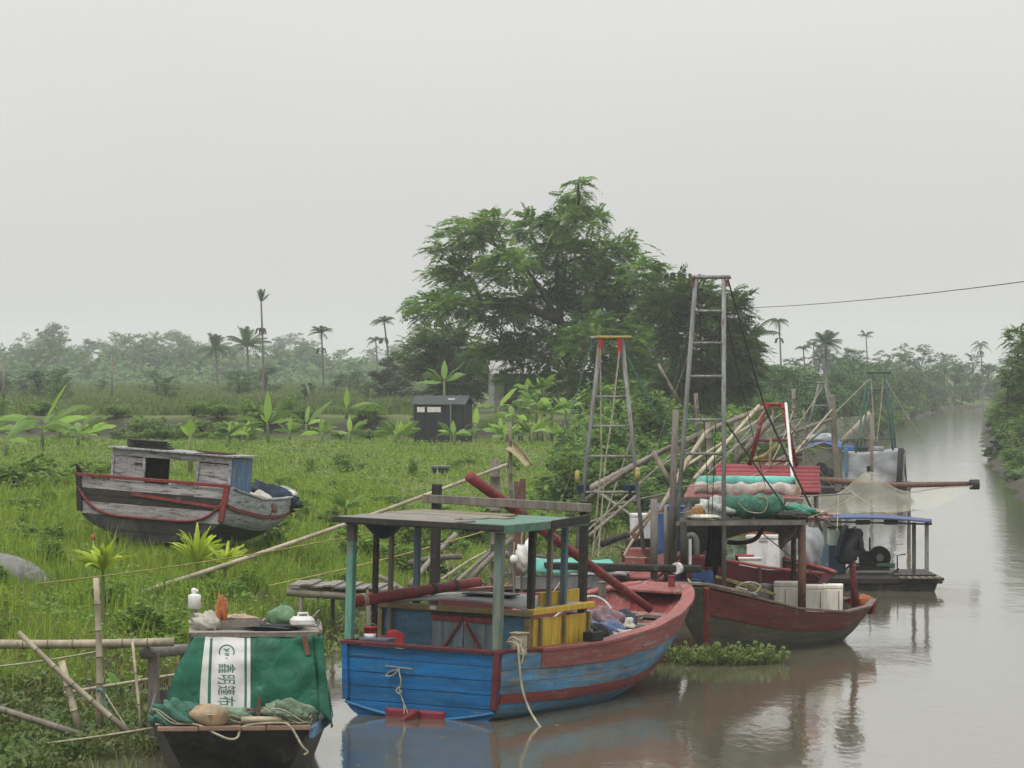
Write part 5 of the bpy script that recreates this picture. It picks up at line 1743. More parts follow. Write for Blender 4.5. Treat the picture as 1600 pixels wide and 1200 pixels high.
MB().loft([[(-.06, 1.74, 1.45), (-.06, 1.9, 1.45), (.04, 1.9, 1.45), (.04, 1.74, 1.45)], [(-.16, 1.88, 1.66), (-.16, 1.93, 1.66), (-.1, 1.93, 1.66), (-.1, 1.88, 1.66)]]).build('corner_horn', M_dark, bea)
MB().box((-.085, .35, 1.06), (.02, .11, .05)).build('drain_plate', M_white, bea)
HZ.deck(bea, 'deck_plank', M_woodx, .42, .01, .93, 6)
# cabin: front with sliding opening
cx, ya, yb, z0, z1 = .75, -1.62, 1.28, .95, 2.06
M_frame = M_bpl2
for q in range(2):
    MB().box((cx, 1.28 - .27 - .54 * q, 1.52), (.05, .53, .94)).build('cabin_board', M_bpl2, bea) if q == 0 else None
for q in range(3):
    MB().box((cx + .005 * q, .93, 1.15 + .30 * q), (.05, .80, .29)).build('cabin_board', M_bpl2, bea)
    MB().box((cx + .005 * q, -1.24, 1.15 + .30 * q), (.05, .80, .29)).build('cabin_board', M_bpl2, bea)
MB().box((cx - .01, -.17, 2.0), (.09, 3.0, .16)).build('cabin_header', M_bpl2, bea, bevel=.008)
for y in (1.31, .52, -.83, -1.64):
    MB().box((cx - .02, y, 1.5), (.08, .06, .95)).build('cabin_post', M_bplank, bea)
MB().box((cx - .03, .62, 1.76), (.04, .3, .03)).build('latch', M_dark, bea)
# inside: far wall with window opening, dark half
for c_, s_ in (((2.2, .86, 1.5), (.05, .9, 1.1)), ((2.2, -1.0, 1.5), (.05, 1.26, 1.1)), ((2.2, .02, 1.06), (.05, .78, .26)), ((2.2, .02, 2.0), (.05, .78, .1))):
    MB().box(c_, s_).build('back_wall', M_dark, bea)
MB().box((1.47, 1.32, 1.5), (1.5, .05, 1.1)).build('side_wall', M_bplank, bea)
M_bpan = paint('blue_side_panel', (.10, .2, .36), (.28, .31, .34), .3, 3, (2, 2, .7))
MB().box((1.47, -1.66, 1.5), (1.5, .05, 1.1)).build('side_wall', M_bpan, bea)
MB().box((1.47, -.17, 2.1), (1.75, 3.2, .05), (0, 0, 0)).build('cabin_roof', M_bplank, bea, bevel=.01)
MB().box((1.3, -1.1, 2.15), (1.4, .7, .04), (0, .03, .1)).build('roof_sheet', M_rust, bea)
for q in range(4):
    MB().box((1.2 + .05 * q, .55 + .05 * q, 2.15 + .05 * q), (.7, .95, .035), (0, 0, .1 * q)).build('roof_slat', M_black, bea)
for x, y in ((-.3, .95), (-.1, -.9), (1.8, -1.2), (3.5, -.6), (2.4, 1.0)):
    MB().bar((x * 1 + .5, y, -.75), (x + .5, y, .05 if x < 3 else .0), .14, .14).build('prop', M_wood, bea)
ZW = inv(bea).inverted()
cloth('sack', 'white cloth sack hanging over the bow side of the beached boat', ZW @ Vector((3.5, -1.5, .72)), (.4, .2, .28), M_cloth3, 31, 'sack')
cloth('sack', 'dark blue tarp bundle in the beached boat bow', ZW @ Vector((5.0, -1.25, .7)), (.7, .25, .36), M_navy, 32, 'tarp')
cloth('sack', 'pale speckled sack on the rim of the beached boat', ZW @ Vector((5.4, -1.45, .86)), (.4, .16, .2), M_cloth3, 33, 'sack')
cloth('sack', 'brown sack against the blue side panel of the beached boat', ZW @ Vector((3.0, -1.75, .72)), (.3, .14, .2), M_rust, 34, 'sack')
o = MB().box((0, 0, .0), (.5, .3, .02), (0, .1, .2)).build('board', M_pink, None); o.location = ZW @ Vector((4.2, -1.62, .76)); tag(o, 'pink board lying on the beached boat gunwale', 'board')
# ================================================================ the other moored boats
def frame_tower(par, IL, legs, rungs, Y, r, mat, rung_mat=None, top=None, name='leg'):
    """legs: [(px,py)-(px,py)] x2 ; rungs: rows where they cross"""
    ends = []
    for (a, b) in legs:
        pa, pb = IL @ P(a[0], a[1], Y), IL @ P(b[0], b[1], Y)
        MB().tube([pa, pb], r, 8).build('frame_leg', mat, par, smooth=True)
        ends.append((a, b))
    for y in rungs:
        q = []
        for a, b in ends[:2]:
            t = (y - a[1]) / (b[1] - a[1])
            q.append(IL @ P(lerp(a[0], b[0], t), y, Y))
        MB().tube(q, r * .7, 6).build('rung', rung_mat or mat, par, smooth=True)
    if top:
        MB().tube([IL @ P(top[0], top[2], Y), IL @ P(top[1], top[2], Y)], r * .9, 8).build('top_bar', rung_mat or mat, par, smooth=True)


# ---- red fishing boat with the tallest ladder frame
red = thing('fishing_boat', 'dull red wooden boat with algae-green bottom carrying the tallest ladder frame', 'boat', (7.45, 75.4, 0), (0, 0, math.atan2(-5.1, -3.85)))
RI = inv(red)


def RL(px, py, Y):
    return RI @ P(px, py, Y)


HR = Hull(6.5, 5.9, [(0, .35), (.1, .62), (.3, .86), (.6, .9), (.85, .72), (1, .42)], [(0, .80), (.1, .70), (.3, .66), (.6, .84), (.85, 1.18), (1, 1.40)],
          [(0, .5), (.12, .02), (.25, -.25), (.7, -.35), (1, -.1)], [(0, .6), (.3, .4), (.7, .45), (1, .7)])
for sd in (-1, 1):
    HR.strake(red, 'strake', M_hullg, 0, .36, sd, k=4)
    HR.strake(red, 'strake', M_hullg, .365, .62, sd, off=.008, k=3)
    HR.strake(red, 'strake', M_maroon if sd < 0 else paint('worn_red', (.19, .042, .042), (.19, .13, .11), .3, 3, ALONG, vary=.4), .625, .98, sd, off=.03, k=3)
    HR.strake(red, 'lining', M_dark, .5, .97, sd, .02, .98, off=-.06, th=.03)
    HR.cap(red, 'gunwale', paint('brown_rail', (.19, .12, .1), (.26, .2, .17), .35, 4, ALONG), .1, .07, .05, sd)
mb = MB(); rings = []
for t_ in np.linspace(0, 1, 6):
    a, b = HR.pt(1, t_, 1, .02), HR.pt(1, t_, -1, .02)
    rings.append([a, b, b + Vector((.1 * t_ + .04, .05, 0)), a + Vector((.1 * t_ + .04, -.05, 0))])
mb.loft(rings); mb.build('stem_board', M_hullg, red)
MB().bar(HR.pt(1, .02, 1, .03) + Vector((.05, 0, 0)), HR.pt(1, 1, 1, .05) + Vector((.06, 0, 0)), .07, .09, up=(1, 0, 0)).build('stem_edge', M_red, red)
MB().loft([[(-.12, -.3, .5), (-.12, .3, .5), (-.12, .36, .84), (-.12, -.36, .84)], [(-.02, -.3, .5), (-.02, .3, .5), (-.02, .36, .84), (-.02, -.36, .84)]]).build('stern_board', M_red, red)
HR.deck(red, 'deck_plank', M_dark, .3, .03, .97, 5, inset=.08)
MB().loft([[(5.3, -.86, 1.18), (5.3, .86, 1.18), (5.3, .86, 1.24), (5.3, -.86, 1.24)], [(6.55, -.5, 1.44), (6.55, .5, 1.44), (6.55, .5, 1.50), (6.55, -.5, 1.50)]]).build('fore_platform', M_woodx, red, bevel=.01)
frame_tower(red, RI, [((1087, 436), (1051, 912)), ((1131, 436), (1131, 918))], (486, 536, 588, 656, 709), 72.2, .047, M_steel, M_steel, (1080, 1141, 433))
for x in (1084, 1136):
    p = RL(x, 434, 72.2)
    MB().box(p, (.16, .1, .05)).build('cap_plate', M_rust, red); MB().tube([p + Vector((0, 0, -.05)), p + Vector((.0, 0, -.18))], [.03, .05], 8).build('pulley', M_rust, red)
MB().tube([RL(1056, 640, 72.2), RL(1046, 912, 72.2)], .068, 8).build('mast_post', M_wood, red, smooth=True)
MB().tube([RL(1020, 705, 72.4), RL(1053, 765, 72.2)], .05, 7).build('brace_pole', M_bamg, red, smooth=True)
for a, b, r, m in ((RL(1137, 436, 72.2), RL(1196, 640, 73.0), .02, M_roped), (RL(1196, 640, 73.0), RL(1285, 830, 74.0), .024, M_roped), (RL(1131, 655, 72.2), RL(1238, 808, 73.2), .018, M_roped), (RL(1162, 810, 73), RL(1300, 918, 74.2), .012, M_roped)):
    MB().tube([a, a.lerp(b, .5) - Vector((0, 0, .03)), b], r, 5).build('guy_line', m, red)
# shelter roof on posts
for px, y0, y1, Y, r, m in ((1253, 812, 958, 72.9, .085, M_rust), (1022, 780, 905, 71.6, .075, M_wood), (1040, 790, 905, 72.0, .04, M_wood), (1068, 815, 905, 71.8, .07, M_dark), (1118, 815, 905, 73.8, .06, M_dark), (1240, 815, 935, 74.6, .06, M_dark)):
    MB().tube([RL(px, y0, Y), RL(px, y1, Y)], r, 8).build('roof_post', m, red, smooth=True)
MB().tube([RL(1327, 832, 75.0), RL(1337, 950, 74.8)], [.06, .085], 8).build('stern_post', M_red, red, smooth=True)
za = P(1150, 811, 73).z
ctr = [P(1056, 811, 72.0), P(1258, 811, 72.4), P(1262, 811, 75.2), P(1060, 811, 74.8)]
for q in range(9):
    def cq(i, j, k):
        a = ctr[0].lerp(ctr[3], (q + k) / 9); b = ctr[1].lerp(ctr[2], (q + k) / 9)
        return a.lerp(b, i)
    rings = [[RI @ Vector((*cq(i, 0, k)[:2], za + dz)) for k, dz in ((.02, -.04), (.97, -.04), (.97, 0), (.02, 0))] for i in (0, 1)]
    MB().loft(rings).build('roof_plank', M_dark, red)
MB().bar(RI @ Vector((*ctr[0][:2], za - .05)), RI @ Vector((*ctr[1][:2], za - .05)), .06, .09).build('roof_beam', M_wood, red)
MB().bar(RI @ Vector((*ctr[3][:2], za - .12)), RI @ Vector((*ctr[2][:2], za - .12)), .06, .1).build('roof_beam', M_dark, red)
MB().bar(RL(1247, 818, 73), RL(1220, 856, 73.2), .07, .07).build('knee_brace', M_wood, red)
MB().sheet(lambda u, v: RL(lerp(1216, 1250, u), lerp(822, 853 - 14 * u, v) + 2 * math.sin(6 * u), 73.4), 8, 6, .008).build('hanging_sheet', paint('sooty_sheet', (.09, .085, .08), (.14, .13, .12), .3, 4), red)
MB().sheet(lambda u, v: RL(lerp(1062, 1252, u), lerp(815, 838 + 8 * math.sin(7 * u) + 34 * max(0, 1 - u * 2.6), v), 75.3), 16, 6, .01).build('rear_shade_sheet', M_dark, red)  # dark sheet added behind the posts to stand in for shade under the shelter
MB().tube(spline([RL(1192, 826, 74.6), RL(1180, 842, 74.5), RL(1160, 848, 74.4), RL(1136, 847, 74.4)], 6), .05, 6).build('black_pipe', M_black, red, smooth=True)
for px, w_ in ((1112, .12), (1118, .16), (1124, .1)):
    MB().sheet(lambda u, v: RL(px + lerp(-9, 9, u) + 2 * math.sin(5 * v), lerp(818, 886, v), 73.7 + .1 * math.sin(4 * u + px)), 6, 8, .01).build('hanging_cloth', M_cloth1, red, smooth=True)
MB().tube(spline([RL(1070, 870, 72.1), RL(1070, 845, 72.1), RL(1080, 836, 72.1), RL(1088, 845, 72.1), RL(1088, 868, 72.1)], 6), .07, 8).build('tyre_fender', paint('tyre_grey', (.16, .165, .16), (.1, .1, .1), .3, 4), red, smooth=True)
MB().tube([RL(1078, 842, 71.9), RL(1078, 882, 71.9)], .035, 7).build('white_pipe', M_white, red)
MB().tube(spline([RL(1075, 905, 70.4), RL(1083, 918, 70.2), RL(1080, 935, 70.1), RL(1074, 925, 70.2)], 6), .018, 6).build('bow_rope', M_rope, red, smooth=True)
for i in range(3):
    MB().tube(spline([RL(1118, 900 + i, 72.5), RL(1150, 908 + 2 * i, 72.8), RL(1180, 917 + 2 * i, 73.2), RL(1212, 928 + i, 73.6)], 5), .014, 5).build('yellow_cord', M_ropey, red, smooth=True)
MB().tube(spline([RL(1150, 920, 72.6), RL(1160, 912, 72.5), RL(1175, 910, 72.5), RL(1188, 916, 72.5), RL(1180, 926, 72.5), RL(1162, 926, 72.5), RL(1150, 918, 72.5), RL(1168, 922, 72.5)], 6), .022, 6).build('rope_knot', M_rope, red, smooth=True)
RW = RI.inverted()


def crate(label, p, rz, size, mat, lid=True, cat='box', name='foam_box', stain=True):
    t = thing(name, label, cat, p, (0, 0, rz))
    sx, sy, sz = size
    MB().box((0, 0, sz * .42), (sx * .94, sy * .94, sz * .84), None, 1.05).build('body', mat, t, bevel=.02)
    if lid:
        MB().box((0, 0, sz * .92), (sx, sy, sz * .16)).build('lid', mat, t, bevel=.02)
    for k in ((.3,) if sx < .6 else (-.1,)):
        MB().box((sx * k, -sy * .49, sz * .4), (.014, .016, sz * .74)).build('strap', M_rust if stain else mat, t)
    return t


zc = .64
crate('large dirty foam box behind the rusty post on the red boat stern', P(1232, 935, 74.3).xy.to_3d() + Vector((0, 0, zc)), R(-6), (.62, .5, .62), M_foam)
crate('middle foam box with rust-streaked yellow lid on the red boat stern', P(1271, 935, 73.9).xy.to_3d() + Vector((0, 0, zc)), R(-6), (.5, .45, .58), M_foam)
crate('right-hand foam box beside the red leaning post', P(1301, 935, 74.1).xy.to_3d() + Vector((0, 0, zc)), R(-6), (.44, .45, .58), M_foam)
o = MB().box((0, 0, 0), (1.1, .3, .05)).build('board', M_bright, None, bevel=.01); o.location = P(1190, 942, 73.6).xy.to_3d() + Vector((0, 0, .62)); tag(o, 'bright red board laid along the red boat deck', 'board')
cloth('net_heap', 'grey-green net heap against the large foam box', P(1208, 950, 73.4).xy.to_3d() + Vector((0, 0, .42)), (.4, .25, .2), M_pnet, 41, 'net')
o = MB().blob((0, 0, .12), (.2, .14, .16), 46, .3, 18, 12).build('fender', M_orange, None, True); o.location = P(1352, 950, 75.3); tag(o, 'faded orange float lashed to the red boat stern tip', 'float')
# nets on the shelter roof
zt = za + .005


def roofp(px, Y):
    return Vector(((px - 800) / F * Y, Y, zt))


t = thing('net_roll', 'big rolled dark green net on the shelter roof of the red boat', 'net', roofp(1190, 73.3))
n_ = 22
mb = MB()
rings = []
for j in range(13):
    x = lerp(-.75, .42, j / 12)
    rr = .25 + .03 * math.sin(j * 1.9) - .05 * max(0, -.3 - x)
    rings.append([(x, rr * math.cos(6.283 * k / n_) * (1 + .06 * math.sin(k * 3 + j)), .24 + rr * math.sin(6.283 * k / n_) * (1 + .05 * math.sin(k * 5 + j * 2))) for k in range(n_)])
mb.loft(rings); mb.build('roll', M_gnet, t, smooth=True)
pts = [Vector((.43, .2 * math.cos(a) * (1 - a / 22), .24 + .2 * math.sin(a) * (1 - a / 22))) for a in np.linspace(0, 18, 70)]
MB().tube(pts, .022, 5).build('roll_end', M_pnet, t, smooth=True)
MB().tube(spline([(-.5, -.26, .32), (-.3, -.27, .15), (.02, -.29, .14), (.1, -.26, .4), (-.1, -.22, .46)], 6), .014, 5).build('tie_cord', M_rope, t, smooth=True)
cloth('net_heap', 'pale grey-white net bag left of the rolled green net', roofp(1122, 73.3), (.42, .3, .24), paint('pale_net_bag', (.45, .5, .46), (.55, .58, .54), .4, 9, bump=.6), 42, 'net', .3)
cloth('net_heap', 'flat green net spread right of the rolled green net', roofp(1232, 73.8), (.5, .35, .15), paint('jade_net', (.06, .27, .19), (.12, .36, .26), .4, 8, bump=.6), 43, 'net', .35)
cloth('tarp', 'black folded tarp under the flat green net', roofp(1236, 72.9), (.36, .25, .1), M_black, 44, 'tarp', .2)
cloth('sack', 'orange-brown sack at the left end of the shelter roof', roofp(1090, 73.0), (.14, .12, .16), paint('ochre', (.42, .22, .08), (.5, .4, .25), .3, 6), 45, 'sack', .3)
cloth('sack', 'cream folded sacking at the left end of the shelter roof', roofp(1098, 72.6), (.36, .2, .06), M_cloth3, 47, 'sack', .3)
t = thing('barrel', 'bright blue plastic tub behind the left posts of the red boat', 'barrel', P(1042, 835, 74.6)); t.location.z = 1.1
hb_ = P(1042, 792, 74.6).z - 1.1
MB().tube([(0, 0, 0), (0, 0, hb_ * .6), (0, 0, hb_ - .1), (0, 0, hb_)], [.28, .32, .36, .37], 18).build('tub', M_bluev, t, smooth=True); MB().tube([(0, 0, hb_ - .02), (0, 0, hb_ + .03)], .39, 18).build('rim', M_bluev, t, smooth=True); MB().box((0, 0, -.3), (.6, .6, .6)).build('stand', M_dark, t)
t = thing('jacket', 'black jacket hung on the red leaning post', 'clothing', P(1329, 850, 74.85))
MB().sheet(lambda u, v: (lerp(-.26, .2, u) + .05 * math.sin(7 * v), -.05 + .09 * math.sin(5 * u + 2 * v), lerp(.34, -.3 + .2 * abs(u - .4), v) - .2 * (1 - u) * v), 10, 12, .02).build('body', M_cloth1, t, smooth=True)
MB().tube(spline([(-.1, -.05, .4), (-.2, -.08, .15), (-.3, -.06, -.28)], 5), .06, 7).build('sleeve', M_cloth1, t, smooth=True); MB().tube(spline([(.05, -.05, .36), (.2, -.08, .1), (.22, -.06, -.12)], 5), .06, 7).build('sleeve', M_cloth1, t, smooth=True)

# ---- boat behind the blue one: pink bow, silver ladder frame
pk = thing('fishing_boat', 'faded pink wooden boat with pointed bow block and silver ladder frame behind the blue boat', 'boat', (-.6, 68.6, 0), (0, 0, math.pi / 2 - R(36)))
PI_ = inv(pk)


def PL(px, py, Y):
    return PI_ @ P(px, py, Y)


HP = Hull(7.0, 5.6, [(0, 1.0), (.3, 1.15), (.6, 1.1), (.85, .75), (1, .12)], [(0, 1.35), (.4, 1.3), (.7, 1.42), (1, 1.78)], [(0, -.2), (.6, -.3), (1, .3)], [(0, .3), (.5, .35), (1, .8)])
for sd in (-1, 1):
    HP.strake(pk, 'strake', M_hullg, 0, .4, sd, k=3); HP.strake(pk, 'strake', M_maroon, .405, .75, sd, off=.01); HP.strake(pk, 'bulwark', M_pink, .755, .985, sd, off=.03)
    HP.cap(pk, 'gunwale', M_pink, .14, .06, .06, sd)
HP.transom(pk, 'transom_plank', [M_maroon], [0, .3, .6, .97], x0=-.05)
HP.deck(pk, 'deck_plank', M_dark, .3, .01, .62, 5)
MB().loft([[(4.6, -1.02, 1.44), (4.6, 1.02, 1.44), (4.6, 1.02, 1.49), (4.6, -1.02, 1.49)], [(6.95, -.14, 1.85), (6.95, .14, 1.85), (6.95, .14, 1.9), (6.95, -.14, 1.9)]]).build('bow_deck', M_pink, pk, bevel=.01)
MB().box((5.55, .0, 1.86), (.42, .5, .34)).build('bow_block', M_pink, pk, bevel=.02)
MB().tube([(5.35, .25, 1.84), (5.35, -.28, 1.84), (5.8, -.28, 1.8)], .02, 6).build('bow_lashing', M_rope, pk)
frame_tower(pk, PI_, [((938, 530), (901, 862)), ((972, 530), (1006, 866))], (620, 666, 713, 769), 72.6, .044, M_steel, M_steel, (922, 988, 528))
MB().tube([PL(930, 527, 72.5), PL(986, 527, 72.5)], .035, 7).build('bar_wrap', M_ropey, pk, smooth=True)
for px, x2 in ((939, 938), (967, 968)):
    MB().tube([PL(px, 530, 72.5), PL(x2, 556, 72.5)], [.05, .03], 7).build('pulley_strop', M_bright, pk)
for pts in ([(938, 545), (939, 640), (940, 720), (926, 870)], [(968, 548), (958, 640), (946, 720), (935, 870)]):
    MB().tube([PL(a, b, 72.4) for a, b in pts], .017, 5).build('hoist_rope', M_rope, pk)
for a, b in (((927, 530), (862, 735)), ((974, 545), (1052, 690))):
    MB().tube([PL(*a, 72.6), PL((a[0] + b[0]) / 2, (a[1] + b[1]) / 2 + 4, 72.9), PL(*b, 73.2)], .013, 5).build('stay', M_ropeg, pk)
for px, py in ((911, 764), (984, 764)):
    MB().box(PL(px, py, 72.7), (.24, .2, .2)).build('float_box', M_navy, pk, bevel=.02)
for px, py in ((902, 745), (996, 741)):
    p = PL(px, py, 72.4); MB().tube([p - Vector((0, 0, .12)), p, p + Vector((0, 0, .1)), p + Vector((0, 0, .14))], [.05, .055, .05, .02], 9).build('bottle_float', M_ropey, pk, smooth=True)
MB().bar(PL(850, 884, 70.2), PL(1096, 889, 71.0), .14, .15).build('dark_spar', M_dark, pk, bevel=.03)
p = PL(1058, 888, 70.85); MB().tube([p - Vector((.05, .0, 0)), p + Vector((.05, .0, 0))], .12, 10).build('spar_tie', M_white, pk)
MB().tube([PL(985, 852, 72.4), PL(992, 832, 72.4)], .035, 7).build('bow_pin', M_pink, pk); MB().tube([PL(975, 868, 72.2), PL(990, 842, 72.3)], .03, 7).build('bow_stay', M_rope, pk)
PW = PI_.inverted()
t = thing('rolled_tarp', 'bright turquoise plastic sheet rolled on the pink boat deck', 'tarp', PW @ Vector((2.6, -.2, 1.36)), (0, 0, R(20)))
MB().sheet(lambda u, v: (lerp(-1.0, .95, u), .3 * math.cos(3.3 * v - .2) + .02 * math.sin(9 * u), .26 * math.sin(3.3 * v) * (1 - .25 * u) + .34 + .02 * math.sin(13 * u)), 24, 12, .012).build('sheet', M_cyan, t, smooth=True); MB().box((-.1, 0, .12), (1.9, .5, .24)).build('bedding', M_grey, t)
o = cloth('cloth', 'lilac grey cloth beside the turquoise sheet on the pink boat', PW @ Vector((4.3, .1, 1.44)), (.55, .4, .14), paint('lilac_cloth', (.4, .36, .38), (.45, .42, .42), .3, 4), 48, 'cloth', .25)
for k, (px, py, Y, rad, lab) in enumerate(((815, 872, 68.5, (.12, .12, .26), 'white plastic bag hanging at the pink boat stern'), (826, 868, 68.9, (.13, .12, .3), 'second white plastic bag bunched beside the grey post at the pink boat stern'), (803, 874, 68.3, (.08, .08, .09), 'round white float at the pink boat stern'))):
    t = thing('plastic_bag' if k < 2 else 'float', lab, 'bag' if k < 2 else 'float', P(px, py, Y))
    MB().blob((0, 0, 0), rad, 50 + k, .25 if k < 2 else .03, 18, 12).build('bag' if k < 2 else 'ball', M_white, t, smooth=True); MB().tube([(0, 0, rad[2] * .9), (0, 0, rad[2] + .12), (.02, 0, rad[2] + .25)], .012, 5).build('string', M_rope, t)
    tag(MB().tube([P(px, py - 10, Y + .15), P(px, 945, Y + .15)], .03, 6).build('stake', M_wood, None), ['grey stake carrying the hanging white bag', 'grey stake behind the bunched white bag', 'grey stake carrying the round white float'][k], 'stake')
for k, (px, Y) in enumerate(((808, 69.5), (817, 69.9))):
    tag(MB().tube([P(px, 752 - 4 * k, Y), P(px - 1, 900, Y)], .06, 8).build('mooring_stake', M_rust, None), ['rust coloured stake behind the grey crossbeam', 'rust coloured stake with white tip behind the grey crossbeam'][k], 'stake')
o = crate('white plastic box by the silver ladder frame foot', P(1006, 855, 75.5), R(10), (.55, .4, .55), M_white, stain=False, name='plastic_box'); o.location.z = P(1006, 842, 75.5).z
t = o; MB().box((0, 0, -.35), (.7, .5, .68)).build('stand', M_dark, t)

# ---- dark red boat with the sloping red sheet roof and freezer
dr = thing('fishing_boat', 'dark maroon boat with ribbed red sheet roof, red trestle and white freezer', 'boat', (3.2, 83.2, 0), (0, 0, math.atan2(-3.6, 3.9)))
DI = inv(dr)


def DL(px, py, Y):
    return DI @ P(px, py, Y)


HD = Hull(5.4, 4.7, [(0, .9), (.4, 1.05), (.75, .9), (.92, .55), (1, .25)], [(0, 1.5), (.5, 1.42), (.8, 1.22), (1, 1.12)], [(0, -.2), (.7, -.2), (1, .4)], [(0, .3), (.6, .4), (1, .7)])
for sd in (-1, 1):
    HD.strake(dr, 'strake', M_hullk, 0, .4, sd, k=3); HD.strake(dr, 'strake', M_maroon, .405, .68, sd, off=.01); HD.strake(dr, 'strake', M_maroon, .685, .98, sd, off=.03)
    HD.cap(dr, 'gunwale', M_red, .1, .06, .05, sd)
HD.transom(dr, 'transom_plank', [M_maroon], [0, .3, .6, .97], x0=-.05)
HD.deck(dr, 'deck_plank', M_dark, .25, .01, .95, 5)
# ribbed roof
c = [P(1120, 771, 83.2), P(1281, 771, 83.4), P(1281, 730, 85.6), P(1118, 726, 85.4)]
MB().sheet(lambda u, v: DI @ (c[0].lerp(c[1], u).lerp(c[3].lerp(c[2], u), v) - Vector((0, 0, .03))), 2, 2, .01).build('roof_underlay', M_maroon, dr)
for q in range(7):
    va, vb = q / 7 + .012, (q + 1) / 7 - .018
    MB().sheet(lambda u, v: DI @ (c[0].lerp(c[1], u).lerp(c[3].lerp(c[2], u), lerp(va, vb, v)) + Vector((0, 0, .02 + .05 * math.sin(math.pi * v)))), 2, 5, .012).build('roof_rib', M_sredroof, dr, smooth=True)
c2 = [P(1068, 776, 81.6), P(1252, 779, 81.8), P(1252, 758, 83.6), P(1078, 756, 83.4)]
MB().sheet(lambda u, v: DI @ (c2[0].lerp(c2[1], u).lerp(c2[3].lerp(c2[2], u), v)), 4, 4, .03).build('front_eave', M_pink, dr)
MB().bar(DL(1020, 779, 81.4), DL(1255, 782, 81.6), .08, .08).build('eave_beam', M_wood, dr)
for px, py, Y in ((1078, 782, 81.7), (1105, 782, 81.7), (1250, 784, 81.8), (1275, 770, 83.6), (1130, 775, 84.6)):
    MB().bar(DL(px, py, Y), DL(px + 1, 905, Y), .08, .08).build('roof_post', M_steel, dr)
MB().box(DL(1176, 829, 82.0), (2.2, .12, .25), (0, 0, -dr.rotation_euler.z)).build('orange_beam', paint('orange_brown', (.36, .12, .06), (.25, .15, .1), .3, 3), dr)
MB().box(DL(1243, 829, 81.5), (.7, .12, .2), (0, 0, -dr.rotation_euler.z)).build('red_beam', M_red, dr)
MB().sheet(lambda u, v: DL(lerp(1238, 1270, u), lerp(836, 856 + 5 * math.sin(3.1 * u), v), 81.2 + .05 * math.sin(9 * u)), 8, 6, .01).build('grey_curtain', M_gtar, dr, smooth=True)
frame_tower(dr, DI, [((1196, 634), (1171, 726)), ((1222, 632), (1245, 728))], (688, 720), 85.3, .05, M_red, M_red, (1193, 1228, 632))
for px in (1197, 1223):
    MB().box(DL(px, 634, 85.3), (.16, .12, .12)).build('trestle_cap', M_bright, dr)
MB().tube([DL(1228, 630, 85), DL(1240, 768, 83.0)], .035, 7).build('white_pole', M_white, dr); MB().tube([DL(1208, 640, 85.2), DL(1202, 728, 85.2)], .03, 7).build('hoist_pole', M_rope, dr)
MB().tube([DL(1150, 722, 86.5), DL(1208, 652, 86.5)], .08, 8).build('grey_strut', M_bamg, dr, smooth=True)
MB().tube(spline([DL(1170, 720, 86.8), DL(1195, 712, 86.8), DL(1215, 695, 86.8)], 5), .055, 7).build('yellow_float', M_ropey, dr, smooth=True)
t = thing('freezer', 'large white chest freezer on the maroon boat', 'freezer', P(1196, 905, 81.6)); t.location.z = 1.08; t.rotation_euler.z = R(-14)
MB().box((0, 0, .38), (.78, .6, .74)).build('cabinet', M_white, t, bevel=.02); MB().box((0, 0, .79), (.82, .64, .08)).build('lid', M_white, t, bevel=.015); MB().box((0, -.31, .70), (.2, .02, .03)).build('handle', M_grey, t)
t = thing('freezer', 'narrow white cabinet right of the chest freezer', 'freezer', P(1226, 905, 82.1)); t.location.z = 1.05; t.rotation_euler.z = R(-14)
MB().box((0, 0, .34), (.42, .5, .68)).build('cabinet', M_white, t, bevel=.02); MB().box((0, -.26, .5), (.03, .02, .2)).build('handle', M_grey, t)
t = thing('foam_box', 'low white foam box in front of the chest freezer', 'box', P(1172, 905, 80.7)); t.location.z = 1.16
MB().box((0, 0, .12), (.5, .3, .22)).build('body', M_foam, t, bevel=.02); MB().box((0, 0, .25), (.54, .34, .05)).build('lid', M_white, t, bevel=.01)
bucket('bright red plastic basin left of the chest freezer', P(1163, 873, 81.2).xy.to_3d() + Vector((0, 0, 1.16)), .22, .3, M_bright, handle=False, cat='basin')
cloth('net_heap', 'sage green net heap behind the red basin', P(1155, 868, 82.2).xy.to_3d() + Vector((0, 0, 1.16)), (.3, .25, .28), paint('sage_net', (.2, .34, .22), (.3, .42, .3), .4, 8, bump=.5), 61, 'net', .3)
t = thing('rolled_tarp', 'long turquoise roll along the front of the red sheet roof', 'tarp', P(1088, 753, 82.2))
e = P(1246, 754, 82.4) - t.location
MB().tube([e * k for k in np.linspace(0, 1, 9)], [.14, .15, .15, .16, .15, .15, .16, .15, .14], 14).build('roll', M_cyan, t, smooth=True)
mb = MB()
mb.sheet(lambda u, v: e * u + Vector((-.05 + .05 * math.sin(20 * u), -.16 - .05 * math.sin(math.pi * v), -.02 - .26 * v + .05 * v * math.sin(11 * u) + .03 * math.sin(31 * u))), 40, 5, .02); mb.build('net_fringe', paint('pink_white_net', (.55, .47, .43), (.6, .57, .5), .4, 8, bump=.5), t, smooth=True)
for k in (.97, .99):
    MB().tube(spline([e * k + Vector((0, -.15, .1)), e * k + Vector((.05, -.22, -.1)), e * k + Vector((-.06, -.2, -.36))], 5), .03, 6).build('tie', M_rope, t)
cloth('float_sack', 'red and pale float heap at the right end of the eave', P(1262, 812, 81.4), (.5, .3, .14), paint('red_float', (.33, .13, .12), (.5, .42, .38), .45, 8), 63, 'floats', .35)
cloth('sack', 'white bucket-like sack under the right eave of the maroon boat', P(1265, 880, 81.2), (.3, .24, .5), M_gtar, 64, 'sack', .18)

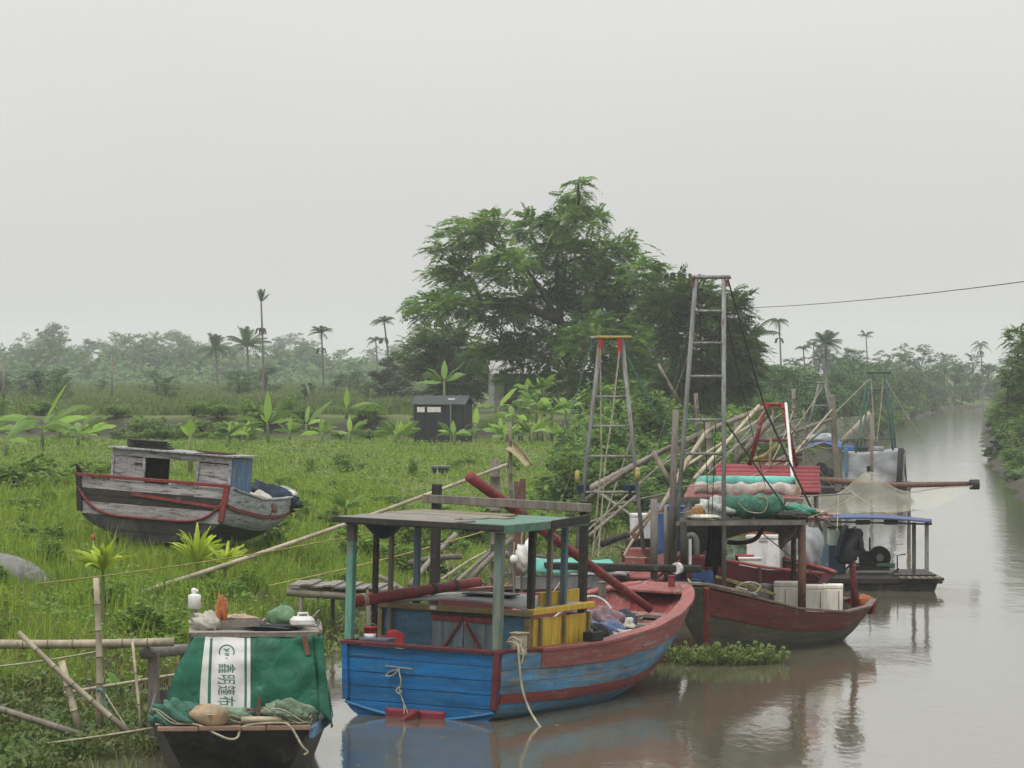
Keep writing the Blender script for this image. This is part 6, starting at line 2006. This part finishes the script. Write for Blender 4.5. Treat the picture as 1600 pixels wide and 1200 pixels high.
# ---- low black barge with engine
bg_ = thing('barge', 'low black work barge with thin blue roof and engine', 'boat', (8.9, 91.2, 0))
MB().loft([[(-3.2, 0, -.3), (1.3, 0, -.3), (2.05, 0, .0), (2.15, 0, .27), (-3.2, 0, .27)], [(-3.2, 4.2, -.3), (1.3, 4.2, -.3), (2.05, 4.2, .0), (2.15, 4.2, .27), (-3.2, 4.2, .27)]]).build('hull', M_hullk, bg_)
for q in range(8):
    MB().box((-.5, .25 + .53 * q, .305), (5.6, .52, .06)).build('deck_plank', M_dark, bg_)
MB().box((-.5, -.05, .27), (5.5, .08, .14)).build('side_beam', M_dark, bg_, bevel=.01)
for q in range(6):
    MB().box((1.2 + .18 * q, .5, .36), (.14, 1.6, .04), (0, .03, 0)).build('end_slat', M_woodx, bg_)
MB().bar((.95, .1, .4), (2.1, .1, .4), .05, .06).build('rail', M_dark, bg_)
BGI = inv(bg_)
for px, py, Y in ((1428, 816, 93.8), (1448, 816, 92.2)):
    a, b = BGI @ P(px, py, Y), BGI @ P(px, 905, Y); b.z = .3
    MB().bar(a, b, .1, .1).build('roof_post', M_steel, bg_)
c = [P(1296, 809, 92.0), P(1456, 815, 92.0), P(1456, 811, 94.6), P(1296, 803, 94.6)]
MB().sheet(lambda u, v: BGI @ (c[0].lerp(c[1], u).lerp(c[3].lerp(c[2], u), v) + Vector((0, 0, .05 * math.sin(math.pi * u)))), 12, 5, .04).build('roof', paint('blue_roof', (.05, .085, .2), (.2, .22, .28), .25, 3, vary=.2), bg_, smooth=True)
for px in (1348, 1392):
    MB().box(BGI @ P(px, 816, 92.6), (.35, .3, .12)).build('roof_block', M_dark, bg_)
MB().bar(BGI @ P(1298, 815, 92.1), BGI @ P(1456, 819, 92.1), .05, .05).build('roof_edge', M_dark, bg_)
MB().bar(BGI @ P(1290, 812, 94.2), BGI @ P(1290, 905, 94.2), .09, .09).build('roof_post', M_steel, bg_)
MB().bar(BGI @ P(1288, 850, 90.6), BGI @ P(1288, 925, 90.6), .2, .2).build('mooring_post', paint('slate_blue', (.07, .12, .17), (.2, .2, .2), .3, 4), bg_)
t = thing('cabinet', 'dark blue box with pale green top on the barge', 'box', P(1307, 880, 93.4)); t.location.z = .335
MB().box((0, 0, .38), (.46, .4, .74)).build('body', M_navy, t, bevel=.01); MB().box((0, 0, .98), (.44, .38, .46)).build('upper', paint('pale_jade', (.42, .52, .46), (.5, .52, .48), .2, 3), t, bevel=.01); MB().box((0, 0, 1.235), (.5, .44, .05)).build('top', M_black, t)
en = thing('engine', 'black diesel engine with round flywheel on the barge deck', 'engine', P(1362, 888, 93.6)); en.location.z = .335
MB().box((0, 0, .14), (.9, .5, .12)).build('bed', M_dark, en, bevel=.01); MB().box((-.12, 0, .38), (.42, .4, .4)).build('block', M_black, en, bevel=.03); MB().box((-.3, 0, .55), (.25, .3, .22)).build('head', M_black, en, bevel=.03)
mb = MB(); mb.tube([(.2, -.14, .42), (.2, .1, .42)], .3, 20); mb.build('flywheel', M_black, en); MB().tube([(.2, -.2, .42), (.2, -.14, .42)], .1, 12).build('hub', M_steel, en)
MB().tube([(-.38 + .12 * math.cos(a), -.16, .4 + .16 * math.sin(a)) for a in np.linspace(0, 6.283, 14)], .03, 6).build('pulley', M_black, en); MB().tube([(-.05, 0, .6), (-.05, 0, .95)], .025, 6).build('exhaust', M_black, en); MB().tube([(-.4, -.1, .4), (-.75, -.1, .05)], .03, 6).build('pipe', M_black, en)
MB().box((.35, -.1, .2), (.5, .3, .14)).build('gearbox', paint('machine_green', (.14, .24, .2), (.2, .22, .2), .3, 5), en, bevel=.02)
t = thing('hand_crank', 'thin iron hand crank standing on the barge deck', 'crank', P(1402, 892, 93)); t.location.z = .335
MB().tube([(0, 0, 0), (0, 0, .5), (.22, 0, .53)], .02, 6).build('rod', M_black, t); MB().tube([(-.12, 0, .02), (.05, 0, .15)], .02, 6).build('stay', M_black, t)
# white panel seen under the barge roof
# ---- far tarp covered boat with green tower
tb = thing('fishing_boat', 'distant boat covered with grey tarpaulin under a tall green net tower', 'boat', (16.9, 165, 0), (0, 0, 0))
TI = inv(tb)


def TL(px, py, Y):
    return TI @ P(px, py, Y)


MB().loft([[(-2.6, -1, -.2), (1.4, -1, -.2), (1.9, -1, .5), (-2.7, -1, .5)], [(-2.6, 1.2, -.2), (1.4, 1.2, -.2), (1.9, 1.2, .5), (-2.7, 1.2, .5)]]).build('hull', M_hullk, tb)
MB().sheet(lambda u, v: Vector((lerp(-1.4, 1.42, u) + .05 * math.sin(7 * v), -1.02 + .16 * (1 - v) + .09 * math.sin(13 * u + 2 * math.sin(5 * v)) * v, lerp(1.95, .45, v) - .08 * math.sin(5 * u))), 40, 16, .01).build('tarpaulin', M_gtar, tb, smooth=True)
MB().sheet(lambda u, v: Vector((lerp(-1.4, 1.42, u), lerp(-.86, 1.1, v), 1.95 - .08 * math.sin(5 * u) + .06 * math.sin(9 * u) * math.sin(math.pi * v))), 24, 8, .01).build('tarpaulin', M_gtar, tb, smooth=True)
MB().sheet(lambda u, v: Vector((1.42 + .1 * v, lerp(-.9, 1.1, u), lerp(1.95, .5, v))), 8, 8, .01).build('tarpaulin', M_gtar, tb, smooth=True)
for px, y in ((1322, -1.1), (1312, -.9)):
    MB().tube([TL(px, 700, 164), TL(px, 775, 164)], .08, 7).build('post', M_bluel, tb)
MB().tube([TL(1408, 700, 163.8), TL(1404, 768, 163.8)], .14, 8).build('dark_post', M_dark, tb, smooth=True); MB().tube([TL(1407, 712, 163.7), TL(1414, 704, 163.7)], .04, 5).build('post_spike', M_dark, tb)
MB().box((.3, .2, 2.06), (.5, .4, .22)).build('roof_bundle', M_gtar, tb, bevel=.05); MB().box((-.5, .2, 2.06), (.6, .4, .2)).build('roof_bundle', M_navy, tb, bevel=.04); MB().box((-1.1, .2, 2.08), (.5, .4, .24)).build('roof_bundle', M_bluev, tb, bevel=.04)
M_gf = paint('green_frame', (.035, .1, .075), (.1, .12, .1), .25, 4)
for Y, dx in ((164.2, 0), (166.0, 6)):
    frame_tower(tb, TI, [((1357 + dx, 584), (1328 + dx, 765)), ((1382 + dx, 584), (1402 + dx * .6, 765))], (609, 686), Y, .055, M_gf, M_gf, (1354 + dx, 1386 + dx, 582))
for pts in ([(1359, 592), (1310, 640), (1264, 690)], [(1383, 592), (1412, 642), (1445, 692)], [(1361, 592), (1364, 640), (1366, 690)], [(1380, 592), (1376, 640), (1370, 690)]):
    MB().tube([TL(a, b, 163.6) for a, b in pts], .035 if pts[1][1] < 641 and pts[2][0] < 1300 else .028, 5).build('hoist_rope', M_rope, tb)
MB().tube([TL(1316, 690, 168), TL(1360, 645, 168)], .14, 8).build('bamboo_boom', M_bamboo, tb, smooth=True)

# ---- far boat with blue awning
fb = thing('fishing_boat', 'distant boat with blue awning and grey trestle beside the tarp covered boat', 'boat', (13.0, 152, 0))
FI = inv(fb)


def FL(px, py, Y):
    return FI @ P(px, py, Y)


MB().loft([[(-2.4, -1, -.2), (1.2, -1, -.2), (1.6, -1, .7), (-2.5, -1, .7)], [(-2.4, 1, -.2), (1.2, 1, -.2), (1.6, 1, .7), (-2.5, 1, .7)]]).build('hull', M_dark, fb)
c = [P(1254, 700, 151), P(1314, 700, 151), P(1316, 690, 153.4), P(1256, 690, 153.4)]
MB().sheet(lambda u, v: FI @ (c[0].lerp(c[1], u).lerp(c[3].lerp(c[2], u), v) + Vector((0, 0, .22 * math.sin(math.pi * u)))), 10, 6, .05).build('awning', M_bluev, fb, smooth=True)
MB().blob(FI @ P(1284, 686, 152), (.7, .5, .25), 71, .2).build('roof_sack', M_gtar, fb, smooth=True)
for px, Y in ((1256, 151), (1312, 151), (1258, 153.4), (1314, 153.4)):
    a = FL(px, 699, Y); MB().bar(a, Vector((a.x, a.y, .6)), .1, .1).build('awning_post', M_steel, fb)
MB().bar(FL(1300, 618, 150.4), FL(1309, 768, 150.4), .3, .25).build('mast', M_bamg, fb, bevel=.03); MB().bar(FL(1284, 560, 150.8), FL(1300, 640, 150.8), .12, .12).build('topmast', M_steel, fb)
frame_tower(fb, FI, [((1280, 599), (1257, 690)), ((1289, 599), (1302, 668))], (634, 662), 153, .05, M_steel, M_steel, (1276, 1291, 598))
for px, py in ((1283, 737), (1268, 742), (1296, 745)):
    MB().blob(FI @ P(px, py, 151.5), (.35, .3, .38), px, .2).build('deck_load', M_black if px != 1268 else M_olive, fb, smooth=True)
for k, (a, b, Y, r) in enumerate((((1195, 690), (1300, 655), 150, .09), ((1215, 720), (1262, 690), 148, .09), ((1196, 735), (1258, 700), 147, .07), ((1228, 720), (1290, 668), 149, .06))):
    MB().tube([FL(*a, Y), FL(*b, Y)], r, 7).build('stacked_pole', M_bamg, fb, smooth=True)

# ---- nets
ln = thing('lift_net', 'pale lift net sagging in a peak below a long reddish boom over the water', 'net', P(1357, 790, 118)); ln.location.z = 0
LI = inv(ln)
Yn = 118.0
MB().tube([LI @ P(1262, 748, Yn + 2), LI @ P(1400, 758, Yn), LI @ P(1516, 756, Yn)], [.11, .1, .085], 9).build('boom', M_rust, ln, smooth=True)
MB().tube([LI @ P(1515, 757, Yn), LI @ P(1530, 757, Yn)], .17, 12).build('end_block', M_dark, ln)
apex = P(1357, 739, Yn - .6)


def net_fn(u, v):
    a = P(lerp(1232, 1520, u), lerp(778, 758, u) + 4 * math.sin(math.pi * u), Yn - .4)
    b = P(lerp(1210, 1430, u), 797 + 5 * math.sin(3.1 * u), Yn - 4.5)
    p = a.lerp(b, v)
    pk_ = math.exp(-((p.x - apex.x) / .75) ** 2) * math.exp(-((v - .15) / .3) ** 2)
    p.z += pk_ * .9 - .22 * math.sin(math.pi * v) + .03 * math.sin(17 * u + 9 * v)
    return LI @ p


MB().sheet(net_fn, 60, 18).build('netting', N_pale, ln, smooth=True)
MB().tube([net_fn(k, 0) for k in np.linspace(0, 1, 30)], .02, 5).build('head_rope', M_rope, ln, smooth=True); MB().tube([net_fn(k, 1) for k in np.linspace(0, 1, 30)], .012, 5).build('foot_rope', M_rope, ln, smooth=True)
MB().tube([LI @ (apex + Vector((0, 0, .0))), LI @ P(1357, 728, Yn - .6)], .06, 8).build('apex_float', M_black, ln)
for a, b in (((1357, 740), (1420, 690)), ((1357, 742), (1358, 790)), ((1270, 690), (1357, 592))):
    pass
for px, py in ((1280, 755), (1420, 758)):
    p = LI @ P(px, py, Yn); MB().bar(p, Vector((p.x, p.y, -.6)), .12, .12).build('boom_post', M_wood, ln)
nb_ = thing('hanging_net', 'grey fishing net hung between poles behind the red trestle', 'net', P(1250, 690, 156)); nb_.location.z = 0
NI = inv(nb_)
MB().sheet(lambda u, v: NI @ P(lerp(1150, 1362, u), lerp(652, 690, v) + 5 * math.sin(math.pi * u) * (1 - v) + 4 * math.sin(5 * u), 158 + .4 * math.sin(20 * u)), 40, 8).build('netting', N_grey, nb_, smooth=True)
for px in (1150, 1240, 1362):
    a = NI @ P(px, 630 if px == 1240 else 648, 158); MB().tube([a, Vector((a.x, a.y, -.3))], .08, 7).build('net_pole', M_bamg, nb_, smooth=True)

# ---- bamboo booms and stakes around the moored boats
bamboo('long bamboo boom rising to the red trestle', P(905, 772, 77), P(1192, 638, 84.5), .075, .06, M_bamg, .1)
bamboo('second bamboo boom lashed under the long boom', P(918, 780, 76), P(1068, 688, 74.5), .06, .05, M_bamg, .06)
bamboo('pale bamboo pole crossing up to the red trestle', P(1085, 748, 80), P(1186, 634, 84.2), .05, .045, M_bamboo)
bamboo('thin bamboo pole crossing behind the pale pole', P(1060, 735, 82), P(1196, 650, 85.8), .035, .03, M_bamboo)
bamboo('short bent bamboo strut beside the tall mast post', P(1030, 800, 74), P(1106, 672, 76), .055, .05, M_bamboo, .1)
bamboo('weathered upright stake behind the tallest ladder frame', P(1098, 762, 88), P(1087, 614, 88), .07, .05, M_wood)
bamboo('weathered grey stake right of the upright stake', P(1111, 762, 88), P(1105, 660, 88), .09, .08, M_wood)
bamboo('thin bare stick leaning behind the tallest ladder frame', P(1062, 630, 90), P(1028, 568, 90), .05, .035, M_bamg)
bamboo('grey pole slanting between the two ladder frames', P(905, 850, 76), P(1000, 770, 78), .04, .035, M_bamg)
bamboo('pale double pole leaning from the pink bow toward the mast post', P(985, 835, 73.6), P(1026, 790, 73.4), .045, .04, M_bamboo)
bamboo('thin pale pole leaning behind the pink bow', P(990, 845, 74.2), P(1020, 800, 74.0), .045, .04, M_bamboo)
bamboo('tall grey net stake behind the red trestle', P(1241, 760, 150), P(1240, 608, 150), .1, .08, M_bamg)
for k, (px, y0, y1, Y) in enumerate(((775, 718, 925, 82), (797, 662, 915, 84))):
    bamboo(['square grey post the long bamboo pole leans on', 'slim bent pole carrying the cream sack'][k], P(px, y1, Y), P(px - (1 if k == 0 else 0), y0, Y), (.13, .06)[k], (.12, .045)[k], M_wood, (0, .06)[k], name='stake', cat='stake')
t = thing('sack', 'cream plastic sack flapping from the slim pole', 'sack', P(800, 700, 83.9))
MB().sheet(lambda u, v: (lerp(0, .48, u) - .1 * v + .05 * math.sin(5 * v), -.06 + .14 * math.sin(3.14 * v) * (1 - .5 * u), lerp(.08, -.42, u ** 1.3) - .24 * (v - .5) * (1 - .6 * u)), 14, 10, .012).build('cloth', M_cream, t, smooth=True)
MB().tube(spline([(-.1, -.02, .1), (-.13, -.02, -.4), (-.12, -.02, -.9)], 5), .012, 5).build('cord', M_rope, t)

# ---- odds and ends under the shelter of the red boat
for lab, px, Y, z, kind in (('blue plastic drum under the shelter roof of the red boat', 1098, 73.4, 1.0, 0), ('black tub under the shelter roof of the red boat', 1150, 73.9, .72, 1), ('grey engine box under the shelter roof of the red boat', 1180, 74.4, .7, 2), ('green net heap under the shelter roof of the red boat', 1215, 74.6, .6, 3), ('white bucket beside the blue drum of the red boat', 1085, 72.6, 1.05, 4)):
    p = Vector(((px - 800) / F * Y, Y, z))
    if kind == 0:
        t = thing('drum', lab, 'drum', p); MB().tube([(0, 0, 0), (0, 0, .06), (0, 0, .25), (0, 0, .27), (0, 0, .5), (0, 0, .55)], [.2, .22, .22, .24, .22, .19], 16).build('barrel', M_bluev, t, smooth=True); MB().tube([(.08, 0, .55), (.08, 0, .59)], .04, 8).build('bung', M_black, t)
    elif kind in (1, 4):
        bucket(lab, p, .24 if kind == 1 else .13, .3, M_black if kind == 1 else M_white)
    elif kind == 2:
        t = thing('engine_box', lab, 'engine', p, (0, 0, .4)); MB().box((0, 0, .25), (.7, .5, .5)).build('casing', M_steel, t, bevel=.03); MB().tube([(.1, 0, .5), (.1, 0, .85)], .04, 8).build('exhaust', M_rust, t); MB().tube([(-.36, -.1, .25), (-.42, -.1, .25)], .18, 14).build('flywheel', M_black, t)
    else:
        cloth('net_heap', lab, p, (.35, .3, .25), M_gnet, 90, 'net', .3)
# ---------------------------------------------------------------- bank: poles, jetty, ropes, shed
bamboo('long pale bamboo pole slanting up from the grass to the grey post', P(200, 932, 74), P(792, 726, 82), .055, .04, M_bamboo, -.08)
bamboo('thick bamboo rail lying level along the near bank', P(-40, 1006, 54.6), P(271, 1003, 54.0), .075, .07, M_bamboo, -.02, joints=True)
bamboo('upright jointed bamboo post lashed to the rail', P(156, 1150, 53.8), P(150, 903, 53.8), .06, .045, M_bamboo, .02, joints=True)
bamboo('pale bamboo strut crossing in front of the rail', P(204, 1146, 53.2), P(29, 988, 53.6), .05, .04, M_bamboo, -.03, joints=True)
bamboo('stubby bamboo stake tied to the crossing strut', P(126, 1150, 53.4), P(96, 1033, 53.5), .06, .055, M_bamboo, joints=True)
bamboo('weathered bamboo lying half in the water plants', P(132, 1150, 52.6), P(-30, 1098, 53.2), .055, .05, M_bamg, joints=True)
bamboo('thin white stick standing beside the square post', P(222, 1150, 53.4), P(207, 1003, 53.6), .026, .02, M_bamboo, joints=True)
bamboo('thin yellow bamboo lying behind the square post', P(100, 1083, 56), P(300, 1050, 56.6), .03, .026, M_bamboo, joints=True)
t = thing('mooring_trestle', 'square timber mooring trestle of two posts and a log at the near bank', 'trestle', P(243, 1150, 54.3)); t.location.z = -.4
TI2 = inv(t)
for px, Y, w in ((240, 54.4, .17), (290, 55.8, .15)):
    a = TI2 @ P(px, 1020, Y); MB().bar(a, Vector((a.x, a.y, -.3)), w, w).build('post', M_wood, t, bevel=.02)
MB().tube([TI2 @ P(226, 1019, 54.2), TI2 @ P(245, 1018, 54.5), TI2 @ P(296, 1014, 56.0)], [.11, .1, .085], 9).build('cross_log', M_woodx, t, smooth=True)
for lab, a, b, sag, m, r in (('slack pale rope from the bank to the thick bamboo rail', P(-30, 1044, 54), P(232, 1000, 54.3), .05, M_rope, .014),
                          ('pale mooring rope running from the sampan bow to the bank', P(258, 1134, 51.2), P(-30, 1172, 52), .03, M_rope, .016),
                          ('yellowish long mooring rope crossing the grass to the pole post', P(60, 912, 66), P(600, 828, 72), .08, M_ropey, .014),
                          ('lower yellowish mooring rope to the canopy posts', P(420, 915, 68), P(770, 826, 74), .06, M_ropey, .015),
                          ('short pale rope from the bank down to the water plants', P(165, 1085, 53.7), P(208, 1150, 53.2), .02, M_rope, .013)):
    o = rope(a, b, sag, r, m, name='mooring_rope'); tag(o, lab, 'rope')
o = MB().tube(spline([P(152, 1080, 53.7), P(158, 1078, 53.6), P(162, 1095, 53.6), P(170, 1115, 53.5)], 5), .022, 6).build('lashing_rope', M_ropeg, None, True); tag(o, 'pale green lashing hanging on the upright bamboo post', 'rope')
# jetty
jt = thing('jetty', 'rickety little jetty of loose planks on bamboo logs behind the blue boat', 'jetty', P(530, 925, 74)); jt.location.z = 0
JI = inv(jt)
for (a, b) in (((448, 925), (640, 938)), ((452, 918), (640, 928))):
    MB().tube([JI @ P(*a, 74 if a[1] > 920 else 75.4), JI @ P(*b, 74 if a[1] > 920 else 75.4)], .085, 8).build('log', M_bamg, jt, smooth=True)
rg4 = random.Random(3)
for q in range(9):
    px = 462 + q * 17 + rg4.uniform(-4, 4)
    a, b = JI @ P(px, 918 + q * .9, 73.9), JI @ P(px + 16, 912 + q * .9, 75.6)
    MB().bar(a + Vector((0, 0, .04 + .03 * (q % 2))), b + Vector((0, 0, .06 + .03 * (q % 2))), .24, .035).build('plank', M_woodx, jt)
for px, Y in ((470, 74), (520, 75.3), (575, 74), (625, 75.3)):
    a = JI @ P(px, 925, Y); MB().tube([a + Vector((0, 0, .05)), Vector((a.x, a.y, -.6))], .05, 7).build('stilt', M_wood, jt, smooth=True)
# leaning driftwood and old poles on the bank behind the cabin
for k, (a, b, r, m, lab) in enumerate((((640, 915, 82), (712, 835, 84), .075, M_bamg, 'thick grey pole leaning on the bank behind the canopy'), ((700, 922, 80), (790, 845, 83), .05, M_bamg, 'grey pole leaning behind the right canopy post'), ((690, 905, 79), (768, 858, 82), .03, M_bamboo, 'thin pale pole leaning behind the cabin roof'),
                                      ((735, 905, 80), (800, 842, 81), .07, M_bamg, 'curved grey branch leaning behind the right canopy post'), ((590, 900, 80), (640, 930, 79), .06, M_wood, 'grey driftwood lying at the bank foot behind the canopy'), ((640, 880, 86), (720, 870, 87), .08, M_wood, 'old grey timber lying across the bank behind the canopy'), ((760, 868, 88), (850, 872, 89), .09, M_wood, 'rotten brown timber on the bank behind the pink boat'),
                                      ((920, 760, 120), (1040, 845, 100), .05, M_bamg, 'grey pole sloping down the bank behind the silver ladder frame'), ((940, 850, 92), (1010, 830, 93), .1, M_dark, 'dark sunken timber behind the silver ladder frame'))):
    bamboo(lab, P(*a), P(*b), r, r * .85, m, .05, name='pole')
# grey hump
pz = on_ground(34, 73.5)
t = thing('concrete_hump', 'smooth rounded grey concrete hump in the weeds', 'concrete', pz)
MB().sheet(lambda u, v: (lerp(-1.0, .78, u), lerp(-.5, .5, v), .68 * (1 - max(0, (u * 1.25 - .25)) ** 2.2) * math.sin(math.pi * v) ** .4 - .1), 20, 14, .06).build('shell', M_stone, t, smooth=True)
# box on the lawn
pz = ground_px(688, 742)
t = thing('cool_box', 'dark box with pale lid standing on the lawn', 'box', pz, (0, 0, R(4)))
s_ = pz.y / F
MB().box((0, 0, 5.5 * s_ + .0), (25 * s_, .4, 11 * s_)).build('body', M_navy, t, bevel=.02); MB().box((0, 0, 12.6 * s_), (30 * s_, .5, 4 * s_)).build('lid', paint('slate_lid', (.16, .19, .2), (.25, .27, .27), .3, 3), t, bevel=.02); MB().box((0, -.27, 10 * s_), (6 * s_, .03, 2 * s_)).build('catch', M_black, t)
# scraps
for k, (px, py, rad, m, lab) in enumerate(((146, 842, (.05, .04, .06), M_orange, 'scrap of orange plastic by the lime spiky plant'),)):
    p = ground_px(px, py + 40); cloth('litter', lab, P(px, py, p.y), rad, m, 80 + k, 'litter')
    tag(MB().tube([P(px, py + 3, p.y), Vector((P(px, py, p.y).x, p.y, gzf(P(px, py, p.y).x, p.y) - .1))], .015, 5).build('stick', M_bamboo, None), 'thin stick holding up the orange scrap', 'stick')
# black shed
pz = on_ground(692, 193)
sh = thing('shed', 'black sheet-metal shed with two pale window panels', 'shed', pz, (0, 0, R(-12)))
W_, D_, Hh = 2.75, 2.2, 2.4
for q in range(8):
    MB().box((lerp(-W_ / 2, W_ / 2, (q + .5) / 8), -D_ / 2 + .012 * (q % 2), Hh * .43), (W_ / 8 - .01, .05, Hh * .86)).build('wall_sheet', M_shed, sh)
for q in range(6):
    MB().box((W_ / 2, lerp(-D_ / 2 + .04, D_ / 2, (q + .5) / 6), Hh * .45), (.05, D_ / 6 - .02, Hh * .9)).build('wall_sheet', M_shed, sh)
MB().box((-W_ / 2, .03, Hh * .45), (.05, D_ - .1, Hh * .9)).build('wall_sheet', M_shed, sh); MB().box((0, D_ / 2, Hh * .45), (W_ - .1, .05, Hh * .9)).build('wall_sheet', M_shed, sh)
MB().loft([[(-W_ / 2 - .15, -D_ / 2 - .12, Hh * .88), (-W_ / 2 - .15, 0, Hh * 1.08), (-W_ / 2 - .15, D_ / 2 + .12, Hh * .88), (-W_ / 2 - .15, 0, Hh * 1.02)], [(W_ / 2 + .15, -D_ / 2 - .12, Hh * .88), (W_ / 2 + .15, 0, Hh * 1.08), (W_ / 2 + .15, D_ / 2 + .12, Hh * .88), (W_ / 2 + .15, 0, Hh * 1.02)]]).build('roof', paint('dark_green_sheet', (.03, .045, .045), (.08, .09, .09), .3, 2), sh)
for xa, xb in ((-1.17, -.75), (-.6, .15)):
    f_ = MB().box(((xa + xb) / 2, -D_ / 2 - .035, 1.83), (xb - xa + .06, .03, .34)).build('window', M_shed, sh)
    MB().box(((xa + xb) / 2, -D_ / 2 - .06, 1.83), (xb - xa, .02, .28)).build('pane', M_white, f_)
MB().tube([(.75, -D_ / 2 - .25, -.1), (.75, -D_ / 2 - .25, Hh * 1.0)], .035, 7).build('lamp_pole', M_steel, sh); MB().box((.8, -D_ / 2 - .25, Hh * 1.0), (.35, .15, .08)).build('lamp_head', M_white, sh, bevel=.01)
# hut behind the banana clump
pz = on_ground(808, 232)
hut = thing('hut', 'pale walled hut half hidden behind the banana clump', 'hut', pz, (0, 0, R(8)))
MB().box((0, 0, 1.25), (3.4, 3, 2.5)).build('wall', paint('hut_wall', (.36, .36, .34), (.25, .25, .23), .3, 1), hut)
MB().loft([[(-2.0, -1.9, 2.45), (-2.0, 0, 3.3), (-2.0, 1.9, 2.45), (-2.0, 0, 3.2)], [(2.0, -1.9, 2.45), (2.0, 0, 3.3), (2.0, 1.9, 2.45), (2.0, 0, 3.2)]]).build('roof', paint('pale_roof', (.5, .5, .48), (.35, .34, .32), .3, 1), hut)
MB().box((-.7, -1.52, 1.1), (.8, .04, 1.9)).build('door', M_dark, hut); w1 = MB().box((.8, -1.52, 1.5), (.9, .04, .8)).build('window', M_woodx, hut); MB().box((.8, -1.545, 1.5), (.76, .02, .66)).build('pane', M_black, w1)
# posts in the field
for k, (px, y0, Y, lab) in enumerate(((6, 552, 230, 'thin dark post in the field at the picture edge'), (175, 555, 300, 'thin pale post before the hazy wood'), (486, 596, 260, 'leaning grey trunk on the dyke'))):
    b = on_ground(px + (4 if k == 2 else 0), Y); a = P(px - (8 if k == 2 else 0), y0, Y)
    tag(MB().tube([b - Vector((0, 0, .3)), a], [.1, .08], 7).build('post', M_bamg, None, True, loc=b), lab, 'post')
# overhead cable from behind the trees across the river
a, b = P(1105, 482, 240), P(1660, 432, 120)
o = rope(a, b, .28, .018, M_black, name='overhead_cable', n=24); tag(o, 'dark overhead cable crossing the sky above the river', 'cable')
tag(MB().bar(Vector((a.x, a.y, gzf(a.x, a.y) - .5)), a + Vector((0, 0, .3)), .22, .22).build('utility_pole', M_stone, None), 'grey concrete pole hidden among the tree crowns carrying the cable', 'pole')

# ---- clutter of thin poles, ropes and stakes around the moored boats
rgc = random.Random(88)
for k, (a, b, r, m) in enumerate((((900, 845, 79), (1060, 700, 82), .024, M_bamg), ((930, 850, 80), (985, 690, 82), .022, M_wood), ((1010, 745, 86), (1100, 690, 88), .026, M_bamg),
                                  ((960, 790, 84), (1050, 770, 85), .03, M_wood), ((1120, 720, 92), (1230, 640, 94), .03, M_bamg), ((1140, 700, 110), (1250, 655, 114), .035, M_bamg), ((1180, 735, 120), (1290, 690, 124), .045, M_bamg),
                                  ((1220, 735, 112), (1300, 640, 116), .035, M_bamboo), ((1150, 650, 118), (1165, 760, 118), .045, M_wood), ((1255, 640, 132), (1262, 770, 132), .05, M_wood), ((1230, 700, 126), (1228, 780, 126), .045, M_wood),
                                  ((870, 830, 90), (960, 800, 92), .035, M_wood))):
    bamboo('thin weathered pole among the crossed poles behind the moored boats', P(*a), P(*b), r, r * .8, m, rgc.uniform(-.08, .08), group='crossed poles behind the boats')
for k, (a, b, sag, r, m) in enumerate((((1088, 440, 72.2), (1030, 700, 74), .1, .009, M_ropeg), ((1090, 445, 72.2), (1108, 812, 73), .0, .009, M_roped), ((1128, 445, 72.2), (1112, 812, 73), .0, .009, M_roped), ((972, 540, 72.6), (1052, 700, 73), .05, .009, M_ropeg), ((1196, 640, 85), (1100, 745, 83), .1, .012, M_rope),
                                       ((1222, 640, 85), (1310, 770, 88), .15, .012, M_rope), ((1253, 812, 73), (1345, 770, 76), .05, .01, M_rope), ((1330, 830, 75), (1255, 790, 74), .1, .01, M_roped), ((1060, 760, 80), (1200, 735, 84), .1, .012, M_rope), ((905, 860, 73), (860, 930, 68), .05, .012, M_rope),
                                       ((1300, 640, 150), (1360, 690, 160), .1, .02, M_rope), ((1240, 640, 150), (1200, 730, 140), .2, .02, M_rope), ((1268, 775, 82), (1268, 835, 82), .0, .012, M_rope), ((1131, 480, 72.2), (1196, 760, 80), .05, .008, M_roped), ((1087, 520, 72.2), (985, 800, 74), .1, .009, M_rope), ((938, 600, 72.6), (870, 800, 76), .1, .009, M_rope), ((1005, 800, 73), (1128, 790, 73), .08, .01, M_rope), ((1060, 690, 74), (1130, 655, 72.3), .03, .012, M_rope), ((1230, 660, 85), (1300, 700, 120), .2, .014, M_rope), ((1285, 605, 152), (1225, 690, 140), .1, .02, M_rope), ((1320, 760, 100), (1440, 815, 94), .2, .012, M_rope), ((1310, 770, 84), (1308, 830, 82), .0, .012, M_rope), ((1250, 775, 82), (1330, 770, 84), .02, .02, M_steel))):
    o = rope(P(*a), P(*b), sag, r, m, name='rigging_line'); tag(o, 'thin rigging line strung between the moored boats', 'rope', 'rigging lines of the moored boats')

# flecks drifting on the water
rsf = np.random.RandomState(31)
fv, ff = [], []
for k in range(260):
    Y = rsf.uniform(50, 110); x = rsf.uniform(float(bankL(Y)) + .3, float(bankL(Y)) + 9)
    r = rsf.uniform(.012, .045); a0 = rsf.uniform(0, 6.28); o_ = len(fv)
    fv += [(x + r * math.cos(a0 + q * 1.257) * rsf.uniform(.6, 1.4), Y + r * math.sin(a0 + q * 1.257), .004) for q in range(5)]
    ff.append(tuple(range(o_, o_ + 5)))
o = MB().add(fv, ff).build('floating_debris', L_dry); o['kind'] = 'stuff'; o['label'] = 'small leaves and litter drifting on the river'
